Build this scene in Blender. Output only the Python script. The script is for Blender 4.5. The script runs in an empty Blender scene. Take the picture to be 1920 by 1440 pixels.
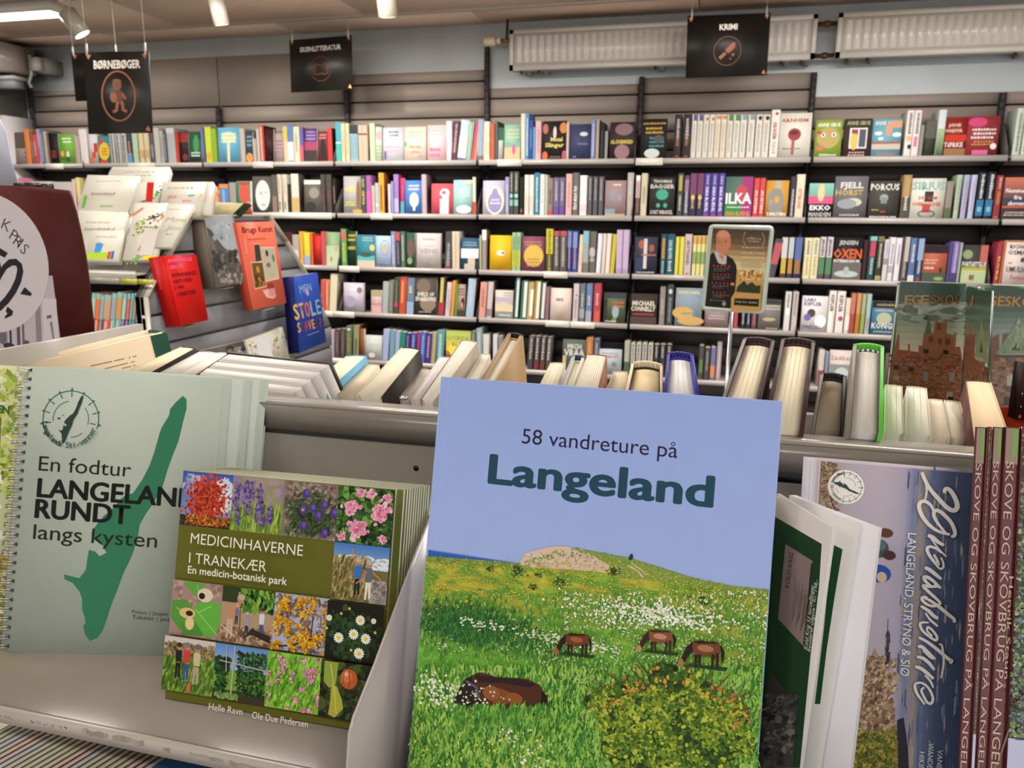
import bpy, math, random
import numpy as np
from mathutils import Vector, Matrix

# ------------------------------------------------------------------ camera, world, lights, exposure
C = bpy.context.scene.collection
scene = bpy.context.scene
F = 1430.0
CH = 1.45                                        # camera height
_up = np.array([60., -6480., -1430.]); _up /= np.linalg.norm(_up)
_ax = np.array([5705., 369., -1430.]); _ax -= _ax.dot(_up) * _up; _ax /= np.linalg.norm(_ax)
ROT = np.stack([_ax, np.cross(_up, _ax), _up])   # rows: world axes in lens coordinates
CAM = np.array([0., 0., CH])
cd = bpy.data.cameras.new('camera'); cam = bpy.data.objects.new('camera', cd); C.objects.link(cam)
_r = ROT[:, 0]; _u = -ROT[:, 1]; _b = -ROT[:, 2]
cam.matrix_world = Matrix([[_r[0], _u[0], _b[0], 0], [_r[1], _u[1], _b[1], 0], [_r[2], _u[2], _b[2], CH], [0, 0, 0, 1]])
cd.sensor_width = 36; cd.lens = 36 * F / 1920; cd.clip_start = .02; cd.clip_end = 60
cd.dof.use_dof = True; cd.dof.focus_distance = 0.47; cd.dof.aperture_fstop = 22.0
scene.camera = cam
w = bpy.data.worlds.new('world'); scene.world = w; w.use_nodes = True
w.node_tree.nodes['Background'].inputs[0].default_value = (1.0, .96, .92, 1)
w.node_tree.nodes['Background'].inputs[1].default_value = 1.0
scene.view_settings.view_transform = 'Standard'; scene.view_settings.look = 'None'
scene.view_settings.exposure = 0.0; scene.view_settings.gamma = 1.0

SAT = 1.0
def lin(h):
    v = [int(h[i:i + 2], 16) / 255 for i in (0, 2, 4)]
    if SAT != 1: g = sum(v) / 3; v = [g + (c - g) * SAT for c in v]
    return tuple(c / 12.92 if c <= .04045 else ((c + .055) / 1.055) ** 2.4 for c in v)

def area(name, loc, size, power, col=(1, .95, .88), rot=(0, 0, 0)):
    l = bpy.data.lights.new(name, 'AREA'); l.shape = 'RECTANGLE'; l.size, l.size_y = size; l.energy = power; l.color = col
    o = bpy.data.objects.new(name, l); o.location = loc; o.rotation_euler = rot; C.objects.link(o); return o
TUBES = [(-4.03, 3.63), (-1.9, 3.2), (.6, 3.2), (-3.2, 1.3), (-.9, 1.2), (1.3, 1.2), (-1.6, -.9), (.7, -.9)]
for i, (x, y) in enumerate(TUBES):
    area('tube_light', (x, y, 2.463), (1.16, .1), (14, 36, 36, 26, 23, 24, 17, 17)[i])

# ------------------------------------------------------------------ measuring: a pixel of the photograph seen on a real plane
def ray(px, py): return ROT @ np.array([px - 960, py - 720, F])
def atX(px, py, X): d = ray(px, py); return CAM + d * (X / d[0])
def atY(px, py, Y): d = ray(px, py); return CAM + d * (Y / d[1])
def atZ(px, py, Z): d = ray(px, py); return CAM + d * ((Z - CH) / d[2])
def atP(px, py, P, N):
    d = ray(px, py); P = np.asarray(P, float); N = np.asarray(N, float); return CAM + d * (N.dot(P - CAM) / N.dot(d))
def vec(*a): return np.array(a, float)
def unit(a): a = np.asarray(a, float); return a / np.linalg.norm(a)

# ------------------------------------------------------------------ materials (colour comes from the piece's own colour attribute)
MATS = {}
def mat(name, rough=.5, metal=0., var=.0, scale=40., bump=0., coat=0., spec=.5, stretch=(1, 1, 1), emit=0., alpha=1., trans=0., streak=None, bdist=.002):
    if name in MATS: return MATS[name]
    m = bpy.data.materials.new(name); m.use_nodes = True; nt = m.node_tree; nd = nt.nodes; lk = nt.links
    b = nd['Principled BSDF']; at = nd.new('ShaderNodeAttribute'); at.attribute_name = 'Col'
    b.inputs['Roughness'].default_value = rough; b.inputs['Metallic'].default_value = metal
    b.inputs['Coat Weight'].default_value = coat; b.inputs['Coat Roughness'].default_value = .12
    b.inputs['Specular IOR Level'].default_value = spec; b.inputs['Transmission Weight'].default_value = trans
    tc = nd.new('ShaderNodeTexCoord'); mp = nd.new('ShaderNodeMapping'); mp.inputs['Scale'].default_value = stretch
    lk.new(tc.outputs['Object'], mp.inputs[0])
    no = nd.new('ShaderNodeTexNoise'); no.inputs['Scale'].default_value = scale; no.inputs['Detail'].default_value = 4
    lk.new(mp.outputs[0], no.inputs['Vector'])
    mr = nd.new('ShaderNodeMapRange'); mr.inputs[1].default_value = .3; mr.inputs[2].default_value = .7
    mr.inputs[3].default_value = 1 - var; mr.inputs[4].default_value = 1 + var * .5
    lk.new(no.outputs[0], mr.inputs[0])
    mx = nd.new('ShaderNodeVectorMath'); mx.operation = 'SCALE'
    lk.new(at.outputs['Color'], mx.inputs[0]); lk.new(mr.outputs[0], mx.inputs['Scale'])
    out = mx.outputs[0]
    if emit:
        lk.new(out, b.inputs['Emission Color']); b.inputs['Emission Strength'].default_value = emit
    lk.new(out, b.inputs['Base Color'])
    if bump:
        bp = nd.new('ShaderNodeBump'); bp.inputs['Strength'].default_value = bump; bp.inputs['Distance'].default_value = bdist
        lk.new(no.outputs[0], bp.inputs['Height']); lk.new(bp.outputs[0], b.inputs['Normal'])
    MATS[name] = m; return m
PRINT = mat('matte_print', .6, var=.03, scale=60, spec=.25)
SATIN = mat('satin_print', .48, var=.02, scale=60, spec=.16)
GLOSS = mat('gloss_print', .22, var=.02, scale=30, coat=.5)
PAGES = mat('page_paper', .9, var=.07, scale=1., stretch=(2600, 14, 14), spec=.2)
PAGESF = mat('page_paper_fine', .9, var=.05, scale=1., stretch=(1500, 30, 30), spec=.2)
PAGESY = mat('page_paper_depth', .9, var=.12, scale=1., stretch=(14, 2600, 14), spec=.2)
STEEL = mat('painted_steel', .42, var=.05, scale=30, bump=.05, spec=.45)
STEELG = mat('painted_steel_satin', .28, var=.04, scale=20, spec=.5, coat=.2)
SLAT = mat('slat_laminate', .6, var=.03, scale=3)
BLACK = mat('black_metal', .5, var=.1, scale=50)
WALLP = mat('wall_paint', .85, var=.05, scale=6, bump=.1)
WOODW = mat('wood_wool', .95, var=.22, scale=150, bump=.9, stretch=(1, 1, 1), spec=.1, bdist=.004)
ENAMEL = mat('white_enamel', .25, var=.02, scale=20, coat=.3)
SIGNM = mat('sign_plastic', .4, var=.05, scale=20)
COPPER = mat('copper_print', .35, metal=.3, var=.1, scale=90)
PIPE = mat('pipe_metal', .4, metal=.8, var=.15, scale=60)
CHROME = mat('wire_metal', .22, metal=.9, var=.03)
FLOORM = mat('floor_vinyl', .5, var=.12, scale=25)
GLOW = mat('tube_glow', .5, emit=9.)
PLAST = mat('frame_plastic', .3, var=.02, coat=.2)

# ------------------------------------------------------------------ mesh building
def tag(o, label=None, cat=None, group=None, kind=None):
    if label: o['label'] = label
    if cat: o['category'] = cat
    if group: o['group'] = group
    if kind: o['kind'] = kind
    return o
def empty(name, loc, label=None, cat=None, group=None):
    o = bpy.data.objects.new(name, None); o.location = Vector(loc); o.empty_display_size = .02; C.objects.link(o)
    tag(o, label, cat, group); return o
class M:
    """collects coloured faces in world coordinates, then links them as one mesh object"""
    def __init__(s): s.v = []; s.f = []; s.c = []; s.n = 0
    def add(s, verts, faces, col):
        verts = np.asarray(verts, float).reshape(-1, 3); s.v.append(verts)
        cc = lin(col) if isinstance(col, str) else col
        for f in faces: s.f.append([i + s.n for i in f]); s.c.append(cc)
        s.n += len(verts); return s
    def quad(s, a, b, c, d, col): return s.add([a, b, c, d], [(0, 1, 2, 3)], col)
    def obox(s, O, a, b, c, col):
        """box from corner O along edge vectors a, b, c"""
        O, a, b, c = (np.asarray(t, float) for t in (O, a, b, c))
        v = [O, O + a, O + a + b, O + b, O + c, O + a + c, O + a + b + c, O + b + c]
        f = [(0, 3, 2, 1), (4, 5, 6, 7), (0, 1, 5, 4), (1, 2, 6, 5), (2, 3, 7, 6), (3, 0, 4, 7)]
        if np.dot(np.cross(a, b), c) < 0: f = [t[::-1] for t in f]
        return s.add(v, f, col)
    def box(s, x0, x1, y0, y1, z0, z1, col): return s.obox((x0, y0, z0), (x1 - x0, 0, 0), (0, y1 - y0, 0), (0, 0, z1 - z0), col)
    def prism(s, poly, ext, col, capcol=None):
        """closed polygon (3-D points) extruded by vector ext"""
        p = np.asarray(poly, float); n = len(p); q = p + np.asarray(ext, float)
        nrm = sum(np.cross(p[i] - p[0], p[i + 1] - p[0]) for i in range(1, n - 1))
        if np.dot(nrm, ext) > 0: p = p[::-1]; q = q[::-1]
        c1 = lin(col) if isinstance(col, str) else col; c2 = lin(capcol) if isinstance(capcol, str) else (capcol or c1); b0 = s.n
        s.add(np.vstack([p, q]), [tuple(range(n)), tuple(range(2 * n - 1, n - 1, -1))], c2)
        for i in range(n):
            j = (i + 1) % n; s.f.append([b0 + j, b0 + i, b0 + n + i, b0 + n + j]); s.c.append(c1)
        return s
    def tube(s, pts, r, col, n=8, caps=True):
        pts = [np.asarray(p, float) for p in pts]; rings = []
        for i, p in enumerate(pts):
            d = unit((pts[min(i + 1, len(pts) - 1)] - pts[max(i - 1, 0)]))
            a = unit(np.cross(d, (0, 0, 1) if abs(d[2]) < .9 else (1, 0, 0))); b = np.cross(d, a)
            rr = r[i] if isinstance(r, (list, tuple)) else r
            rings.append([p + rr * (math.cos(t) * a + math.sin(t) * b) for t in np.linspace(0, 2 * math.pi, n, endpoint=False)])
        v = np.vstack(rings); f = []
        for k in range(len(pts) - 1):
            for i in range(n): j = (i + 1) % n; f.append((k * n + i, k * n + j, (k + 1) * n + j, (k + 1) * n + i))
        if caps: f.append(tuple(range(n))[::-1]); f.append(tuple((len(pts) - 1) * n + i for i in range(n)))
        return s.add(v, f, col)
    def build(s, name, m, parent=None, origin=None, smooth=False):
        me = bpy.data.meshes.new(name); v = np.vstack(s.v) if s.v else np.zeros((0, 3))
        if parent is not None:
            base = np.array(wloc(parent))
        else:
            base = np.array(origin if origin is not None else [(v[:, 0].min() + v[:, 0].max()) / 2, (v[:, 1].min() + v[:, 1].max()) / 2, v[:, 2].min()])
        lens = np.fromiter((len(f) for f in s.f), dtype=np.int32, count=len(s.f)); tot = int(lens.sum())
        me.vertices.add(len(v)); me.vertices.foreach_set('co', (v - base).astype(np.float32).ravel())
        me.loops.add(tot); me.loops.foreach_set('vertex_index', np.fromiter((i for f in s.f for i in f), dtype=np.int32, count=tot))
        me.polygons.add(len(s.f)); st = np.concatenate([[0], np.cumsum(lens)[:-1]]).astype(np.int32)
        me.polygons.foreach_set('loop_start', st); me.polygons.foreach_set('loop_total', lens)
        me.update(calc_edges=True)
        at = me.color_attributes.new('Col', 'FLOAT_COLOR', 'CORNER'); arr = np.ones((tot, 4), np.float32); k = 0
        cols = np.zeros((tot, 3), np.float32)
        flat = []
        for c, n in zip(s.c, lens):
            if isinstance(c[0], (tuple, list, np.ndarray)): flat.extend(tuple(q) for q in c)
            else: flat.extend([c] * int(n))
        arr[:, :3] = np.array(flat, np.float32).reshape(-1, 3)
        at.data.foreach_set('color', arr.ravel())
        me.materials.append(m)
        if smooth: me.polygons.foreach_set('use_smooth', [True] * len(s.f))
        o = bpy.data.objects.new(name, me); C.objects.link(o)
        if parent is not None: o.parent = parent
        else: o.location = Vector(base)
        WL[o.name] = base
        return o
WL = {}
def wloc(o):
    p = np.zeros(3)
    while o is not None: p += np.array(o.location); o = o.parent
    return p

# ------------------------------------------------------------------ lettering
FONTS = {}
_tc = {}
def glyphs(txt, font='i', bold=0., res=2, space=1.):
    k = (txt, font, bold, res, space)
    if k in _tc: return _tc[k]
    cu = bpy.data.curves.new('t', 'FONT'); cu.body = txt; cu.resolution_u = res; cu.fill_mode = 'FRONT'; cu.offset = bold; cu.space_character = space
    if FONTS.get(font): cu.font = FONTS[font]
    o = bpy.data.objects.new('t', cu)
    me = bpy.data.meshes.new_from_object(o)
    n = len(me.vertices); v = np.zeros(n * 3, np.float32); me.vertices.foreach_get('co', v); v = v.reshape(-1, 3)[:, :2].astype(float)
    f = [tuple(p.vertices) for p in me.polygons]
    bpy.data.objects.remove(o); bpy.data.curves.remove(cu); bpy.data.meshes.remove(me)
    if n == 0: v = np.zeros((0, 2))
    r = (v, f); _tc[k] = r; return r

class Paint:
    """flat print on a surface: origin O, unit directions U (right) and V (up), N out of the surface"""
    def __init__(s, O, U, V, eps=4e-5, step=8e-6):
        s.O = np.asarray(O, float); s.U = unit(U); s.V = unit(V); s.N = unit(np.cross(s.U, s.V)); s.z = eps; s.step = step; s.m = M()
        s.rng = random.Random(7); s.clip = None
    def L(s, px, py):
        p = atP(px, py, s.O, s.N) - s.O; return np.array([p.dot(s.U), p.dot(s.V)])
    def LL(s, pts): return [s.L(*p) for p in pts]
    def W(s, p, z=None):
        p = np.asarray(p, float).reshape(-1, 2); return s.O + p[:, :1] * s.U + p[:, 1:] * s.V + (s.z if z is None else z) * s.N
    def up(s): s.z += s.step
    def poly(s, p, col):
        s.up(); p = np.asarray(p, float); a = sum(p[i][0] * p[(i + 1) % len(p)][1] - p[(i + 1) % len(p)][0] * p[i][1] for i in range(len(p)))
        if a < 0: p = p[::-1]
        s.m.add(s.W(p), [tuple(range(len(p)))], col)
    def rect(s, x0, y0, x1, y1, col): s.poly([(x0, y0), (x1, y0), (x1, y1), (x0, y1)], col)
    def vgrad(s, x0, y0, x1, y1, cb, ct):
        s.up(); b, t = lin(cb), lin(ct); s.m.add(s.W([(x0, y0), (x1, y0), (x1, y1), (x0, y1)]), [(0, 1, 2, 3)], [b, b, t, t])
    def ell(s, cx, cy, rx, ry, col, n=16, a=0):
        ca, sa = math.cos(a), math.sin(a)
        s.poly([(cx + rx * math.cos(t) * ca - ry * math.sin(t) * sa, cy + rx * math.cos(t) * sa + ry * math.sin(t) * ca) for t in np.linspace(0, 2 * math.pi, n, endpoint=False)], col)
    def ring(s, cx, cy, rx, ry, wd, col, n=40, a0=0, a1=2 * math.pi):
        s.up(); T = np.linspace(a0, a1, n + 1); v = []; 
        for t in T: v += [(cx + rx * math.cos(t), cy + ry * math.sin(t)), (cx + (rx - wd) * math.cos(t), cy + (ry - wd) * math.sin(t))]
        s.m.add(s.W(v), [(2 * i + 1, 2 * i, 2 * i + 2, 2 * i + 3) for i in range(n)], col)
    def stroke(s, pts, wd, col, close=False):
        s.up(); p = np.asarray(pts, float); n = len(p); v = []
        wds = wd if isinstance(wd, (list, tuple, np.ndarray)) else [wd] * n
        for i in range(n):
            d = p[min(i + 1, n - 1)] - p[max(i - 1, 0)]; d = d / (np.linalg.norm(d) + 1e-12); q = np.array([-d[1], d[0]]) * wds[i] / 2; v += [p[i] - q, p[i] + q]
        s.m.add(s.W(v), [(2 * i, 2 * i + 2, 2 * i + 3, 2 * i + 1) for i in range(n - 1)], col)
    def text(s, t, x, y, h, col, font='i', bold=0., width=None, ang=0., align='l', res=2, shear=0., space=1., fat=0.):
        if fat:
            for dx, dy in ((-1, 0), (1, 0), (0, -.6), (0, .6), (-.7, .45), (.7, -.45), (.7, .45), (-.7, -.45)): s.text(t, x + dx * fat, y + dy * fat, h, col, font, bold, width, ang, align, res, shear, space)
        """h: cap height; x,y: baseline start (or centre / right)"""
        v, f = glyphs(t.replace('_', ' '), font, bold, res, space)
        if len(v) == 0: return
        s.up(); v = v.copy(); x0, x1 = v[:, 0].min(), v[:, 0].max(); sc = h / .72
        v[:, 0] -= x0; wd = (x1 - x0) * sc; sx = sc
        if width: sx = width / (x1 - x0); wd = width
        v[:, 0] = v[:, 0] * sx + v[:, 1] * sc * shear; v[:, 1] *= sc
        if align == 'c': v[:, 0] -= wd / 2
        if align == 'r': v[:, 0] -= wd
        ca, sa = math.cos(ang), math.sin(ang)
        q = np.stack([x + v[:, 0] * ca - v[:, 1] * sa, y + v[:, 0] * sa + v[:, 1] * ca], 1)
        s.m.add(s.W(q), f, col)
    def dabs(s, n, where, cols, size, aspect=1., ang=None, sides=5, reject=None, layers=6):
        """n small leaf-like marks; where() -> (x, y)"""
        r = s.rng; C_ = [lin(c) for c in cols]; z0 = s.z
        for i in range(n):
            p = where()
            if p is None or (reject and reject(p)): continue
            sz = size(p) if callable(size) else size; sz *= r.uniform(.6, 1.4); a = (ang(p) if callable(ang) else ang) if ang is not None else r.uniform(0, math.pi)
            ca, sa = math.cos(a), math.sin(a); ph = r.random(); q = []
            for k in range(sides):
                t = 2 * math.pi * (k + ph) / sides; X = sz * math.cos(t) * aspect; Y = sz * math.sin(t) * r.uniform(.7, 1.1)
                q.append((p[0] + X * ca - Y * sa, p[1] + X * sa + Y * ca))
            if s.clip: x0, y0, x1, y1 = s.clip; q = [(min(max(a_, x0), x1), min(max(b_, y0), y1)) for a_, b_ in q]
            s.m.add(s.W(q, z0 + s.step * (1 + int(layers * i / n))), [tuple(range(sides))], r.choice(C_))
        s.z = z0 + s.step * (layers + 1)
    def grid(s, x0, y0, x1, y1, nx, ny, fn, keep=None):
        s.up(); X = np.linspace(x0, x1, nx + 1); Y = np.linspace(y0, y1, ny + 1)
        gx, gy = np.meshgrid(X, Y); base = s.m.n; s.m.v.append(s.W(np.stack([gx.ravel(), gy.ravel()], 1))); s.m.n += gx.size
        cx, cy = np.meshgrid((X[1:] + X[:-1]) / 2, (Y[1:] + Y[:-1]) / 2); col = fn(cx, cy); kp = keep(cx, cy) if keep else np.ones(cx.shape, bool)
        for j in range(ny):
            for i in range(nx):
                if kp[j, i]:
                    a = base + j * (nx + 1) + i; s.m.f.append([a, a + 1, a + nx + 2, a + nx + 1]); s.m.c.append(tuple(col[j, i]))
    def build(s, name, parent, m=None): return s.m.build(name, m or PRINT, parent)
def vnoise(x, y, sc, seed=0, octv=3):
    r = np.random.RandomState(seed); T = r.rand(64, 64); out = 0; amp = 1; tot = 0
    for o in range(octv):
        X = x * sc * 2 ** o + 11.3 * o + 1000; Y = y * sc * 2 ** o + 7.7 * o + 1000; xi = np.floor(X).astype(int); yi = np.floor(Y).astype(int); fx = X - xi; fy = Y - yi
        fx = fx * fx * (3 - 2 * fx); fy = fy * fy * (3 - 2 * fy); g = lambda a, b: T[a % 64, b % 64]
        out = out + amp * ((g(xi, yi) * (1 - fx) + g(xi + 1, yi) * fx) * (1 - fy) + (g(xi, yi + 1) * (1 - fx) + g(xi + 1, yi + 1) * fx) * fy); tot += amp; amp *= .5
    return out / tot
def mixc(a, b, t): a = np.array(lin(a) if isinstance(a, str) else a); b = np.array(lin(b) if isinstance(b, str) else b); t = np.asarray(t)[..., None]; return a * (1 - t) + b * t
# ================================================================== THE SETTING
D = 4.547; YF = 4.325                             # wall plane, front edge of the wall shelves
LV = [1.755, 1.452, 1.135, .853, .555, .255]       # shelf levels
UX = [-4.6, -4.03, -3.13, -2.225, -1.33, -.435, .465, 1.365, 2.265]
ZC = 2.53
ROOM = dict(x0=-4.66, x1=4.2, y0=-3.2)
m = M(); m.box(ROOM['x0'], ROOM['x1'], ROOM['y0'], D + .05, -.05, 0, 'ccc4b8'); tag(m.build('floor', FLOORM), kind='structure')
wall = M(); wall.box(ROOM['x0'] - .3, ROOM['x1'], D + .012, D + .1, 0, ZC, 'd8e2e8'); wall = tag(wall.build('wall_back', WALLP), kind='structure')
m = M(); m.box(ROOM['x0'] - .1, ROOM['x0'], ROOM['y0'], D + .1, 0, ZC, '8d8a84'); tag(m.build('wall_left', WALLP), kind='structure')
# ceiling: wood-wool boards with recessed joints
ce = M(); ce.box(ROOM['x0'], ROOM['x1'], ROOM['y0'], D + .1, ZC + .02, ZC + .08, '6a5a4c'); ce = tag(ce.build('ceiling', WOODW), kind='structure')
y_rows = [(4.247, D + .01)] + [(4.213 - .6 * (k + 1) + .006, 4.213 - .6 * k) for k in range(9)]
for r_, (a, b) in enumerate(y_rows):
    off = -.28 if r_ % 2 == 0 else .32
    x = ROOM['x0']; nx = -4.66 + (1.2 + off) % 1.2
    while x < 2.6:
        x2 = min(nx, 2.6)
        if x2 - x > .02: M().box(x, x2 - .006, a, b, ZC, ZC + .02, 'e6cebc' if (r_ + int(nx * 3)) % 3 else 'e0c6b4').build('ceiling_panel', WOODW, ce)
        x = x2; nx += 1.2
tag(M().box(ROOM['x0'], 2.6, 4.213, 4.247, ZC - .006, ZC + .02, 'b8aea4').build('trim_1', STEEL), kind='structure')
# slat-wall behind the shelves: each slat a part
topz = {0: 2.25, 1: 2.42, 2: 2.42, 3: 2.28, 4: 2.175, 5: 2.205, 6: 2.08, 7: 2.08}
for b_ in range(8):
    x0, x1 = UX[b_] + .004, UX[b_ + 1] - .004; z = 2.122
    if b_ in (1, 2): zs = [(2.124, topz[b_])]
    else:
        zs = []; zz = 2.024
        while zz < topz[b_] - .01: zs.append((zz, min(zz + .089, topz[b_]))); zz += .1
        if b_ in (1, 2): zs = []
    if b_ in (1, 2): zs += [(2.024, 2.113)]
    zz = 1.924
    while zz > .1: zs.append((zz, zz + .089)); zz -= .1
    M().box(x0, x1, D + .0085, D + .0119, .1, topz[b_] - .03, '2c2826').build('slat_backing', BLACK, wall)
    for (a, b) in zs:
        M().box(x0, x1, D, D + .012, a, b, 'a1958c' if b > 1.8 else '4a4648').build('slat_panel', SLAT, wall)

# slotted uprights
uptop = [2.27, 2.3, 2.11, 2.30, 2.40, 2.21, 2.20, 2.075, 2.1]
BN = ['leftmost', 'second', 'third', 'fourth', 'fifth', 'sixth', 'seventh', 'rightmost']
ORD = ['zeroth', 'first', 'second', 'third', 'fourth', 'fifth', 'sixth', 'seventh', 'eighth', 'ninth', 'tenth', 'eleventh', 'twelfth', 'thirteenth', 'fourteenth', 'fifteenth', 'sixteenth', 'seventeenth', 'eighteenth', 'nineteenth', 'twentieth', 'twenty-first', 'twenty-second', 'twenty-third', 'twenty-fourth', 'twenty-fifth', 'twenty-sixth', 'twenty-seventh', 'twenty-eighth', 'twenty-ninth', 'thirtieth', 'thirty-first', 'thirty-second', 'thirty-third', 'thirty-fourth', 'thirty-fifth', 'thirty-sixth']
for i, (x, t) in enumerate(zip(UX, uptop)):
    u = M(); c = '4c484c'
    u.box(x - .014, x + .014, D - .022, D - .019, .02, t, c).box(x - .014, x - .011, D - .022, D, .02, t, c).box(x + .011, x + .014, D - .022, D, .02, t, c)
    o = u.build('shelf_upright', BLACK); tag(o, 'dark slotted steel upright on the back wall, %s from the left' % ORD[i + 1], 'shelf upright', 'slotted uprights of the wall shelving')
    s_ = M(); z = t - .03
    while z > 1.78:
        for dx in (-.006, .006): s_.box(x + dx - .002, x + dx + .002, D - .0235, D - .0218, z - .016, z, '0c0b0c')
        z -= .04
    tag(s_.build('slot_row', BLACK, o), kind='stuff')
# shelves
RN = ['top', 'second', 'third', 'fourth', 'fifth', 'bottom']
LABELS = {0: [(85, 118), (240, 290), (474, 512), (933, 978), (1192, 1243)], 1: [(505, 622), (695, 736)], 2: [(636, 674), (1020, 1065)], 3: [(604, 625), (626, 665), (1023, 1068), (1070, 1115)], 4: [(612, 650)], 5: []}
SH = {}
for r_, z in enumerate(LV):
    for b_ in range(8):
        x0, x1 = UX[b_] + (.012 if b_ else .0), UX[b_ + 1] - .004
        o = M().box(x0 + .003, x1 - .003, YF + .003, D - .024, z - .006, z, 'a39d99').build('wall_shelf', STEEL)
        tag(o, 'grey steel wall shelf, %s row from the top in the %s bay' % (RN[r_], BN[b_]), 'shelf', 'steel shelves of the wall shelving')
        M().box(x0, x1, YF, YF + .003, z - .024, z + .004, 'b4aeaa').build('front_lip', STEELG, o)
        for xx in (x0, x1 - .002):
            br = M(); br.prism([(xx, YF + .03, z - .006), (xx, D - .022, z - .006), (xx, D - .022, z - .09), (xx, YF + .1, z - .03)], (.002, 0, 0), '4c484c'); br.build('bracket', BLACK, o)
        # curved end plate that stands up from the shelf
        if b_ < 7:
            xx = x1 - .001; ep = [(xx, YF + .004, z), (xx, YF + .02, z + .045), (xx, YF + .07, z + .11), (xx, YF + .1, z + .15), (xx, D - .03, z + .17), (xx, D - .03, z)]
            M().prism(ep, (.0015, 0, 0), '5a5658').build('end_plate', BLACK, o)
        SH[(r_, b_)] = o
    for (a, b) in LABELS[r_]:
        xa, xb = atY(a, 300 + 100 * r_, YF)[0], atY(b, 300 + 100 * r_, YF)[0]
        bb = max(k for k in range(8) if UX[k] <= (xa + xb) / 2)
        M().box(xa, xb, YF - .004, YF - .0005, z - .032, z + .005, 'e4ded4').build('label_holder', PLAST, SH[(r_, bb)])
# white side panel closing the shelving at the far left
o = M().box(-4.655, -4.60, YF - .02, D, .02, 2.07, 'cfc8cc').build('side_panel', STEELG); tag(o, 'pale upright end panel closing the left end of the wall shelving', 'panel')

# ------------------------------------------------------------------ radiators on the back wall
def radiator(x0, x1, z0, z1, label):
    yf, yb = 4.42, 4.50
    t = empty('radiator', ((x0 + x1) / 2, yb, z0), label, 'radiator', 'white panel radiators high on the back wall')
    # pressed front panel with vertical flutes
    n = int((x1 - x0 - .07) / .0415); a = x0 + .035; step = (x1 - x0 - .07) / n
    prof = [(x0, 0.)]
    m = M(); m.box(x0, x1, yf + .006, yf + .014, z0, z1, 'd3cfca')
    m.box(x0, x1, yf, yf + .006, z0, z0 + .03, 'd8d4cf').box(x0, x1, yf, yf + .006, z1 - .022, z1, 'd8d4cf').box(x0, x0 + .022, yf, yf + .006, z0, z1, 'd8d4cf').box(x1 - .022, x1, yf, yf + .006, z0, z1, 'd8d4cf')
    fp = m.build('front_panel', ENAMEL, t)
    for k in range(n):
        cx = a + (k + .5) * step; h = step * .34; zz0, zz1 = z0 + .042, z1 - .034
        g = M(); v = [(cx - h, yf + .006, zz0), (cx - h * .5, yf - .001, zz0 + .008), (cx + h * .5, yf - .001, zz0 + .008), (cx + h, yf + .006, zz0), (cx - h, yf + .006, zz1), (cx - h * .5, yf - .001, zz1 - .008), (cx + h * .5, yf - .001, zz1 - .008), (cx + h, yf + .006, zz1)]
        g.add(v, [(0, 1, 5, 4), (1, 2, 6, 5), (2, 3, 7, 6), (0, 3, 2, 1), (4, 5, 6, 7)], 'd8d4cf'); g.build('flute', ENAMEL, fp)
    M().box(x0 + .004, x1 - .004, yf + .014, yb, z1 - .012, z1 - .002, 'cdc9c4').build('top_grille', ENAMEL, t)
    for xx in (x0 + .001, x1 - .006): M().box(xx, xx + .005, yf + .014, yb - .004, z0 + .006, z1 - .012, 'c4c0bb').build('side_cover', ENAMEL, t)
    M().box(x0 + .01, x1 - .01, yb - .012, yb, z0 + .004, z1 - .012, 'bdb9b4').build('rear_panel', ENAMEL, t)
    for xx in (x0 + .06, x0 + .16, (x0 + x1) / 2, x1 - .16, x1 - .06):
        M().tube([(xx, yf + .045, z0 - .014), (xx, yf + .045, z0 + .002)], .008, '3a3434').build('bleed_plug', BLACK, t)
        M().box(xx + .02, xx + .045, yb - .006, D + .012, z0 - .012, z0 + .05, '8a8680').build('wall_bracket', STEEL, t)
    return t
r1 = radiator(-1.167, .447, 2.246, 2.46, 'long white fluted wall radiator hanging behind the crime sign')
r2 = radiator(.545, 2.2, 2.246, 2.46, 'white fluted wall radiator cut off by the right edge of the photo')
for z in (2.42, 2.268):
    o = M().tube([(.4475, 4.46, z), (.5445, 4.46, z)], .011, '5a3e28').build('heating_pipe', PIPE); tag(o, '%s bronze pipe joining the two white radiators' % ('upper' if z > 2.3 else 'lower'), 'pipe')
    M().tube([(.485, 4.46, z), (.51, 4.46, z)], .016, '6a4a30').build('pipe_nut', PIPE, o)
t = empty('radiator_valve', (-1.25, 4.45, 2.41), 'cream radiator thermostat knob at the left end of the long radiator', 'valve')
M().tube([(-1.325, 4.45, 2.412), (-1.31, 4.45, 2.412), (-1.265, 4.45, 2.412), (-1.255, 4.45, 2.412)], [.02, .024, .024, .018], 'd8ccb4', 14).build('knob', PLAST, t)
M().tube([(-1.248, 4.45, 2.412), (-1.225, 4.45, 2.412)], .018, 'd8ccb4', 14).build('collar', PLAST, t)
M().tube([(-1.225, 4.45, 2.412), (-1.168, 4.45, 2.412)], .009, '8a6a4a').build('valve_stem', PIPE, t)
M().tube([(-1.195, 4.45, 2.412), (-1.195, 4.47, 2.43), (-1.195, 4.48, ZC - .001)], .008, '7a6a5c').build('riser_pipe', PIPE, t)

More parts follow.
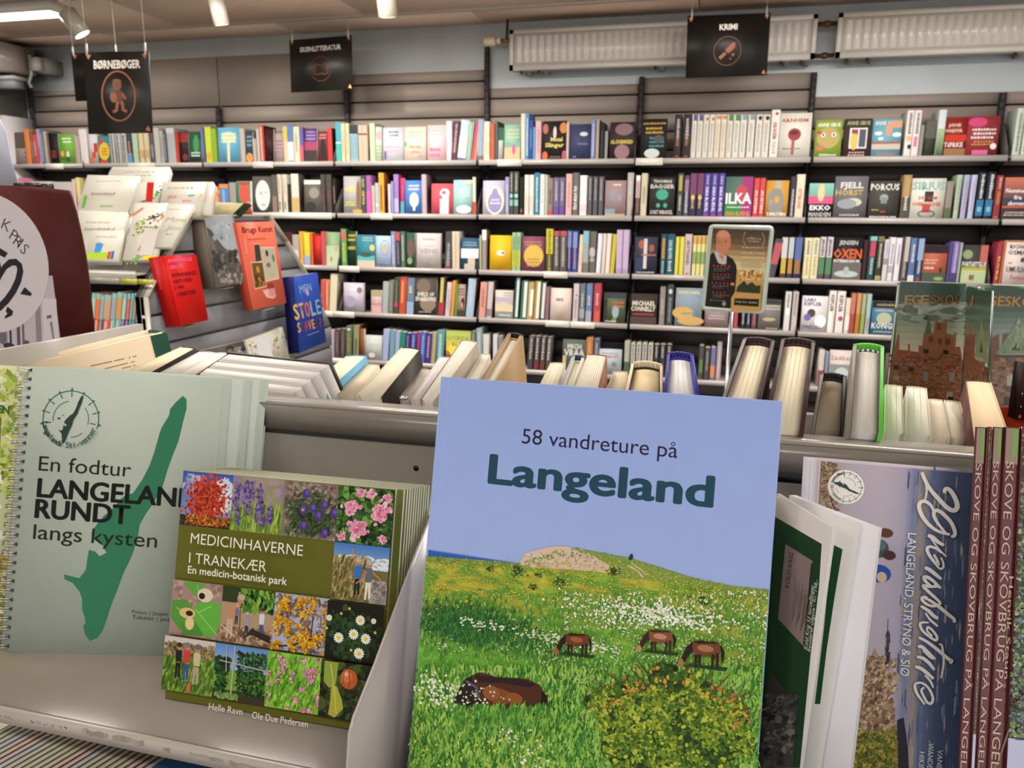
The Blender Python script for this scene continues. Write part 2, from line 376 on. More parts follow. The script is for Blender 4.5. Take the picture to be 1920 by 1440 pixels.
# ------------------------------------------------------------------ boxes and cable ducts in the far left corner
o = M().box(-4.655, -4.45, 4.2, 4.46, 2.335, 2.50, 'a89c98').build('wall_cabinet', ENAMEL); tag(o, 'pale rectangular housing under the ceiling in the far left corner', 'box')
o = M().box(-4.655, -4.43, 4.25, 4.36, 2.285, 2.305, 'b8b4b4').build('cable_duct', ENAMEL); M().box(-4.655, -4.45, 4.27, 4.35, 2.235, 2.284, '8f9298').build('duct_body', STEEL, o); tag(o, 'grey cable duct below the housing in the far left corner', 'duct')
o = M().box(-4.40, -4.33, 4.36, 4.41, 2.35, 2.43, 'b0a8a4').build('junction_box', ENAMEL); M().box(-4.405, -4.325, 4.41, D + .012, 2.345, 2.435, '8c8884').build('mounting_plate', STEEL, o); tag(o, 'small square junction box high on the wall right of the housing', 'box')
o = M().tube([(-4.41, 4.38, 2.45), (-4.41, 4.38, 2.33), (-4.44, 4.38, 2.28), (-4.42, 4.38, 2.25)], .01, '9aa0a6').build('cable', STEEL); tag(o, 'bent grey cable between the duct and the junction box', 'cable')

# ------------------------------------------------------------------ ceiling lamps
for i, (x, y) in enumerate(TUBES):
    t = empty('ceiling_luminaire', (x, y, ZC), ['long bright fluorescent ceiling lamp at the top left corner of the photo', 'fluorescent ceiling lamp nearest the wall above the fiction sign', 'fluorescent ceiling lamp nearest the wall above the radiators', 'fluorescent lamp above the left end of the gondola', 'fluorescent lamp above the middle of the aisle', 'fluorescent lamp above the right end of the aisle', 'fluorescent lamp behind the viewer on the left', 'fluorescent lamp behind the viewer on the right'][i], 'lamp', 'fluorescent ceiling lamps')
    hs = M().box(x - .6, x + .6, y - .06, y + .06, ZC - .05, ZC - .001, 'd8d4cc').build('housing', ENAMEL, t)
    M().box(x - .585, x + .585, y - .045, y + .045, ZC - .062, ZC - .05, 'fff4e0').build('diffuser', GLOW, hs)
def spot(px, py, dx, dy, dpx, label, L=.12):
    """track spot: rear end at the pixel, axis towards (px+dx, py+dy)"""
    Y = 3.5; a = atY(px, py, Y); b = atY(px + dx, py + dy, Y + .03); r = dpx / 2 / F * Y * 1.03
    t = empty('track_spotlight', (a[0], a[1], ZC), label, 'lamp', 'white ceiling spotlights')
    d = unit(b - a); b = a + d * L
    lh = M().tube([a - d * .004, a, b, b + d * .002], [r * .8, r, r, r * .93], 'b4aea0', 20).build('lamp_head', ENAMEL, t)
    M().tube([b + d * .0022, b + d * .003], [r * .85, r * .8], 'fff0d0', 20).build('lens', GLOW, lh)
    M().tube([a + d * .03 + vec(0, 0, .0), vec(a[0] + .03, a[1], ZC - .02)], .009, 'c8c2ba').build('lamp_arm', ENAMEL, t)
    M().box(a[0] - .03, a[0] + .09, a[1] - .018, a[1] + .018, ZC - .03, ZC - .001, 'c8c4be').build('track_adapter', ENAMEL, t)
    l = bpy.data.lights.new('spot_beam', 'SPOT'); l.energy = 26; l.spot_size = 1.5; l.spot_blend = .6; l.color = (1, .93, .82); l.shadow_soft_size = .03
    lo = bpy.data.objects.new('spot_beam', l); lo.location = Vector(b + d * .02); tgt = Vector((a[0] * .75, D, 1.2)); lo.rotation_euler = (tgt - lo.location).to_track_quat('-Z', 'Y').to_euler(); C.objects.link(lo)
spot(124, 22, 27, 38, 36, 'white cylindrical spotlight near the hanging black sign in the left corner')
spot(404, -6, 10, 44, 30, 'white cylindrical spotlight in the middle of the ceiling edge')
spot(722, -24, 5, 46, 36, 'white cylindrical spotlight cut off by the top edge, nearest the radiators')
# ================================================================== hanging signs
def sign(O, U, V, w, h, label, title, tw, emblem, cable_y=None):
    O, U, V = vec(*O), unit(U), unit(V); N = unit(np.cross(U, V))
    t = empty('hanging_sign', O + U * w / 2, label, 'sign', 'black hanging department signs')
    sbd = M().obox(O - N * .004, U * w, V * h, N * .004, '1c1817').build('sign_board', SIGNM, t)
    P = Paint(O, U, V)
    if title: P.text(title, w / 2, h * (.76 if w > h else .80), .026 if w > h else .03, 'd8d2cc', bold=.035, width=tw, align='c')
    cx, cy = w / 2, h * (.42 if w > h else .46)
    for (x, y, s1, s2) in ((0, h, 1, -1), (w, h, -1, -1), (w, 0, -1, 1)):
        P.poly([(x + s1 * .006, y + s2 * .006), (x + s1 * .028, y + s2 * .010), (x + s1 * .016, y + s2 * .028)], 'b0643c')
    emblem(P, cx, cy, w, h)
    P.build('printed_emblem', sbd, COPPER)
    for f in (.05, .95):
        a = O + U * w * f + V * h; M().tube([a - V * .012, a + vec(0, 0, .03)], .004, 'd8d4cc').build('cable_clip', ENAMEL, t)
        M().tube([a + vec(0, 0, .03), vec(a[0], a[1], ZC)], .0016, 'b8b4ae', 5).build('suspension_cable', STEEL, t)
    return t
K = '8e5030'; K2 = '703c24'
def em_knife(P, cx, cy, w, h):
    P.ring(cx, cy, .068, .068, .003, K2)
    c, s = math.cos(.72), math.sin(.72); T = lambda p: [(cx + x * c - y * s, cy + x * s + y * c) for x, y in p]
    P.poly(T([(-.006, -.012), (.034, -.014), (.052, .002), (.046, .012), (-.004, .012)]), K); P.poly(T([(-.05, -.009), (-.012, -.008), (-.012, .006), (-.05, .008)]), K)
    P.ell(cx + .028, cy - .018, .008, .008, K2); P.ell(cx + .016, cy - .036, .004, .006, K2)
def em_book(P, cx, cy, w, h):
    P.ring(cx, cy, .068, .068, .003, K2)
    P.stroke([(cx, cy - .025), (cx - .02, cy - .03), (cx - .045, cy - .026), (cx - .04, cy + .024), (cx - .018, cy + .026), (cx, cy + .016), (cx + .018, cy + .026), (cx + .04, cy + .024), (cx + .045, cy - .026), (cx + .02, cy - .03), (cx, cy - .025)], .005, K)
def em_child(P, cx, cy, w, h):
    P.ring(cx, cy, .068, .095, .006, K)
    P.ell(cx - .004, cy + .042, .016, .019, K2); P.ell(cx - .004, cy + .054, .018, .01, K2); P.ell(cx - .002, cy - .002, .021, .028, '5a3020'); P.ell(cx - .02, cy - .004, .014, .02, K)
    P.stroke([(cx - .004, cy - .02), (cx - .012, cy - .055), (cx - .026, cy - .058)], .012, K); P.stroke([(cx + .012, cy - .02), (cx + .016, cy - .052), (cx + .03, cy - .058)], .012, K)
    P.stroke([(cx + .014, cy + .01), (cx + .028, cy - .012)], .009, K); P.ring(cx - .004, cy + .042, .016, .019, .003, K)
sign((-.182, 4.168, 2.1335), (.9765, .2122, .0371), (-.0166, -.0973, .9951), .403, .285, 'black crime-section sign with a copper knife emblem before the radiator', 'KRIMI', .088, em_knife)
sign((-2.435, 4.24, 2.14), (.9975, -.0698, .0067), (-.0044, .034, .9994), .406, .287, 'black fiction-section sign with a copper open-book emblem', 'SKØNLITTERATUR', .27, em_book)
_O = atY(166, 251, 2.62); _A = atY(286, 249, 2.62 + .06); _T = atY(157, 98, 2.64); _w = np.linalg.norm(_A - _O); _h = np.linalg.norm(_T - _O)
sign(_O, _A - _O, _T - _O, _w, _h, 'large portrait black children-section sign with a copper child emblem', 'BØRNEBØGER', _w * .72, em_child)
_O = atY(142, 190, 3.3); _T = atY(133, 100, 3.3); _A = atY(230, 186, 3.36)
sign(_O, _A - _O, _T - _O, np.linalg.norm(_A - _O), np.linalg.norm(_T - _O), 'black sign half hidden behind the children-section sign', None, 0, lambda P, cx, cy, w, h: P.ring(cx, cy, .05, .06, .003, K2))

# ================================================================== wall books
HUES = [(12, 'red'), (38, 'orange'), (66, 'yellow'), (95, 'lime'), (165, 'green'), (200, 'teal'), (255, 'blue'), (290, 'purple'), (340, 'pink'), (361, 'red')]
def cname(h):
    import colorsys
    r, g, b = (int(h[i:i + 2], 16) / 255 for i in (0, 2, 4)); H, L, S = colorsys.rgb_to_hls(r, g, b); H *= 360
    if S < .13 or (L > .72 and S < .3): return 'white' if L > .78 else 'pale grey' if L > .62 else 'grey' if L > .36 else 'charcoal' if L > .2 else 'black'
    if 15 < H < 70 and S < .4: return 'cream' if L > .68 else 'tan' if L > .45 else 'brown' if L > .2 else 'black'
    n = next(n for t, n in HUES if H < t)
    return ('dark ' if L < .3 else 'pale ' if L > .66 else '') + n
def book(O, U, V, Dv, w, h, d, kind, col, sides=None, mt=PRINT, name='paperback', label=None, cat='book', group=None, pagecol='d8d0c0', pmat=None, tin=None):
    """kind 's': front face is the spine; kind 'f': front face is the cover, spine on its left; 'r': the same with the spine on the right"""
    O, U, V, Dv = vec(*O), unit(U), unit(V), unit(Dv); c = .0003 if d < .013 and kind != 's' else .0007; m = M(); sides = sides or col; ti = tin if tin is not None else (.0002 if kind != 's' and d < .013 else .0015)
    if kind == 's':
        b = min(.0025, w * .14); pr = [(0, b * 1.6), (w * .14, b * .3), (w * .35, 0), (w * .65, 0), (w * .86, b * .3), (w, b * 1.6), (w, d), (w - c, d), (w - c, b * 2), (c, b * 2), (c, d), (0, d)]
        bot = [O + U * x + Dv * y for x, y in pr]; n = len(pr)
        m.add(np.vstack([bot, [p + V * h for p in bot]]), [(i, (i + 1) % n, n + (i + 1) % n, n + i) for i in range(5)], col)
        m.add(np.vstack([bot, [p + V * h for p in bot]]), [(i, (i + 1) % n, n + (i + 1) % n, n + i) for i in range(5, n)] + [(0, 11, 10, 9), (5, 8, 7, 6), (1, 0, 9), (1, 9, 8, 5, 4, 3, 2)] + [(n, n + 9, n + 10, n + 11), (n + 5, n + 6, n + 7, n + 8), (n + 1, n + 9, n), (n + 1, n + 2, n + 3, n + 4, n + 5, n + 8, n + 9)], sides)
        pg = (O + U * c + Dv * (b * 2) + V * ti, U * (w - 2 * c), Dv * (d - b * 2 - .002), V * (h - 2 * ti))
    else:
        m.obox(O, U * w, Dv * c, V * h, col).obox(O + Dv * (d - c), U * w, Dv * c, V * h, sides)
        so = O if kind == 'f' else O + U * (w - c)
        m.obox(so + Dv * c, U * c, Dv * (d - 2 * c), V * h, sides)
        pg = (O + U * (c if kind == 'f' else .002) + Dv * c + V * ti, U * (w - c - (.0004 if d < .013 else .002)), Dv * (d - 2 * c), V * (h - 2 * ti))
    o = m.build(name, mt, None, O + U * w / 2 + Dv * d / 2); tag(o, label, cat, group)
    M().obox(*pg, pagecol).build('page_block', pmat or (PAGES if kind == 's' else PAGESY), o)
    return o
def marks(P, x0, y0, x1, y1, col, vert=True, seed=0):
    """lettering too small to be read: short uneven strokes"""
    r = random.Random(seed); y = y0; g = abs(x1 - x0)
    while (y < y1):
        s = g * r.uniform(.5, .9); a = r.uniform(0, .3) * g
        if vert: P.rect(x0 + a * .4, y, x1 - a, min(y + s * .55, y1), col)
        y += s * .9
def design(P, w, h, opts, seed, kind):
    for o_ in opts:
        k, _, v = o_.partition('='); a = v.split(',')
        fl = lambda n: [float(q) for q in a[:n]]
        e = .0006
        if k == 'r': x0, y0, x1, y1 = fl(4); P.rect(max(x0 * w, e), max(y0 * h, e), min(x1 * w, w - e), min(y1 * h, h - e), a[4])
        elif k == 'G': x0, y0, x1, y1 = fl(4); P.vgrad(max(x0 * w, e), max(y0 * h, e), min(x1 * w, w - e), min(y1 * h, h - e), a[4], a[5])
        elif k == 'e': x, y, rx, ry = fl(4); P.ell(x * w, y * h, rx * w, ry * h, a[4])
        elif k == 'o': x, y, rx, ry = fl(4); P.ring(x * w, y * h, rx * w, ry * h, w * .04, a[4], 24)
        elif k == 'T': P.text(a[0], float(a[1]) * w, float(a[2]) * h, float(a[3]) * h, a[4], bold=.03, width=(float(a[5]) * w if len(a) > 5 else None), align='c', res=1)
        elif k == 'V': P.text(a[0], .28 * w, float(a[1]) * h, .44 * w if len(a) < 5 else float(a[4]) * w, a[3], bold=.03, width=(float(a[1]) - float(a[2])) * h, ang=-math.pi / 2, res=1)
        elif k == 'M':
            x0, y0, x1, y1 = fl(4); n = int(a[5]) if len(a) > 5 else 3; r = random.Random(seed + len(a))
            for q in range(n):
                yy = y0 + (y1 - y0) * (q + .15) / n; hh = (y1 - y0) / n * .6; x = x0 + r.uniform(0, .08)
                while x < x1 - .04: ww = r.uniform(.04, .1); P.rect(x * w, yy * h, min(x + ww, x1) * w, (yy + hh * r.uniform(.75, 1)) * h, a[4]); x += ww + .025
        elif k == 'm': y0, y1 = fl(2); marks(P, w * .3, h * y0, w * .74, h * y1, a[2], seed=seed)
        elif k == 'D':
            x0, y0, x1, y1 = fl(4); n = int(a[4]); cs = a[5:]; P.rng.seed(seed); P.dabs(n, lambda: (P.rng.uniform(x0, x1) * w, P.rng.uniform(y0, y1) * h), cs, w * .06, 1.3)
ROWS = {}
ROWS[0] = (307, '''
f 31 51 248 a08f84 r=0,.5,1,1,5a4a46 D=0,0,1,.4,14,6a6468
s 51 60 242 e87a30
s 61 66 245 7a5a4a m=.2,.7,b0a080
s 66 73 252 d83840 m=.3,.8,f0a0a0
s 74 80 242 9a90b8 m=.1,.5,5a5060
s 80 86 243 5a6080 m=.1,.9,c0b8b0
s 86 92 246 a89a90
s 92 96 248 6a5048 side=1c1618
f 97 112 250 241a1c r=.1,.2,.7,.45,7a2020
f 113 142 252 6ab030 M=.2,.7,.8,.92,e0ecd8,2 r=.05,0,.95,.12,4a8a2a e=.2,.35,.12,.1,e8a020 e=.55,.3,.1,.14,d8d0d0 e=.55,.16,.14,.1,3a5a2a
s 143 152 255 b09a90
s 153 167 242 d0c8c8
f 169 185 252 c8c0c8 r=.0,.05,.5,.2,e06020 r=.3,.2,.8,.4,d84818 r=.55,.4,1,.7,c83018
f 186 208 255 30808a e=.5,.45,.46,.32,e8b818 M=.25,.3,.75,.6,9a7a18,3 r=.1,0,.8,.12,e03818 e=.3,.8,.14,.1,e03020
s 209 218 250 b4b2b2 m=.05,.95,3a3838
s 220 229 250 b4b2b2 m=.05,.95,3a3838
s 231 240 250 b4b2b2 m=.05,.95,3a3838
s 241 250 250 34405a r=0,0,1,.35,5a90c0 m=.3,.75,e89040
s 251 261 249 a8c8a0
s 263 272 249 d4c294 r=0,.2,1,.45,d0a070
s 273 282 249 d4c294 r=0,.2,1,.45,d0a070
s 284 292 248 5a5560 m=.2,.6,b8b8c0
s 292 302 240 c0bab0
s 303 309 245 b4b4ba m=.2,.8,8a8a90
s 309 315 246 5a5a5a m=.1,.9,b0b0b0
s 316 331 240 a8b0b4 r=0,.85,1,1,c8ccc8
s 331 337 247 d03028
f 338 355 250 2a1a20 r=0,.7,1,1,a02020 e=.6,.2,.3,.12,7a2028
f 356 378 247 1a5a38 e=.6,.6,.25,.3,3a8a50 M=.1,.2,.9,.38,c8d8d0,2 r=0,0,1,.15,101c18
s 379 385 240 5a60a0
s 387 399 238 b8cc20 e=.5,.2,.4,.1,d89830 side=7a9a18
s 399 408 241 84a81c
f 410 451 239 58a8d0 r=.42,.02,.54,.6,d8cfa0 e=.5,.72,.34,.16,b8cca8 M=.15,.55,.85,.88,d8d8b0,3
s 452 461 241 b4ac9c
f 462 475 246 30405a e=.5,.15,.5,.16,e89038 M=.1,.5,.9,.9,6aa0a8,3
s 475 482 260 b0a8a0
s 483 488 242 c0b8b0
s 488 497 235 d84028 m=.05,.95,e8d0c8 side=3a1018
f 498 514 242 3a1018 D=0,0,1,1,10,6a1820
f 516 533 250 b0989a M=.1,.3,.9,.8,9a7078,4
s 533 541 237 c8b890 r=0,.6,1,.95,e0b840
s 541 552 234 5078b8 r=0,.05,1,.55,c8ccd8
s 552 563 237 c8c0a0 m=.3,.8,8a8870
s 563 570 240 5a50a0 r=0,0,1,.5,c05060
f 571 595 241 5a3070 r=0,.35,1,.6,a03058 r=0,0,1,.35,3a2a28 M=.1,.65,.9,.95,8a80c8,3
f 597 615 247 7a2830 e=.5,.4,.3,.36,241818 M=.1,.75,.9,.95,c08080,2
s 615 624 240 c83028 side=2a1a1a
s 631 641 229 38a0b8 r=0,0,1,.45,38b0a0 r=0,.47,1,.5,d8e0d8
s 641 648 231 c8c498 m=.2,.8,a09c78
s 649 656 231 c8c498 m=.2,.8,a09c78
s 657 664 234 88b0c0 r=0,.76,1,1,2c3438 m=.1,.7,6890a0
s 664 672 234 88b0c0 r=0,.76,1,1,2c3438 m=.1,.7,6890a0
s 673 681 235 ceac94 r=0,.74,1,.78,5a4038
s 681 690 235 ceac94 r=0,.74,1,.78,5a4038
s 694 704 231 c0d4b0 side=c8d8c8 m=.2,.8,b0c098
f 705 716 238 d4dcc8 M=.1,.1,.9,.5,8ac070,4 e=.5,.75,.4,.15,e0a0a0
f 718 757 239 ccccda M=.25,.72,.75,.92,6070a0,2 M=.1,.25,.8,.5,e0a0b0,2 r=.08,.05,.16,.3,3050a0
f 758 799 238 e4c8b8 M=.2,.7,.75,.9,90b080,2 M=.2,.2,.75,.5,e08060,2 e=.06,.5,.05,.08,60b050 M=.55,.1,.85,.2,7090a0,1
f 801 837 235 e4b4bc M=.25,.72,.8,.9,a0a8a0,2 M=.1,.1,.7,.4,c05890,2
s 837 848 227 c0b8dc r=0,.3,1,.6,b8b0d0
s 845 856 227 5a3038 lean=6 m=.2,.95,b09890
s 857 873 224 a8bcd0 lean=7 r=0,.05,1,.6,ccccd0 r=0,.0,1,.06,3060a0
s 871 882 228 88a890 lean=7 m=.1,.9,a8c0a8
s 883 888 229 d04070 lean=8
s 888 893 236 e89038 lean=8
s 894 905 224 8898b8 lean=2 r=0,0,1,.12,7a6068
s 906 918 228 dccfb4 r=0,.15,1,.5,e0b898 r=0,.6,1,.8,b8c8a0
s 919 927 231 c05838
s 927 933 227 606068 side=186040
f 934 943 240 b8b8b0 r=0,.62,1,1,186040
f 945 975 234 86bda4 r=0,0,1,.36,c8b080 r=0,.36,1,.5,78a898 e=.6,.3,.1,.14,d04890 M=.1,.6,.9,.9,c8c8a0,3
s 976 985 213 ccccbc
s 985 991 213 4488c8 m=.1,.9,e0e8f0
s 991 999 226 2848a0 m=.3,.8,7888c8
s 999 1003 238 50a0d0
s 1003 1014 227 d4a4ac m=.2,.8,c08890
f 1017 1061 227 2a2024 T=Metal,.58,.48,.1,e0d058,.5 T=Slinger,.5,.33,.11,e0d058,.8 e=.1,.8,.12,.13,b86058 e=.86,.82,.16,.14,d88030 e=.1,.1,.12,.12,d86030 e=.92,.1,.1,.14,c05060 e=.5,.7,.07,.16,d0c8c0 M=.25,.04,.8,.1,907868,2
s 1061 1066 229 c8b0b0
f 1068 1106 233 383f6a e=.66,.72,.2,.06,c8ccdc M=.3,.4,.85,.5,6a78a8,1 M=.1,.05,.3,.12,8890b8,1
s 1107 1115 225 7888c4 m=.1,.9,c0c8e8
s 1116 1122 224 b09890 side=1a1a18
s 1124 1131 230 24221e m=.1,.8,5a5040
s 1132 1138 246 9aa0a4
f 1142 1189 229 3a2a30 e=.55,.8,.36,.16,8a6870 e=.5,.2,.3,.2,9a7078 T=ALCHEMISED,.48,.42,.1,e0cc40,.9
f 1200 1248 223 26272a M=.05,.85,.95,.93,c89830,1 M=.15,.62,.85,.82,d8a030,2 M=.3,.28,.9,.58,4a9098,3 e=.45,.14,.3,.12,c8d4d4 e=.7,.5,.2,.1,50585a
s 1262 1275 215 332b2f m=.45,.9,c8c0c8 m=.3,.5,b87840 e=.5,.06,.25,.02,d03030
s 1278 1293 214 332b2f m=.45,.9,c8c0c8 m=.3,.5,b87840 e=.5,.06,.25,.02,d03030
s 1294 1303 215 d8d4c8 r=.3,.86,1,1,6050a0 m=.15,.8,b0aaa8
s 1304 1314 215 d8d4c8 r=.3,.86,1,1,6050a0 m=.15,.8,b0aaa8
s 1315 1325 215 d8d0c4 e=.7,.9,.22,.04,b06060 m=.15,.8,b8a8a8
s 1326 1336 215 d8d0c4 e=.7,.9,.22,.04,b06060 m=.15,.8,b8a8a8
s 1337 1347 215 dcd0bc r=.25,.9,1,.97,c88838 m=.15,.8,c8b890
s 1348 1358 215 dcd0bc r=.25,.9,1,.97,c88838 m=.15,.8,c8b890
s 1359 1370 215 d8d4c8 r=.3,.86,1,1,489048 m=.15,.8,a0b0a0
s 1371 1383 215 d8d4c8 r=.3,.86,1,1,489048 m=.15,.8,a0b0a0
s 1384 1396 215 d8d4c8 r=.3,.88,1,1,7898b0 m=.15,.8,a0a8b0
s 1398 1411 215 d8d4c8 r=.3,.88,1,1,7898b0 m=.15,.8,a0a8b0
s 1413 1425 215 d8d2c8 e=.6,.92,.3,.05,3a2828 m=.15,.8,a8a4a0
s 1426 1439 215 d8d2c8 e=.6,.92,.3,.05,3a2828 m=.15,.8,a8a4a0
s 1441 1457 206 e0dcd0 e=.6,.92,.2,.03,c03040 V=ARNHEM,.75,.4,c05050 m=.1,.35,a8a4a0
f 1458 1517 212 e0dcd0 T=ARNHEM,.46,.8,.08,b84848,.85 e=.48,.52,.21,.14,a83040 e=.46,.56,.14,.05,5a2a30 r=.4,.06,.5,.4,b05058 M=.1,.18,.75,.23,707070,1
f 1525 1575 225 92b030 T=ANNE_GRUE,.5,.82,.1,e4e4d8,.85 e=.5,.52,.42,.28,b8a058 e=.3,.6,.09,.06,e0e0e8 e=.3,.6,.04,.035,404060 e=.7,.6,.09,.06,e0e0e8 e=.7,.6,.04,.035,404060 e=.22,.25,.16,.08,c87050 r=.05,.62,.25,.7,c84030 M=.15,.02,.9,.12,c8d0b0,1
f 1579 1630 223 46362f T=ANNE_GRUE,.5,.84,.1,9ab078,.85 r=.2,.22,.85,.76,d8d4dc r=.28,.26,.5,.72,34304a r=.56,.26,.8,.72,50506a e=.38,.42,.14,.24,d8c050 e=.4,.66,.08,.06,c03030 M=.15,.02,.85,.16,d0a0a0,2
f 1632 1686 223 62aac2 T=ANNE_GRUE,.45,.84,.1,d8dcd0,.8 e=.56,.72,.12,.18,d89878 r=.6,.76,1,.95,d89878 e=.2,.62,.14,.05,e0e4e8 e=.84,.58,.16,.06,e0e4e8 e=.3,.48,.1,.04,e0e4e8 r=0,.2,1,.38,c8b8a8 r=0,.34,1,.4,a06058 M=.15,.03,.85,.14,b87078,1
s 1693 1706 207 dcd8d4 m=.5,.95,3a3638 e=.5,.4,.35,.06,e8b078 e=.7,.22,.25,.05,202024
s 1707 1720 207 dcd8d4 m=.5,.95,3a3638 r=.2,.22,.7,.44,e070a0
s 1721 1728 235 908c88 side=3a4030
f 1730 1750 226 3c4634 r=0,.5,1,1,5a5a50 D=0,0,1,1,12,2a3022,6a7a4a
s 1752 1766 206 c8d8d8 G=0,.02,1,.6,3a5a38,a8c890
f 1768 1808 220 a42020 T=JANE,.4,.76,.08,d8c0a8,.6 T=HARPER,.4,.62,.08,d8c0a8,.8 r=0,.38,1,.55,d83010 T=TØRKE,.42,.24,.12,dcd0d0,.9 r=0,0,1,.2,a07040
f 1809 1868 218 a43038 e=.3,.85,.3,.12,d83878 M=.12,.42,.9,.72,e0d8d8,3 M=.15,.26,.9,.4,d89030,2 r=.2,.03,.7,.15,e05890 e=.86,.24,.1,.08,e8dcd8
s 1897 1911 203 c4d4c4 m=.1,.9,6a7a70
s 1913 1926 205 c4d4c4 m=.1,.9,6a7a70
''')
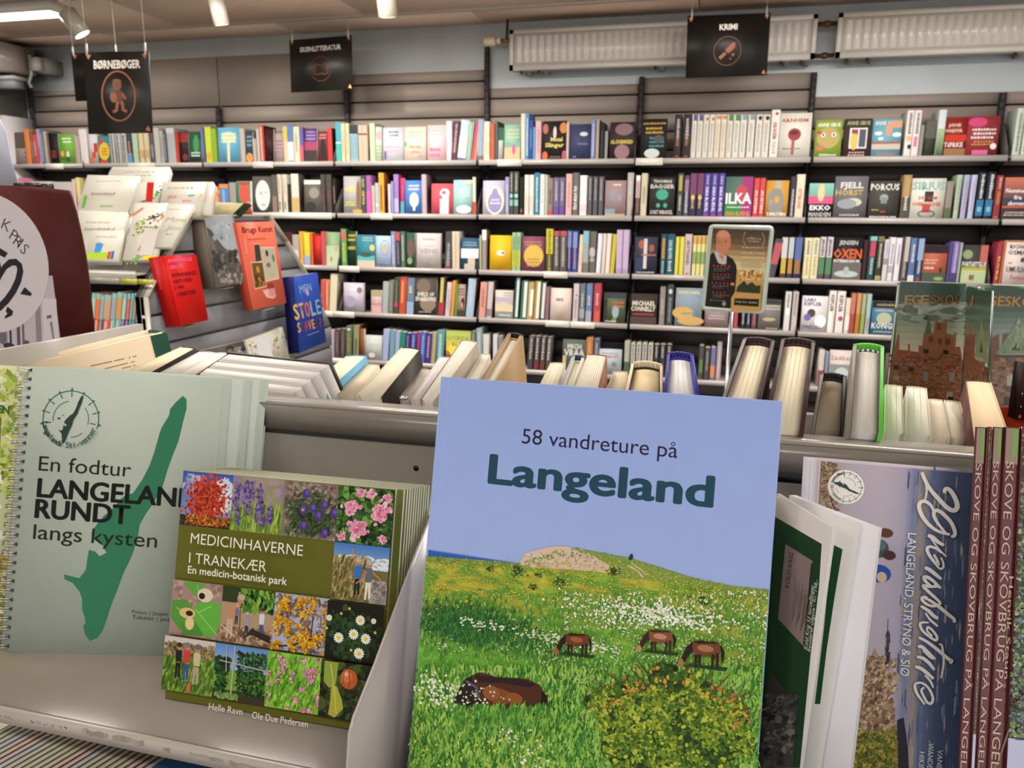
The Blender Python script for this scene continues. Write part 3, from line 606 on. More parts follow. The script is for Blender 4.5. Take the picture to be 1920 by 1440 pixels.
ROWS[1] = (404, '''
s 35 60 334 d07898
s 62 100 340 c8c4ba
s 101 138 341 c4c0b6
s 140 145 336 e0b8c0
s 147 154 333 e4d880
f 396 416 350 e05838 e=.4,.4,.4,.3,e89a30 r=.5,.75,.9,.85,d0b020
s 414 431 345 4a84c8 r=0,.85,1,1,e08840 r=.3,.1,.6,.8,7aa8d8
s 432 444 342 a09688
f 445 474 340 30a080 e=.5,.62,.34,.34,e05038 r=.9,0,1,1,d8d8d0 r=.1,.88,.9,.97,c84030
f 475 511 331 585452 e=.52,.48,.38,.42,d8d8d8 e=.42,.54,.1,.04,b8b8b8 e=.68,.56,.08,.03,b8b8b8 r=.48,.36,.54,.52,c4c4c4 r=.45,.2,.65,.24,b09898
s 512 521 328 5a5450 r=0,0,1,.45,8a7268
s 522 530 327 ccc0ac m=.1,.3,4a4440 m=.5,.9,b0a490
s 532 540 327 ccc0ac m=.1,.3,4a4440 m=.5,.9,b0a490
s 541 547 345 2a2624
s 548 562 326 ccc6b8 r=0,0,1,.4,c8a060 side=5a5448
f 571 602 337 605a54 r=.0,.86,1,.98,c8d8c8 e=.6,.6,.3,.16,8a8278 e=.4,.2,.3,.14,302c2a
s 603 611 327 48403e m=.3,.6,8a4040
s 613 623 327 48403e m=.3,.6,8a4040 side=1a1414
s 625 631 335 281a1a m=.3,.8,9a8080
f 645 677 331 a8a8a6 T=GIFTIG,.5,.6,.12,d8d030,.9 M=.05,.2,.7,.34,d8d030,2 e=.85,.5,.12,.4,8a5a44 e=.8,.06,.3,.06,d09840
s 678 687 329 48484e V=GIFTIG,.62,.25,d8d030 m=.7,.9,c8c030
s 688 697 329 a058a0 r=0,0,1,.6,c850a8
s 697 703 348 d4ac9c
s 704 711 343 9ab8c0 e=.5,.3,.3,.05,e0e8e8
s 711 721 324 dc9c28 m=.1,.7,5a3a18 side=a85828
s 728 733 345 c8b8c4
s 734 738 340 8a88b8
s 739 748 327 9070c4 r=0,.05,1,.4,a8a0d8 side=c02868
f 751 758 334 c02868 r=0,0,1,.35,3898b0
f 760 790 339 3a78d4 M=.15,.7,.85,.9,d8c8a0,2 e=.55,.42,.28,.22,e4dcc8 r=.48,.1,.62,.25,e4dcc8 M=.4,.34,.7,.5,a09888,2
s 791 800 327 b49cac side=806870
f 809 849 345 dc4a58 e=.62,.7,.22,.14,e8e0dc e=.58,.7,.1,.07,dc4a58 r=.4,.02,.8,.66,e8e0dc r=.34,.5,.5,.62,dc4a58
f 850 885 338 94c4c4 M=.25,.5,.85,.8,b8d0c8,3 e=.55,.15,.4,.12,d8e0e0 r=.6,.9,1,1,d8c8a0
s 886 892 332 ccccb8 r=0,0,1,.35,d84020 side=3a2820
f 905 946 339 b4b4d0 e=.55,.42,.42,.42,dcd0b4 e=.55,.36,.32,.3,8884c0 e=.55,.62,.14,.16,8884c0 M=.3,.3,.8,.5,d0cce0,2
s 947 954 332 9490bc m=.1,.8,c8c8e0
s 955 962 322 484c48 m=.55,.95,a8a89c e=.5,.45,.4,.05,80d0c8 r=.1,.22,.9,.36,80b8b0
s 963 972 322 484c48 m=.55,.95,a8a89c e=.5,.45,.4,.05,80d0c8 r=.1,.22,.9,.36,80b8b0 side=1a1a18
s 974 981 332 1e1c1a e=.5,.12,.3,.06,8a5a38
s 983 991 328 e4dcd0 r=0,.1,1,.5,e0c4b8
s 992 1000 328 e4dcd0 r=0,.1,1,.5,e0c4b8
s 1001 1011 324 2884a4 m=.1,.9,c8dce0
s 1012 1020 327 e4e4e4 m=.3,.9,a8b8c0
s 1021 1026 328 b4c4ac
s 1026 1036 334 907474 r=0,0,1,.12,d04030 m=.3,.7,5a4848
s 1037 1047 333 6c6490 m=.4,.9,b8b0c0 r=0,0,1,.25,6848a0
s 1048 1058 333 6c6490 m=.4,.9,b8b0c0 r=0,0,1,.25,6848a0
s 1060 1071 326 e4a8a4 m=.2,.8,c88880
s 1072 1084 324 6c686a V=SILVERVEJ,.7,.15,dcdcdc
s 1086 1099 329 e4e0e4 r=0,.1,1,.3,e0c8d4
s 1101 1109 331 5c5860 m=.4,.95,a8a4ac
s 1111 1119 331 5c5860 m=.4,.95,a8a4ac
s 1121 1130 331 5c5860 m=.4,.95,a8a4ac
f 1133 1172 339 a08488 M=.3,.84,.75,.94,e0dcb0,1 e=.32,.55,.08,.12,7898b8 e=.7,.5,.07,.12,8898b0 r=.02,.0,.98,.06,c8a868 r=.02,.06,.5,.2,7c98b4
s 1174 1185 324 b4acac m=.1,.4,c8b860 m=.5,.9,c8c8c8
s 1190 1198 329 c8b4b4 r=0,.02,1,.45,4a4448 r=0,.88,1,1,e8e8e8 m=.1,.85,c07070
s 1200 1211 325 ccc4a4 m=.3,.7,8a9078
f 1216 1263 333 30302e T=THOMAS,.5,.86,.08,c8c4c0,.75 T=BAGGER,.5,.72,.1,c8c4c0,.95 e=.5,.56,.24,.14,38a890 e=.36,.28,.08,.06,38a890 e=.64,.28,.08,.06,38a890 T=SORT_MIRAKEL,.5,.06,.1,c0bcb8,.9
s 1268 1278 325 4a4c48 r=.2,.6,.8,.95,b0a848 m=.15,.5,c0c0c0
s 1280 1290 329 50506c r=.1,.6,.8,.9,a07090 m=.1,.6,d0d0d8
s 1291 1303 325 3a3054 r=0,.5,1,1,7a4068 e=.5,.45,.3,.06,d8c070 m=.2,.4,d8c070
s 1304 1316 325 3a3054 r=0,.5,1,1,7a4068 e=.5,.45,.3,.06,d8c070 m=.2,.4,d8c070
s 1317 1329 325 5040a4 V=SARA_BLÆDEL,.7,.12,e0dcec m=.75,.95,a8b0d8 e=.5,.05,.3,.02,d03060
s 1330 1342 325 5040a4 V=SARA_BLÆDEL,.7,.12,e0dcec m=.75,.95,a8b0d8 e=.5,.05,.3,.02,d03060
s 1343 1355 325 5040a4 V=SARA_BLÆDEL,.7,.12,e0dcec m=.75,.95,a8b0d8 e=.5,.05,.3,.02,d03060
f 1357 1408 332 50786a r=.6,.0,1,1,a82878 r=0,0,.6,.35,289048 e=.6,.6,.22,.2,c84050 T=ILKA,.5,.34,.26,e8e8e8,.95 M=.08,.22,.9,.28,d8d8d8,1 T=SARA_BLÆDEL,.5,.04,.1,e09030,.92
s 1410 1420 334 e04444 V=AUSTEN,.7,.12,f0dcdc
s 1421 1431 334 e04444 V=AUSTEN,.7,.12,f0dcdc
f 1433 1475 339 dc9c30 e=.45,.45,.36,.36,8a8a88 r=.2,.1,.75,.5,8a8a88 r=.4,.78,.68,.98,b0a890 e=.5,.48,.12,.1,dc9c30 r=.2,.35,.28,.48,dc9c30 T=TØRSTEN,.5,.04,.09,e8e4dc,.85
s 1478 1488 331 3c3646 m=.05,.7,c8c4cc
s 1489 1504 327 e8d4b8 V=AFTERLAND,.68,.2,c07848
f 1513 1559 343 26262a G=0,.62,1,.98,60b0a0,80c8b8 r=0,.4,1,.62,e04880 e=.5,.72,.14,.26,d8c890 T=EKKO,.5,.22,.14,ece8ec,.85 T=MANDEN,.5,.04,.12,b8b4b8,.9
f 1561 1622 331 726c74 T=FJELL,.52,.72,.14,d0d4dc,.7 T=HORST,.45,.55,.13,c0a850,.85 e=.6,.38,.25,.1,c8c4a8 e=.4,.34,.3,.12,9098a0 M=.15,.04,.8,.12,c0bcc4,1
f 1626 1682 340 484644 T=PORCUS,.5,.76,.17,d8d8d4,.95 e=.5,.55,.14,.1,90a4a8 r=.4,.4,.6,.56,788a90 M=.1,.2,.35,.26,b8b040,1 M=.05,.01,.95,.08,d0d0cc,1 e=.5,.18,.1,.03,b83030
s 1687 1702 328 a88a5c r=0,0,1,.5,50504c m=.2,.5,d8d4cc r=.2,.5,.8,.95,c09458
f 1704 1767 335 e0dcd0 T=SIRIUS,.5,.72,.2,78b8b0,.97 r=.4,.42,.66,.68,3a3836 T=DET_SOM,.5,.48,.08,cc4038,.55 T=OVERHOLDER,.48,.32,.09,cc4038,.85 r=.36,.15,.6,.36,cc4038 o=.5,.12,.26,.1,50504c M=.1,.01,.8,.06,98c0b8,1
s 1769 1781 340 908880 r=0,0,1,.3,5a6a4a
s 1786 1795 328 acc4a4 m=.2,.9,90a890
s 1799 1809 328 a4acd0 m=.2,.9,b090b0
s 1813 1823 328 b4bce0 m=.2,.9,b8a0c0
s 1826 1840 323 1c2838 r=0,.08,1,.42,2878b0 m=.45,.95,dce0e4 e=.5,.22,.3,.06,70b8e0
s 1843 1857 323 1c2838 r=0,.08,1,.42,2878b0 m=.45,.95,dce0e4 e=.5,.22,.3,.06,70b8e0
s 1860 1872 329 a43434 m=.35,.65,c8a040 m=.7,.95,d8b0b0 e=.5,.06,.25,.03,e06060
f 1876 1926 333 8a4048 G=0,.5,1,1,5a4858,e07050 r=0,.3,1,.5,3a4258 T=Nemmere,.5,.64,.1,e4e0e4,.85 T=fra,.55,.48,.1,e4e0e4,.3 T=skoven,.5,.34,.1,e4e0e4,.6 r=0,.28,1,.32,e06030 r=0,0,1,.26,44383c M=.05,.08,.9,.2,c8b8b8,2
''')
ROWS[2] = (505, '''
s 530 549 435 4a1c1a
s 550 562 440 a8a094 r=0,0,1,.5,d0c0b8
s 563 570 434 e4a428
s 571 582 436 dcd428 r=0,0,1,.3,88a8d8
s 583 588 438 e85828 side=d02010
f 589 603 440 d42214 r=0,.94,1,1,b01810
s 604 611 434 d04854
f 612 636 436 84a474 G=0,0,1,.6,b8d0a0,a8c490 e=.4,.2,.1,.08,c87868 e=.8,.5,.1,.08,c89078
s 641 651 429 50a454 r=.1,.7,.9,.95,d06050 V=HULEMARK,.62,.1,d8d040 side=205030
f 652 668 434 203c2c M=.05,.7,.95,.95,c8b830,2 M=.05,.45,.95,.62,c8b830,1
f 670 703 441 208098 r=0,.0,1,.2,c8b8a0 r=0,.2,1,.35,48b0b8 e=.5,.38,.36,.08,3a5a48 e=.85,.6,.14,.1,e8c850 M=.3,.8,.9,.95,a8b8a8,2
f 705 733 443 9cbcd8 o=.6,.62,.3,.24,8a6858 M=.15,.12,.85,.28,7898c8,2 e=.6,.62,.2,.16,b0a8a8
s 734 742 434 7880b4 m=.1,.9,c8c8e0
s 743 751 434 32343c r=0,.75,1,.98,c04848 m=.1,.7,8888a0
s 752 760 434 506c58 m=.2,.9,b8c8b8 side=2a5040
f 762 778 437 2c5444 e=.5,.55,.4,.28,6a5048 e=.4,.2,.3,.1,7aa060
f 781 826 438 c8bcbc M=.25,.78,.8,.9,a89c9c,1 T=VENS,.5,.44,.12,9a9296,.75 T=VEJ,.5,.18,.13,9a9296,.45 M=.3,.6,.7,.7,d0a8b0,1
s 833 846 434 44484c lean=3 m=.1,.7,a8a8ac e=.5,.06,.3,.03,d03030
s 848 861 434 ccc0ac m=.05,.95,d0a070
f 864 897 447 205474 r=0,.36,1,.66,d8dce4 r=.4,.18,.8,.36,e0b088 M=.1,.74,.9,.9,80a0b8,2 r=.2,0,.8,.18,b8b0a8
s 899 903 441 acac7c
s 904 912 431 94888a r=0,.75,1,1,e8ecf4 side=806840
f 918 959 442 f4b808 e=.5,.5,.2,.08,e8e4e0 e=.6,.5,.08,.04,8a8480 M=.4,.74,.6,.8,e0c860,1
s 960 967 436 94c494 r=0,.1,1,.55,d0d838 m=.1,.9,40704c
s 968 975 436 94c494 r=0,.1,1,.55,d0d838 m=.1,.9,40704c
f 977 1021 444 864264 e=.52,.44,.42,.32,dcb040 M=.1,.72,.9,.88,c08848,2 M=.2,.12,.8,.4,b88840,3
s 1023 1036 429 4a4838 r=0,.42,1,1,c8c024 m=.02,.4,b8b040 m=.45,.95,6a6a28
s 1037 1048 433 5c5656 r=0,.88,1,1,c04850 m=.15,.85,b8b4b4
s 1049 1061 433 5c5656 r=0,.88,1,1,c04850 m=.15,.85,b8b4b4
s 1062 1071 432 3448a0 r=.1,.6,.9,.97,7888c8 m=.1,.6,c8909a
s 1072 1082 433 3448a0 r=.1,.6,.9,.97,7888c8 m=.1,.6,c8909a
s 1083 1091 440 e4ccac lean=2 m=.2,.6,d8b098
s 1092 1102 433 98a4a4 r=0,.7,1,1,70b8cc r=0,.0,1,.25,7a706a
s 1102 1116 434 6a6662 e=.5,.5,.4,.12,b8b4ac e=.5,.32,.3,.05,a8a49c
s 1117 1125 438 d8dcec lean=2
s 1126 1133 438 dcccc4 lean=2
s 1134 1142 438 e4d4cc lean=2
s 1143 1151 439 ccbc24 lean=3
s 1154 1165 431 bca4cc r=0,0,1,.12,a890c0
s 1166 1177 431 bca4cc r=0,0,1,.12,a890c0
f 1188 1230 445 30344c e=.3,.8,.14,.12,b05838 e=.75,.7,.12,.1,a85038 r=.4,.15,.55,.95,c8c0c0 r=.3,.5,.95,.54,b85838 M=.05,.03,.9,.09,c8c8c8,1 r=.05,.1,.38,.45,2c3a60
s 1237 1246 439 24505c r=.2,.4,.8,.9,b88838 m=.05,.35,b0c0c0
s 1247 1262 439 205a74 V=DAN_BROWN,.85,.4,b8d0d8 m=.1,.35,c8d0c8
s 1264 1271 444 dcd444
s 1272 1280 444 dcd444
s 1281 1294 439 c8b0b8 V=SKYTSAND,.85,.25,5a5060 e=.5,.05,.2,.02,c05050
s 1296 1303 442 e0d884 r=0,.3,1,.6,88a858 r=0,.8,1,.98,d8a048
s 1304 1311 442 e0d884 r=0,.3,1,.6,88a858 r=0,.8,1,.98,d8a048
s 1312 1319 442 e0d884 r=0,.3,1,.6,88a858 r=0,.8,1,.98,d8a048
s 1320 1328 442 e0d884 r=0,.3,1,.6,88a858 r=0,.8,1,.98,d8a048
s 1438 1452 447 4c4c58 lean=9 r=0,.35,1,.9,c05058
s 1461 1472 445 5c3434 r=0,.5,1,1,ccc4cc r=.1,.12,.9,.5,c8b040
s 1474 1484 445 303854 r=0,.5,1,1,b0c0c4 r=.1,.12,.9,.5,c08838
s 1486 1499 445 242c54 r=0,.45,1,1,5468b0 r=.1,.12,.9,.45,a07040
s 1504 1517 446 e4dcac m=.6,.95,6a5a9a m=.1,.55,b8a870
s 1518 1531 446 e4dcac m=.6,.95,4a88a0 m=.1,.55,b8a870
s 1532 1543 444 5a5258 r=0,.52,1,1,c8c0c8 r=0,.12,1,.5,508a60 V=JENSEN,.95,.56,302c30
s 1545 1556 444 5a5258 r=0,.52,1,1,c8c0c8 r=0,.12,1,.5,508a60 V=JENSEN,.95,.56,302c30
f 1558 1612 447 202024 r=0,0,1,.42,6a6460 e=.5,.14,.42,.08,b0c0c0 e=.5,.22,.1,.1,a0b0b0 T=JENSEN,.5,.84,.1,b8b4b8,.65 T=OXEN,.5,.52,.22,ec5a20,.98 T=INTERREGNUM,.48,.42,.07,e0dcdc,.9
s 1614 1622 450 442424
s 1624 1637 443 205058 r=0,.9,1,1,70c0c8 r=.15,.55,.85,.88,d83858 m=.15,.52,b8c8c8
s 1639 1650 443 3c3c30 r=0,.88,1,1,8a7040 m=.3,.85,c8c0b0 r=0,.02,1,.12,b0a060
s 1652 1661 449 ccccd4 r=0,.4,1,.55,90949c m=.6,.95,a8acb4
s 1662 1672 445 e0dce8 m=.4,.85,8a8490 r=0,.2,1,.35,b0a8b8
s 1674 1684 446 e0dce8 m=.4,.85,8a8490
s 1686 1698 444 584c4c r=.3,.45,1,1,c0b4ac m=.1,.5,b8b0ac
s 1700 1712 446 5474ac m=.45,.85,d8dce4 r=0,0,1,.15,d8d8dc
s 1714 1725 447 304c80 r=0,.5,1,1,88a8d0 m=.2,.5,d0d8e4 e=.5,.06,.3,.04,c03838
f 1727 1771 460 c45c44 r=0,.78,1,1,2c2026 r=0,0,1,.26,4a5a48 M=.05,.48,.6,.64,e0a890,2 M=.05,.34,.5,.44,e0c8b8,1 e=.7,.1,.2,.05,90b050 r=.72,.26,.82,.4,402c28
s 1773 1779 455 544488
s 1780 1791 453 7c6cbc r=0,0,1,.25,44407c m=.25,.95,c8b8e0
s 1792 1797 455 a0a8a0
f 1799 1846 460 40403e r=0,.0,1,.34,b8cc98 r=0,.34,1,.42,c0b430 T=FORTSÆTTELSE,.5,.44,.12,e0e0e0,.97 e=.2,.75,.2,.12,90a870 r=.7,.55,1,1,d06058 e=.4,.15,.06,.08,a05040 e=.5,.15,.05,.08,688058
s 1862 1871 454 b43448 V=KORS,.66,.1,e0cc40
s 1872 1876 452 d86838
f 1878 1926 452 e4d8d4 r=0,.96,1,1,d87840 T=RICHARD,.6,.82,.09,4a4444,.9 T=OSMAN,.55,.68,.1,4a4444,.9 e=.7,.56,.08,.06,504848 T=UMULIGE,.55,.28,.13,3c3a3c,.9 T=Formue,.6,.1,.12,d05058,.6 M=.1,.46,.3,.52,d05058,1
''')
ROWS[3] = (600, '''
s 601 609 524 d85444 lean=3
s 610 616 525 e87c4c lean=3 m=.2,.9,e8c8b0
s 617 630 513 dcd4ac lean=5 side=b0a890
f 645 682 531 c4b8cc M=.3,.72,.95,.95,eceaf0,2 e=.35,.35,.25,.2,a098b8 e=.8,.75,.14,.1,8a7a78
f 696 716 545 c8a8a8 r=0,.72,1,1,a8a070 r=0,0,1,.34,d888a8 M=.1,.05,.9,.3,e0c0a0,3
s 716 727 528 9cacac lean=4
s 728 736 525 7a7a62 lean=4 m=.1,.9,a89888
s 737 746 520 404c48 lean=4 e=.5,.25,.4,.06,c83078 m=.3,.9,6a8a68
s 747 760 519 d84c2c lean=4 g r=.3,.3,.6,.9,e8905c
s 762 775 521 6c7c94 lean=3 m=.6,.8,d8d0a0 r=0,0,1,.35,8ca8d0
f 777 819 520 4a4440 e=.4,.75,.3,.2,7a6a58 e=.6,.3,.35,.2,8a7a64 T=SHIELD_OF,.5,.5,.1,d8d4cc,.75 T=SPARROWS,.5,.37,.11,d8d4cc,.92 M=.15,.06,.75,.12,a8a098,1
s 821 832 520 383230 lean=4 g r=.2,.35,.7,1,d8c060 r=0,.02,1,.35,b83840
s 834 843 529 ccbcc4 lean=5 m=.2,.8,b090a0
s 844 850 526 e4942c lean=5
s 851 856 533 60a450 lean=4
f 857 872 534 a88a7c r=0,0,1,.2,3c4034 e=.7,.45,.2,.14,382a2a e=.6,.36,.12,.08,e09050 M=.1,.65,.9,.9,7a5a4c,3
s 873 887 522 9cb8d4 lean=5 m=.3,.8,b8ccdc side=704030
s 897 909 529 dc9484 lean=4 m=.3,.85,b86050
s 911 921 528 c4b8c0 lean=4 r=0,.05,.9,.25,8a7c84 side=7a6a5a
f 928 961 545 c8bcb0 r=0,.6,1,.75,b8a4c0 r=0,.25,1,.5,d8c4a0 r=.2,.08,.9,.16,98bccc M=.4,.78,.95,.95,b0a898,2
s 962 971 520 2c6054 lean=3 g r=.4,.05,.9,.98,d4e0da
s 974 986 526 3c7060 lean=3 g r=.45,.05,.95,.98,d8e4dc
s 987 998 528 c0a468 lean=3 g r=.4,.1,.95,.8,f0ece0
s 999 1010 527 b09444 lean=3 g r=.45,.05,.95,.98,ecE8dc
s 1011 1020 529 4c6064 lean=3 g r=.3,.05,.9,.98,d8dcdc
s 1021 1028 538 906470 lean=2
f 1031 1070 541 dcc8bc T=88%,.45,.6,.1,6a6466,.38
s 1073 1083 532 ccbcc4 lean=1 m=.1,.6,a88890 e=.6,.7,.2,.02,c04050
s 1085 1095 532 6a7484 m=.4,.75,c8c8a8 r=0,.1,1,.35,90a4a8 lean=1
s 1097 1108 532 647cb0 m=.45,.7,c8c0b8 r=0,0,1,.3,a0a0b4 lean=1
s 1111 1124 532 c03c4c m=.45,.75,e0b0b0 r=.2,0,1,.3,d85848 lean=1
f 1131 1171 550 506444 r=0,.82,1,1,384048 r=0,0,.15,.8,302e30 e=.55,.38,.16,.22,90a8b8 M=.35,.5,.95,.75,d05c38,2 e=.5,.1,.12,.08,6a9048 M=.05,.02,.6,.1,c8c8c0,1
f 1181 1230 552 382c2c T=MICHAEL,.5,.62,.15,d8d0b8,.88 T=CONNELLY,.48,.44,.15,d8d0b8,.94 r=.08,.3,.9,.36,a83434 r=0,0,1,.25,50403c
s 1235 1245 538 8c8480 m=.3,.7,c0b8a0
s 1248 1260 535 40464a m=.1,.7,8894a0 e=.5,.85,.3,.06,b8c4c4
f 1264 1314 541 8494a4 e=.3,.35,.4,.16,d8a850 e=.6,.15,.5,.12,d0a458 T=RIKKE_DAHL,.5,.85,.08,d8d098,.8 M=.2,.6,.95,.75,78a8c8,2 M=.2,.3,.8,.4,5898b8,1
f 1320 1364 566 9c868a r=0,.6,1,1,a89090 M=.1,.3,.9,.5,c0a8a8,2
s 1375 1382 566 c04848
s 1388 1396 572 302e38 m=.2,.9,c8c4cc
s 1398 1406 572 283048 m=.2,.9,b0b4c8
s 1408 1417 572 70404a m=.2,.9,c08080
f 1420 1461 563 7c7678 r=0,.85,1,1,38383a M=.0,.66,.95,.84,ccc8a8,2 e=.5,.35,.3,.06,c0a878 M=.3,.02,.9,.1,c8b060,1
s 1468 1479 547 dcdcdc g m=.55,.95,5a5058 e=.5,.5,.3,.1,ffffff
s 1482 1492 547 ccbcb4 g m=.4,.95,907878
f 1500 1548 556 e0dce0 T=LARS,.3,.85,.09,6a50a0,.45 T=KEPLER,.42,.73,.1,6a50a0,.68 e=.38,.52,.16,.12,4a4a50 e=.24,.4,.14,.1,7860b8 e=.75,.3,.22,.18,ffffff T=SPINDLEN,.4,.08,.1,6a50a0,.75
s 1549 1562 545 ecdfdc g V=KEPLER,.9,.5,5a4a50 r=.1,.0,.6,.5,f8f4f0
s 1564 1579 546 ece4e4 g V=KEPLER,.9,.5,5a4a50 e=.6,.35,.3,.06,c04060
s 1581 1590 559 e8dccc r=0,.1,1,.5,f4f0e4
s 1591 1599 550 d47464 r=0,0,1,.5,b84840
s 1601 1609 550 dc9c5c r=0,0,1,.5,c88428
s 1611 1618 551 acb484 r=0,0,1,.5,98b050
s 1620 1628 551 a4c4c4 m=.1,.4,d06058
f 1631 1678 566 4486b0 r=0,.8,1,1,24221e M=.1,.84,.95,.97,b09050,1 M=.05,.68,.95,.78,c8b8a0,1 e=.5,.48,.3,.18,b8c098 T=KONGE,.5,.18,.17,d8dce0,.96 M=.05,.04,.95,.14,a0b0b8,1
f 1682 1726 566 50585a
s 1730 1745 560 a8a4a0
''')  # pale strips on the gloss spines of this row paint in lamp glare
ROWS[4] = (690, '''
f 583 611 640 ccccd8 r=0,0,.25,1,88b0e0 e=.6,.5,.3,.2,ecdcd0
s 618 626 618 b4a4bc lean=3
s 627 636 617 5c4c52 lean=3 m=.2,.9,907c70
s 638 646 616 5c4c52 lean=3 m=.2,.9,907c70
s 648 659 611 507c54 lean=3 m=.2,.8,d88048 e=.5,.9,.3,.04,d8e0d8
s 662 672 610 94946c lean=3 m=.1,.6,382c28 side=904820
f 675 683 618 944c24
f 685 716 630 c0c4c4 M=.2,.5,.8,.7,b0c8c0,2 e=.4,.2,.2,.1,d8c8d8
s 716 727 617 9cacdc lean=5
s 729 738 618 6c9cb8 lean=5
s 739 747 620 94acd0 lean=5
s 748 757 622 188c74 lean=5
s 758 766 624 402c7c lean=5 m=.3,.9,a080b8
s 768 777 623 4454b4 lean=5 m=.3,.9,98a8e0
s 779 785 622 a43474 lean=5
s 786 795 622 4464c4 lean=5 m=.3,.9,90b0e8
s 796 806 624 402c80 lean=5 m=.2,.9,c898c8
s 806 815 622 b4a474 lean=5
s 817 830 619 509ca4 lean=4 r=0,0,1,.04,d0e0e0 m=.2,.9,c0d8d8
f 836 882 621 cc9c40 G=0,.4,1,1,f0c030,a8cc58 r=0,0,1,.25,8a2040 e=.4,.45,.3,.2,f0d840 T=LUCINDA,.5,.72,.12,8a9048,.85 T=RILEY,.5,.55,.12,8a9048,.5
s 884 891 621 70756c m=.1,.9,b0b4a8
s 893 903 616 8ca4ac m=.2,.9,c0ccd0
s 905 916 627 d4ccc8
s 924 932 627 ccccd0
s 934 941 630 848488
s 988 998 630 4a4446 lean=3 V=MICHVRAA,.95,.3,b8b4b0
s 1000 1009 630 4a4446 lean=3 V=MICHVRAA,.95,.3,c8c4c0 r=0,.02,1,.25,7a3434
s 1011 1020 631 4a4446 lean=3 V=MICHVRAA,.95,.3,c8c4c0 r=0,.02,1,.25,7a3434
s 1022 1031 632 5a504e lean=3 V=MICHVRAA,.95,.3,c8c4c0 side=706864
f 1054 1097 638 566458 T=MICH,.5,.72,.15,d0ccc8,.6 T=VRAA,.5,.5,.2,d0ccc8,.9 r=0,0,.15,.5,c8b880
s 1098 1110 634 cc7834 m=.1,.9,e0a878
s 1112 1122 636 54607c m=.1,.9,c8a8b8
f 1122 1164 656 acbcc8 T=BARNET,.55,.66,.11,c87070,.7 M=.1,.8,.9,.88,8090a0,1 e=.68,.4,.12,.1,7a8088
s 1169 1179 640 acac9c r=0,0,1,.4,4c6a4c
s 1181 1189 643 3c4440 r=0,.3,1,1,c0bcb4 V=EGHOLM,.95,.35,3c3c38
s 1191 1200 643 3c4440 r=0,.3,1,1,c0bcb4 V=EGHOLM,.95,.35,3c3c38
s 1202 1211 643 3c4440 r=0,.3,1,1,c0bcb4 V=EGHOLM,.95,.35,3c3c38
s 1213 1222 644 3c4440 r=0,.3,1,1,c0bcb4 V=EGHOLM,.95,.35,3c3c38
s 1224 1233 646 3a3a3c m=.6,.95,c0bcb4
s 1235 1245 646 3a3a3c m=.6,.95,c0bcb4
s 1247 1257 646 3a3a3c m=.6,.95,c0bcb4
s 1308 1317 648 4c504c r=.2,.2,.8,.6,5a8a50
s 1319 1328 652 524a46 m=.3,.9,a8a09c
s 1330 1339 651 6c74a8 r=0,.1,1,.45,e08850
s 1341 1350 643 ac949c m=.1,.9,e0d0d0
s 1531 1541 656 dcccc8 r=0,0,1,.45,a04048
s 1543 1549 660 8898b8
f 1551 1600 658 dcccc8 T=Läckberg,.5,.74,.12,c09a94,.85 r=0,0,1,.62,8c989c e=.5,.3,.3,.25,c8d0d4
f 1604 1650 662 4c5258
f 1655 1700 664 6a5a58
''')
RW = ['top', 'second', 'third', 'fourth', 'fifth']
from collections import Counter
_used = Counter()
nbooks = 0; SAT = .8
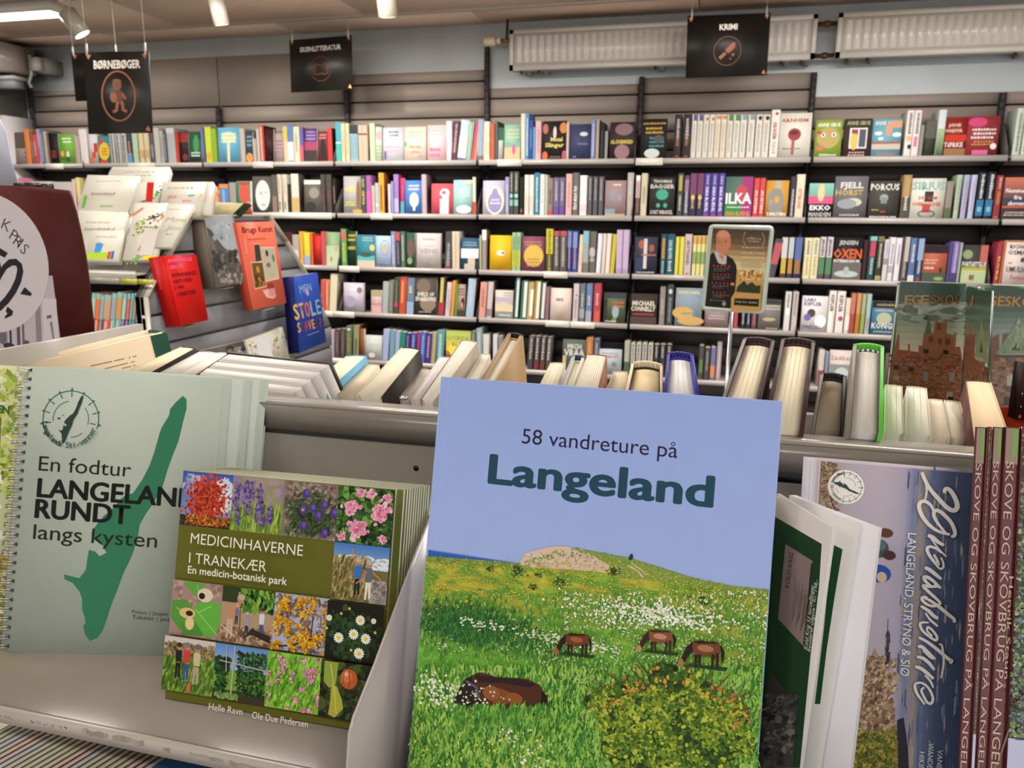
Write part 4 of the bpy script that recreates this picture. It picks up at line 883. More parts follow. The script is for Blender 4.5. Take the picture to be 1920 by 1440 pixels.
for r_, (yb, txt) in ROWS.items():
    z = LV[r_]; cnt = Counter()
    for ln in txt.strip().splitlines():
        p = ln.split(); kind, x0, x1, yt, col = p[0], float(p[1]), float(p[2]), float(p[3]), p[4]; opts = p[5:]
        lean = 0.; side = None; mt = PRINT; gloss = False; ds = []
        for o_ in opts:
            if o_.startswith('lean='): lean = float(o_[5:])
            elif o_.startswith('side='): side = o_[5:]
            elif o_ == 'g': mt = GLOSS; gloss = True
            else: ds.append(o_)
        rr = random.Random(int(x0) * 7 + r_); yf = YF + .012 + rr.uniform(0, .014)
        ybl = 307 if r_ == 0 else yb
        # base line of this shelf under the book
        c = atY((x0 + x1) / 2, 0, yf); X = .5 * (x0 + x1)
        def wx(px):
            py = 720 - 0.0; q = None; lo, hi = 0., 1440.
            for _ in range(30):
                mid = (lo + hi) / 2; q = atY(px, mid, yf)
                if q[2] > z: lo = mid
                else: hi = mid
            return q[0]
        a, b = wx(x0), wx(x1); Z1 = atY((x0 + x1) / 2, yt, yf)[2]; h = Z1 - z; wd = b - a - .0004
        bay = max(k for k in range(8) if UX[k] <= (a + b) / 2); cnt[bay] += 1
        cn = cname(col); nth = ORD[cnt[bay]]
        lab = '%s %s, %s book from left on %s shelf, %s bay' % (cn, 'spine-out paperback' if kind == 's' else 'face-out book', nth, RW[r_], BN[bay])
        assert len(lab.split()) <= 16, lab
        _used[lab] += 1; nbooks += 1
        le = math.radians(lean)
        if kind == 's':
            U = vec(math.cos(le), 0, -math.sin(le)); V = vec(math.sin(le), 0, math.cos(le)); wd *= math.cos(le)
            O = vec(a, yf, z + (wd * math.sin(le) + .0004)); h2 = h / math.cos(le) - wd * math.sin(le); dep = min(.155, .62 * h2 + .01)
            o = book(O, U, V, (0, 1, 0), wd, h2, dep, 's', col, side, mt, 'paperback', lab, 'book', 'books on the %s wall shelf' % RW[r_])
            P = Paint(O, U, V, eps=5e-4)
        else:
            t = math.radians(3.5); U = vec(1, 0, 0); V = vec(0, math.sin(t), math.cos(t)); Dv = vec(0, math.cos(t), -math.sin(t)); th = rr.uniform(.02, .032)
            O = vec(a, yf, z + th * math.sin(t) + .0005); h2 = h / math.cos(t); h2 = max(h2, .05)
            if wd > h2: pass
            o = book(O, U, V, Dv, wd, h2, th, 'f', col, side or col, mt, 'hardback', lab, 'book', 'books on the %s wall shelf' % RW[r_])  # every face-out book takes the name hardback, whatever its binding
            P = Paint(O, U, V, eps=4e-4)
            h = h2
        if ds:
            hh = h2
            P.step = 3e-5
            design(P, wd, hh, ds, int(x0), kind); P.build('cover_print', o, mt)
SAT = 1.0
assert max(_used.values()) == 1
# ================================================================== front display stand
TZ = 1.1335; YP = .508; ZR = float(atY(600, 757, .508)[2])
st = empty('display_stand', (-.09, .6, 0), 'grey painted steel display stand whose trays hold the local books in front', 'display stand')
GR = '756f67'; GL = '817b72'
XL, XR = -.60, .46
m = M(); m.box(XL, XR, YP - .008, YP + .016, ZR - .0015, ZR, GL); m.box(XL, XR, YP - .008, YP - .0065, (ZR - .020), ZR - .0015, GR); m.build('top_rail', STEELG, st)
M().box(XL, XR, YP - .0035, YP - .002, (ZR - .025), (ZR - .020), '4a4642').build('rail_groove', BLACK, st)
# rear panel with a round hole and a slot
M().box(XL, XR, YP - .002, YP - .0005, 1.00, (ZR - .025), GR).build('rear_panel', STEELG, st)
for (px, py, rx, ry, nm) in ((1606, 855, 13, 10, 'round_hole'), (780, 878, 6, 4, 'screw_hole')):
    c = atY(px, py, YP - .0021); r = rx / F * .53
    M().tube([c, c + vec(0, .0008, 0)], r, '0a0908', 18).build(nm, BLACK, st)
M().obox(atY(1455, 884, YP - .0025), (.024, 0, 0), (0, .0008, 0), (0, 0, -.007), '0d0c0b').build('bracket_slot', BLACK, st)
c = atZ(757, 748, ZR); M().tube([c, c + vec(0, 0, .0012), c + vec(0, 0, .0022)], [.0034, .0034, .0018], 'b8b4ac', 16).build('rail_screw', CHROME, st)
c = atZ(20, 689, ZR + .002); M().tube([c, c + vec(0, 0, .0012), c + vec(0, 0, .0022)], [.0034, .0034, .0018], 'b8b4ac', 16).build('rail_screw', CHROME, st)
# left end cheek and trough
M().box(XL - .004, XL + .004, YP + .001, .70, 1.12, 1.331, 'a7a19a').build('end_cheek', STEELG, st)
M().box(XL, XR, YP + .03, 1.03, 1.12, 1.124, '5d5853').build('trough_floor', STEEL, st)
M().box(XL, XR, 1.03, 1.042, 1.12, 1.20, GR).build('trough_back', STEEL, st)
# upper tray on the left
TX = -.1705
m = M(); m.box(XL, TX, .346, YP - .002, TZ - .0015, TZ, '9b948b'); m.build('tray', STEELG, st)
m = M(); m.box(XL, TX + .0015, .3445, .346, TZ - .0125, TZ + .0004, 'b0a9a2'); m.box(XL, TX, .346, .35, TZ - .0125, TZ - .0115, 'b0a9a2'); lip = m.build('tray_lip', STEELG, st)
# wear marks (old tape) on the lip
P = Paint((XL, .3445, TZ - .0125), (1, 0, 0), (0, 0, 1)); rg = random.Random(3)
for (a, b, y0, y1) in ((0, 35, .30, .55), (55, 130, .35, .62), (150, 270, .3, .8), (300, 480, .25, .65)):
    X0 = atY(a, 1340, .3445)[0] - XL; X1 = atY(b, 1400, .3445)[0] - XL; n = 14
    top = [(X0 + (X1 - X0) * i / n, .0125 * (y1 - rg.uniform(0, .18))) for i in range(n + 1)]; bot = [(X0 + (X1 - X0) * i / n, .0125 * (y0 + rg.uniform(0, .2))) for i in range(n + 1)]
    for i in range(n):
        if rg.random() < .86: P.poly([bot[i], bot[i + 1], top[i + 1], top[i]], rg.choice(['9a9286', '8f8879', 'a39b90']))
P.build('tape_residue', st, PRINT)
# divider plate closing the right end of the tray
pl = [atX(x, y, TX) for x, y in ((812, 950), (780, 1030), (735, 1150), (700, 1245), (660, 1345), (652, 1375), (648, 1440))]
pts = [vec(TX, YP - .002, pl[0][2] + .012)] + pl + [vec(TX, pl[-1][1], 1.06), vec(TX, YP - .002, 1.06)]
M().prism(pts, (.0016, 0, 0), 'b0a9a6').build('divider_plate', STEELG, st)
# lower tray for the large books
M().box(TX + .0016, XR, .30, YP - .002, 1.0985, 1.1, 'a9a299').build('tray', STEELG, st)
M().box(TX + .0016, XR, .2985, .30, 1.085, 1.112, 'b0a9a2').build('tray_lip', STEELG, st)
M().box(XL, XR, YP + .016, YP + .03, 0, 1.12, GR).build('stand_upright', STEEL, st)
M().box(XL, XR, .18, .48, .90, .904, 'a9a299').build('lower_shelf', STEEL, st)
M().box(XL, XR, .18, 1.04, .0, .1, GR).build('plinth', STEEL, st)

def slab(P, pts, thick, col, name, parent=None, mt=PRINT, back=None, z0=0.):
    """sheet whose outline is given on the paint plane, thickness away from the viewer"""
    w = [P.O + p[0] * P.U + p[1] * P.V - z0 * P.N for p in pts]
    m = M(); m.prism(w, -P.N * thick, col); return m.build(name, mt, parent)

# ------------------------------------------------------------------ large main book
O = vec(-.1489, .413, 1.3576); U = unit((.9999, .0103, -.0103)); V = unit((.0073, .2596, .9657)); W_, H_ = .19, .2655
O = O - V * H_; Nn = unit(np.cross(U, V))
for k in range(4, -1, -1):
    off = -Nn * (.0125 * k) * 1.0 + U * (.0015 * k if k else 0) - V * (.004 * k)
    lab = ['large light-blue walking guide with grazing horses, front copy in the centre', 'second copy of the large horse-cover guide, directly behind the front one', 'third copy of the large horse-cover guide in its stack', 'fourth copy of the large horse-cover guide in its stack', 'rearmost copy of the large horse-cover guide, against the steel panel'][k]
    if k in (3, 4): continue
    b = book(O + off, U, V, -Nn, W_, H_, .0118, 'f', '96abe2', '8ea2dc', SATIN, 'guidebook', lab, 'book', 'large horse-cover guides in the centre')
    if k: continue
    P = Paint(O, U, V, eps=5e-5, step=6e-6); L = P.L; e = .0003
    P.vgrad(e, H_ * .55, W_ - e, H_ - e, '9aafe4', '92a9e2')
    P.stroke([(.0052, .12), (.0052, H_)], .0005, '9db0e4')
    P.text('58 vandreture på', *L(978, 831), .0088, '241f3a', 'i', 0, width=L(1270, 858)[0] - L(978, 831)[0], ang=-.004, res=5)
    P.text('Langeland', *L(917, 905), .0168, '1d4658', 'i', 0, fat=.0010, width=L(1334, 948)[0] - L(917, 905)[0], ang=-.004, res=6)
    # sea
    P.poly([L(803, 1030), L(990, 1058), L(985, 1066), L(802, 1048)], '2f5cb0'); P.poly([L(803, 1030), L(990, 1058), L(989, 1060), L(803, 1032)], '5a7cc4')
    # field
    edge = [L(*p) for p in ((795, 1042), (880, 1048), (975, 1062), (1060, 1064), (1140, 1074), (1150, 1058), (1075, 1027), (1110, 1030), (1180, 1046), (1240, 1064), (1300, 1083), (1370, 1098), (1445, 1106))]
    ridge = sorted([tuple(L(*p)) for p in ((790, 1042), (880, 1048), (975, 1056), (1050, 1030), (1085, 1028), (1180, 1046), (1240, 1064), (1300, 1083), (1370, 1098), (1450, 1106))])
    rx = np.array([p[0] for p in ridge]); ry = np.array([p[1] for p in ridge])
    y1080 = L(1100, 1080)[1]
    def ridge_y(x): return np.interp(x, rx, ry)
    YT = float(ry.max())
    def fieldcol(x, y):
        d = (ridge_y(x) - y) / .155
        n1 = vnoise(x, y, 60, 1); n2 = vnoise(x, y * 2.5, 260, 2, 4); n3 = vnoise(x * .7, y * 3, 110, 5)
        c = mixc('6f9638', '5f9a34', np.clip(d * 3, 0, 1))
        yel = np.clip((.36 - d) * 4, 0, 1) * np.clip((n3 - .46) * 7, 0, 1); c = c * (1 - yel[..., None]) + np.array(lin('a8a83a')) * yel[..., None]
        sx, sy = L(870, 1170); dk = np.clip(1.25 - (((x - sx) / .042) ** 2 + ((y - sy) / .012) ** 2), 0, 1); sx, sy = L(1010, 1215); dk = np.maximum(dk, np.clip(1.1 - (((x - sx) / .03) ** 2 + ((y - sy) / .009) ** 2), 0, 1))
        c = c * (1 - .75 * dk[..., None]) + np.array(lin('2f6a34')) * .75 * dk[..., None]
        c = c * (.55 + .9 * n2[..., None]) * (.8 + .4 * n1[..., None]); return c
    P.grid(e, e, W_ - e, YT, 240, 210, fieldcol, lambda x, y: y < ridge_y(x) - .0012)
    for i in range(60):
        xa, xb = e + (W_ - 2 * e) * i / 60, e + (W_ - 2 * e) * (i + 1) / 60; P.poly([(xa, ridge_y(xa) - .0032), (xb, ridge_y(xb) - .0032), (xb, ridge_y(xb)), (xa, ridge_y(xa))], ['7c9440', '869c46', '748c3c'][i % 3])
    P.poly([L(975, 1052), L(988, 1036), L(1010, 1030), L(1035, 1024), L(1060, 1024), L(1090, 1030), L(1125, 1044), L(1144, 1059), L(1138, 1074), L(1080, 1068), L(1040, 1066), L(1000, 1064), L(976, 1060)], 'cdb8a4')
    P.rng.seed(5)
    cl = lambda x0, x1, y0, y1: (lambda: tuple(L(P.rng.uniform(x0, x1), P.rng.uniform(y0, y1))))
    P.dabs(260, cl(985, 1130, 1038, 1064), ['c2a994', 'd8c6b4', 'b89e88', 'd2bcaa'], .0006, 1.6)
    P.poly([L(1094, 1031), L(1180, 1047), L(1300, 1085), L(1240, 1090), L(1150, 1078), L(1143, 1060)], '7c9448')
    P.dabs(500, lambda: (lambda x: (x, float(ridge_y(x)) - P.rng.uniform(0, .004)))(P.rng.uniform(.0, W_ - .002)), ['7f9a44', '6a8a38', '8fa04a'], .0005, 1.3)
    P.stroke([L(1180, 1061), L(1195, 1070), L(1206, 1082)], .0011, 'c8b8a0'); P.stroke([L(1188, 1059), L(1203, 1068), L(1212, 1078)], .0007, 'c8b8a0')
    P.ell(*L(1184, 1044), .0009, .0018, '22304a'); P.ell(*L(1181, 1046), .0006, .0012, '22304a')
    for x, y, s in ((970, 1068, 1.6), (1050, 1092, 1.7), (1150, 1070, 1.3), (1320, 1124, 1.3), (920, 1066, .8), (1000, 1100, .8), (1010, 1078, .7)):
        cx, cy = L(x, y); P.dabs(70, lambda: (cx + P.rng.gauss(0, .0011 * s), cy + P.rng.gauss(0, .0007 * s)), ['2f4a26', '3c5a2c', '4a6a34'], .0006)
    for x in (875, 953, 1022): P.stroke([L(x, 1032 + (x - 875) * .12), L(x, 1050 + (x - 875) * .12)], .0002, '9aa0a8')
    def inside(p): return p[1] > ridge_y(p[0]) - .001 or p[0] < e or p[0] > W_ - e or p[1] < e
    # flowers and grass
    P.dabs(1500, cl(795, 1445, 1052, 1128), ['c8c040', 'd0c838', 'b0b440', 'a8b048'], .00035, 1.8, 0., 4, inside)
    P.dabs(1100, cl(1060, 1440, 1108, 1180), ['dfe4d0', 'c8d4b0', 'e8ecdc'], .0005, 1.2, None, 5, lambda p: inside(p) or P.rng.random() > vnoise(np.array(p[0]), np.array(p[1]), 120, 9) * 1.7 - .3)
    P.dabs(500, cl(800, 1250, 1135, 1225), ['d4dcc0', 'c0cc9c'], .00045, 2, -.15, 4, lambda p: inside(p) or vnoise(np.array(p[0]), np.array(p[1] * 3), 60, 12) < .56)
    P.dabs(800, cl(1000, 1440, 1190, 1300), ['c4d8a8', 'a8c478', 'd8e4c0'], .0004, 1.5, None, 4, inside)
    P.dabs(2000, cl(790, 1430, 1110, 1260), ['467f32', '5c9a3e', '7fae4c', '6aa040', '90b854'], .0005, 2.6, 1.45, 4, inside)
    P.dabs(1500, lambda: (lambda u, v: tuple(L(880 + 95 * u, 1170 + 34 * v + 12 * u)))(P.rng.gauss(0, .55), P.rng.gauss(0, .5)), ['2f6a30', '38742f', '285c2c', '417f36', '24522a'], .0006, 2.4, 1.45, 4, inside)
    P.dabs(420, lambda: (lambda u, v: tuple(L(1225 + 130 * u, 1150 + 20 * v + 14 * u)))(P.rng.gauss(0, .5), P.rng.gauss(0, .55)), ['e4e8da', 'd0dabc', 'f0f2e8'], .0006, 1.2, None, 5, inside)
    P.dabs(160, lambda: (lambda u, v: tuple(L(1010 + 150 * u, 1190 + 30 * u + 5 * v)))(P.rng.uniform(-1, 1), P.rng.gauss(0, 1)), ['dce2cc', 'c8d4b0'], .0005, 1.6, 0., 5, inside)
    P.dabs(7500, cl(755, 1425, 1250, 1445), ['3f7d2a', '57983a', '7fb048', '8fbc50', '2f6a26', '68a03c', 'a0c060'], .0009, 3.4, lambda p: 1.57 + P.rng.gauss(0, .28), 3, inside, 12)
    for x, y, n in ((810, 1290, 90), (870, 1300, 60), (960, 1370, 25), (1000, 1420, 25)): 
        cx, cy = L(x, y); P.dabs(n, lambda: (cx + P.rng.gauss(0, .006), cy + P.rng.gauss(0, .005)), ['e4e8dc', 'd0d8c0'], .0007, 1, None, 6, inside)
    P.dabs(60, cl(770, 1050, 1380, 1445), ['d8c848', 'e0d050'], .0006, 1, None, 6, inside)
    # horses
    def horse(x, y, s, flip, body, dark, light, big=False):
        f = -1 if flip else 1; q = lambda pts: [L(x + f * a * s, y + b * s) for a, b in pts]
        P.poly(q([(-30, 32), (40, 40), (44, 34), (-20, 27)]), '24401e')
        P.poly(q([(-38, 26), (-34, 16), (-27, 2), (-18, -8), (-10, -11), (-4, -8), (-12, 6), (-20, 12), (-28, 24), (-32, 30), (-37, 30)]), dark)
        P.poly(q([(-40, 22), (-34, 18), (-29, 26), (-34, 33), (-40, 31)]), light)
        P.poly(q([(-16, -8), (-4, -11), (10, -9), (22, -9), (30, -5), (33, 3), (30, 12), (18, 15), (4, 15), (-8, 14), (-15, 6)]), body)
        P.ell(*L(x + f * 6 * s, y + 2 * s), .0038 * s, .0016 * s, light, 14); P.poly(q([(-14, -8), (-4, -11.5), (10, -9.5), (22, -9.5), (28, -6), (10, -6), (-6, -6)]), dark)
        for (a, b, c, d) in ((-10, 12, -10, 34), (-4, 12, -3, 33), (19, 12, 17, 36), (26, 10, 26, 37)): P.stroke([L(x + f * a * s, y + b * s), L(x + f * (a + c) / 2 * s, y + (b + d) / 2 * s), L(x + f * c * s, y + d * s)], [.0016 * s, .0011 * s, .0009 * s], dark)
        P.stroke([L(x + f * 31 * s, y - 2 * s), L(x + f * 35 * s, y + 8 * s), L(x + f * 34 * s, y + 26 * s)], [.0009 * s, .0015 * s, .0006 * s], '1c1412')
    horse(1076, 1196, .92, False, '6a3820', '2a1812', '9a5c34'); horse(1232, 1190, .95, False, '7c4e34', '38241c', 'b08468'); horse(1316, 1212, 1.12, False, '6c4028', '2c1c16', 'a07050')
    x, y = 945, 1305; q = lambda pts: [L(x + a, y + b) for a, b in pts]
    P.poly(q([(-92, 8), (-85, -12), (-70, -35), (-45, -46), (-20, -40), (-30, 5), (-60, 20), (-84, 25)]), '241a1c')
    P.poly(q([(-60, -40), (-40, -46), (-15, -38), (15, -34), (45, -34), (68, -22), (80, -2), (76, 18), (62, 28), (46, 24), (30, 20), (0, 22), (-25, 18), (-45, 5)]), '4a2a1c')
    P.poly(q([(-55, -42), (-15, -37), (30, -35), (62, -24), (50, -18), (0, -26), (-45, -28)]), '2a1c1c'); P.ell(*L(x - 8, y - 2), .0085, .0042, '7a4426'); P.ell(*L(x - 22, y - 8), .005, .004, '8a5230'); P.ell(*L(x + 20, y + 2), .005, .003, '8a5028')
    P.poly(q([(44, 10), (64, 14), (60, 40), (52, 50), (46, 48), (46, 30)]), '3a2218'); P.poly(q([(72, -12), (82, -2), (85, 20), (78, 36), (66, 30), (70, 10)]), '1c1414'); P.stroke([L(x - 70, y - 30), L(x - 50, y - 18), L(x - 46, y + 4)], .0016, '55536a')
    cx, cy = L(890, 1300); P.dabs(75, lambda: (cx + P.rng.gauss(-.002, .009), cy + P.rng.gauss(-.001, .004)), ['e4e8dc', 'd0d8c0', 'b8c898'], .0006, 1, None, 6)
    P.dabs(500, cl(850, 1030, 1322, 1360), ['57983a', '3f7d2a', '7fb048'], .0009, 3, 1.5, 3)
    # bush
    bc = L(1262, 1372)
    def bush():
        for _ in range(20):
            a = P.rng.uniform(0, 2 * math.pi); r = P.rng.random() ** .5 * (.86 + .12 * math.sin(a * 5) + .08 * math.sin(a * 11 + 1)); X = bc[0] + math.cos(a) * r * .047; Y = bc[1] + math.sin(a) * r * (.036 if math.sin(a) > 0 else .05)
            if X < W_ - .008 and Y > e: return (X, Y)
    for i in range(46):
        a = P.rng.uniform(.35, 2.9); r0 = .026; r1 = P.rng.uniform(.036, .047); P.stroke([(bc[0] + math.cos(a) * r0 * 1.2, bc[1] + math.sin(a) * r0), (bc[0] + math.cos(a + .06) * r1 * 1.2, bc[1] + math.sin(a + .06) * r1 * .92)], [.0005, .0002], P.rng.choice(['4a3428', '5c4430', '7a4a30']))
    P.dabs(2600, bush, ['2c4418', '38561e', '24380f', '466a24'], .0014, 1.3, None, 6, None, 8)
    def clump():
        k = P.rng.randrange(90); rr = random.Random(k * 13 + 1); a = rr.uniform(0, 6.28); r = rr.random() ** .5 * (.9 + .13 * math.sin(a * 5) + .08 * math.sin(a * 11 + 1)); X = bc[0] + math.cos(a) * r * .041 + P.rng.gauss(0, .0022); Y = bc[1] + math.sin(a) * r * (.031 if math.sin(a) > 0 else .045) + P.rng.gauss(0, .003)
        return (X, Y) if e < Y and X < W_ - .003 else None
    P.dabs(4600, clump, ['6f8c2a', '86a032', '587824', 'a0b03a', '446220', '7a902c', '4e6c22', 'b4bc42', '38521c', '5f8028'], .0009, 1.4, None, 6, None, 12)
    P.dabs(90, lambda: (lambda a, r: (bc[0] + math.cos(a) * r * 1.25, bc[1] + math.sin(a) * r))(P.rng.uniform(.3, 2.9), P.rng.uniform(.024, .035)), ['b87838', 'c89040', 'c0a040', 'a86a38'], .0008, 1.5, None, 5)
    P.build('cover_print', b, SATIN)

# ------------------------------------------------------------------ spiral-bound walking book
SO = vec(-.4872, .3952, 1.1345); SU = unit((.9758, .2126, -.0504)); SV = unit((-.0039, .2474, .9689)); SV = unit(SV - SU * SV.dot(SU)); SN = np.cross(SU, SV)
isl = [(343, 742), (350, 749), (350, 766), (343, 793), (335, 827), (324, 854), (314, 882), (304, 916), (289, 941), (272, 966), (262, 984), (258, 1010), (249, 1038), (240, 1058), (231, 1076), (222, 1101), (208, 1137), (200, 1162), (192, 1184), (183, 1196), (169, 1202), (160, 1191), (156, 1173), (160, 1169), (159, 1157), (154, 1143), (154, 1123), (149, 1109), (136, 1093), (121, 1086), (120, 1077), (139, 1082), (149, 1084), (161, 1068), (164, 1046), (167, 1031), (178, 1034), (186, 1042), (199, 1036), (194, 1024), (180, 1014), (172, 1010), (172, 999), (178, 988), (194, 968), (211, 954), (230, 932), (250, 924), (267, 899), (280, 874), (290, 846), (299, 813), (303, 802), (317, 779), (319, 767), (330, 754)]
def logo(P, cx, cy, R, dark, green, names=True, rot=0.):
    c_ = lambda a, r: (cx + r * math.cos(a + rot), cy + r * math.sin(a + rot))
    for a0, a1 in ((-.28, math.pi + .75),): P.ring(cx, cy, R, R, R * .035, green, 60, a0 + rot, a1 + rot)
    P.ring(cx, cy, R * .64, R * .64, R * .025, green, 30, 1.75 + rot, 3.3 + rot); P.ring(cx, cy, R * .64, R * .64, R * .025, green, 20, -.25 + rot, .75 + rot); P.ring(cx, cy, R * .64, R * .64, R * .025, green, 16, -1.5 + rot, -.8 + rot)
    for k in range(9):
        a = math.radians(-8 + k * 25); P.stroke([c_(a, R * .78), c_(a, R * .94)] if k not in (0, 8) else [c_(a, R * .7), c_(a, R * .9)], R * .03, dark)
        P.poly([c_(a - .05, R * 1.0), c_(a + .05, R * 1.0), c_(a, R * (1.12 if k % 4 == 0 else 1.07))], green)
    k = R / 210.; ip = np.array(isl, float); ip = (ip - [235, 972]) * [1, -1]; co, si = math.cos(.02 + rot), math.sin(.02 + rot); s_ = R * .0043
    P.poly([(cx + (x * co - y * si) * s_ * .8, cy + (x * si + y * co) * s_ * .86) for x, y in ip], dark)
    P.ell(cx - R * .42, cy + R * .0, R * .05, R * .035, dark); P.ell(cx - R * .28, cy + R * .12, R * .03, R * .015, dark)
    if names:
        for s, a0, a1, cc, hh in (('Langelands', 3.30, 4.48, dark, .19), ('Sti-venner', 4.62, 6.02, green, .21)):
            for i, ch in enumerate(s):
                a = a0 + (a1 - a0) * (i + .5) / len(s); p = c_(a, R * 1.0); P.text(ch, p[0], p[1], R * hh, cc, 'd', 0, fat=R * .008, ang=a + math.pi / 2 + rot, align='c', res=2)
def spiral_book(O, w, h, col, label, group, loops=31, name='spiral_book', t=.006):
    sh = M(); sh.obox(O, SU * w, -SN * .0004, SV * h, col); b = sh.build(name, SATIN, None, O + SU * w / 2); tag(b, label, 'book', group)
    M().obox(O + SU * .002 - SN * .0005, SU * (w - .003), -SN * (t - .001), SV * (h - .002), 'dcdcd4').build('page_block', PAGESY, b)
    M().obox(O - SN * (t - .0004), SU * w, -SN * .0004, SV * h, col).build('back_cover', SATIN, b)
    if loops:
        proto = None
        for k in range(loops):
            zc = h * (k + .6) / loops; c = O + SV * zc - SN * (t / 2); rr = .0062
            if proto is None:
                mm = M()
                for dz in (-.0009, .0009):
                    pts = [c + SV * dz + SU * (-.0005 + rr * math.cos(a)) + SN * ((rr * .9) * math.sin(a)) for a in np.linspace(.25, 2 * math.pi - .25, 12)]
                    mm.tube(pts, .00042, 'd0ccc8', 5)
                proto = mm.build('wire_loop', CHROME, b, smooth=True); base = zc
                M0 = proto
            else:
                q = M0.copy(); C.objects.link(q); q.parent = b; q.location = Vector(SV * (zc - base))
        holes = M()
        for k in range(loops):
            zc = h * (k + .6) / loops; holes.obox(O + SV * (zc - .0013) + SU * .0035 + SN * .00006, SU * .0026, SN * .00004, SV * .0026, '3c3c3a')
        tag(holes.build('punched_holes', BLACK, b), kind='stuff')
    return b
cols = 'aab5aa'
for k in range(5, 0, -1):
    o_ = SO - SN * (.0044 * k) + SU * (.0046 * k + (.003 if k > 1 else 0)) + SV * (.0004 * k)
    spiral_book(o_, .148, .21, cols if k % 2 else 'b8c4bc', '%s copy of the pale green island walking book, counted from the front of its stack' % ORD[k + 1], 'pale green island walking books', 0, t=.004)
sb = spiral_book(SO, .148, .21, cols, 'pale green spiral-bound walking book with a dark green island, front copy', 'pale green island walking books')
P = Paint(SO, SU, SV, eps=9e-5, step=8e-6); L = P.L
P.poly([L(*p) for p in isl], '32795a'); P.poly([L(*p) for p in ((181, 1034), (190, 1022), (200, 1036), (187, 1043))], cols)
d_ = 'd'
P.text('En fodtur', *L(72, 882), .0112, '20201e', d_, 0, width=L(245, 893)[0] - L(72, 882)[0], res=5)
P.text('LANGELAND', *L(70, 931), .0140, '101210', d_, 0, fat=.0007, width=(L(331, 948)[0] - L(70, 931)[0]) * 9.15 / 8, res=5)
P.text('RUNDT', *L(66, 970), .0140, '101210', d_, 0, fat=.0007, width=L(241, 980)[0] - L(66, 970)[0], res=5)
P.text('langs kysten', *L(62, 1010), .0112, '20201e', d_, 0, width=L(294, 1026)[0] - L(62, 1010)[0], res=5)
P.text('Fotos | Jesper Anhede', *L(248, 1150), .0028, '3a4440', d_, 0, width=(L(312, 1155)[0] - L(248, 1150)[0]) * 1.75, res=3)
P.text('Tekster | Jette Elmer', *L(248, 1160), .0028, '3a4440', d_, 0, width=(L(312, 1166)[0] - L(248, 1160)[0]) * 1.75, res=3)
lc = L(133, 786); logo(P, lc[0], lc[1], .0212, '28403a', '2f6b5a')
P.build('cover_print', sb, SATIN)
# tree-cover spiral book cut off by the left edge
o2 = SO - SU * .137 - SN * .0085 + SV * .0005 + vec(.0, 0, 0)
t2 = spiral_book(o2, .131, .209, 'c4c8a0', 'spiral-bound book with yellow-green tree drawings at the left edge', None, 0)
P = Paint(o2, SU, SV); P.rng.seed(2); w2 = .131
P.dabs(260, lambda: (P.rng.uniform(.002, w2 - .003), P.rng.uniform(.003, .206)), ['d8dcc8', 'e0e4d8', 'c8d0c0'], .004, 1)
P.dabs(900, lambda: (P.rng.uniform(.006, w2 - .002), P.rng.uniform(.11, .204)), ['a8bc50', '8ea83c', 'b8c468', '7c9a34', 'c8cc80'], .0022, 1.6)
for i in range(26):
    x = P.rng.uniform(.01, w2 - .005); x2 = min(max(x + P.rng.gauss(0, .008), .006), w2 - .003); P.stroke([(x, .05), ((x + x2) / 2 + .002, .11), (x2, .17)], [.0016, .0010, .0004], P.rng.choice(['5c4c38', '6e5c40', '4c4434']))
P.dabs(500, lambda: (P.rng.uniform(.004, w2 - .002), P.rng.uniform(.004, .07)), ['b4a030', 'c8b040', '8a9030', '9c8a34'], .003, 1.5)
P.text('EN', w2 - .018, .173, .006, '2a5a30', d_, .03, res=3); P.text('på', w2 - .022, .121, .010, 'e8e0d0', d_, .05, res=3)
P.build('cover_print', t2, PRINT)

# ------------------------------------------------------------------ square garden books
MO = vec(-.3319, .3773, 1.1355); MU = unit((.9997, .0263, .0022)); MV = unit((-.0089, .2557, .9667)); MV = unit(MV - MU * MV.dot(MU)); MN = np.cross(MU, MV); S = .151
fr = None
for k in range(11, -1, -1):
    of = -MN * (.0036 * k) + MU * ((.0042 + .00035 * k) if k > 1 else .004 * k)
    of = of - MV * (.0034 * k * .27 * 0)
    oo = MO + of; oo = oo + vec(0, 0, max(0, 0)) 
    lab = 'square olive-green garden book with a mosaic of plant photos, front copy' if k == 0 else '%s copy of the square garden book, counted from the front of its stack' % ORD[k + 1]
    b = book(oo, MU, MV, -MN, S, S, .0034, 'f', '5c6020', '8a8c74' if k % 2 else '74784c', SATIN, 'garden_book', lab, 'book', 'square garden books in a stack', pagecol='d4d4c8')
    fr = b
q = S / 4; OL = '5f5f1c'
P = Paint(MO, MU, MV, eps=5e-5, step=6e-6); L = P.L; R = P.rng; R.seed(4)
YY = [S, S * .762, S * .525, S * .287, S * .055]
P.rect(.0003, .0003, S - .0003, S - .0003, OL)
e = .0003
def tile(c, r):
    x0, x1 = c * q + (e if c == 0 else 0), (c + 1) * q - (e if c == 3 else 0); y1, y0 = YY[r] - (e if r == 0 else 0), YY[r + 1]; P.clip = (x0 + .0001, y0 + .0001, x1 - .0001, y1 - .0001)
    return x0, y0, x1, y1
def cl(t, a=0., b=0., c=1., d=1.): x0, y0, x1, y1 = t; return lambda: (R.uniform(x0 + (x1 - x0) * a + .0006, x0 + (x1 - x0) * c - .0006), R.uniform(y0 + (y1 - y0) * b + .0006, y0 + (y1 - y0) * d - .0006))
def TT(t): x0, y0, x1, y1 = t; return lambda u, v: (x0 + (x1 - x0) * u, y0 + (y1 - y0) * v)
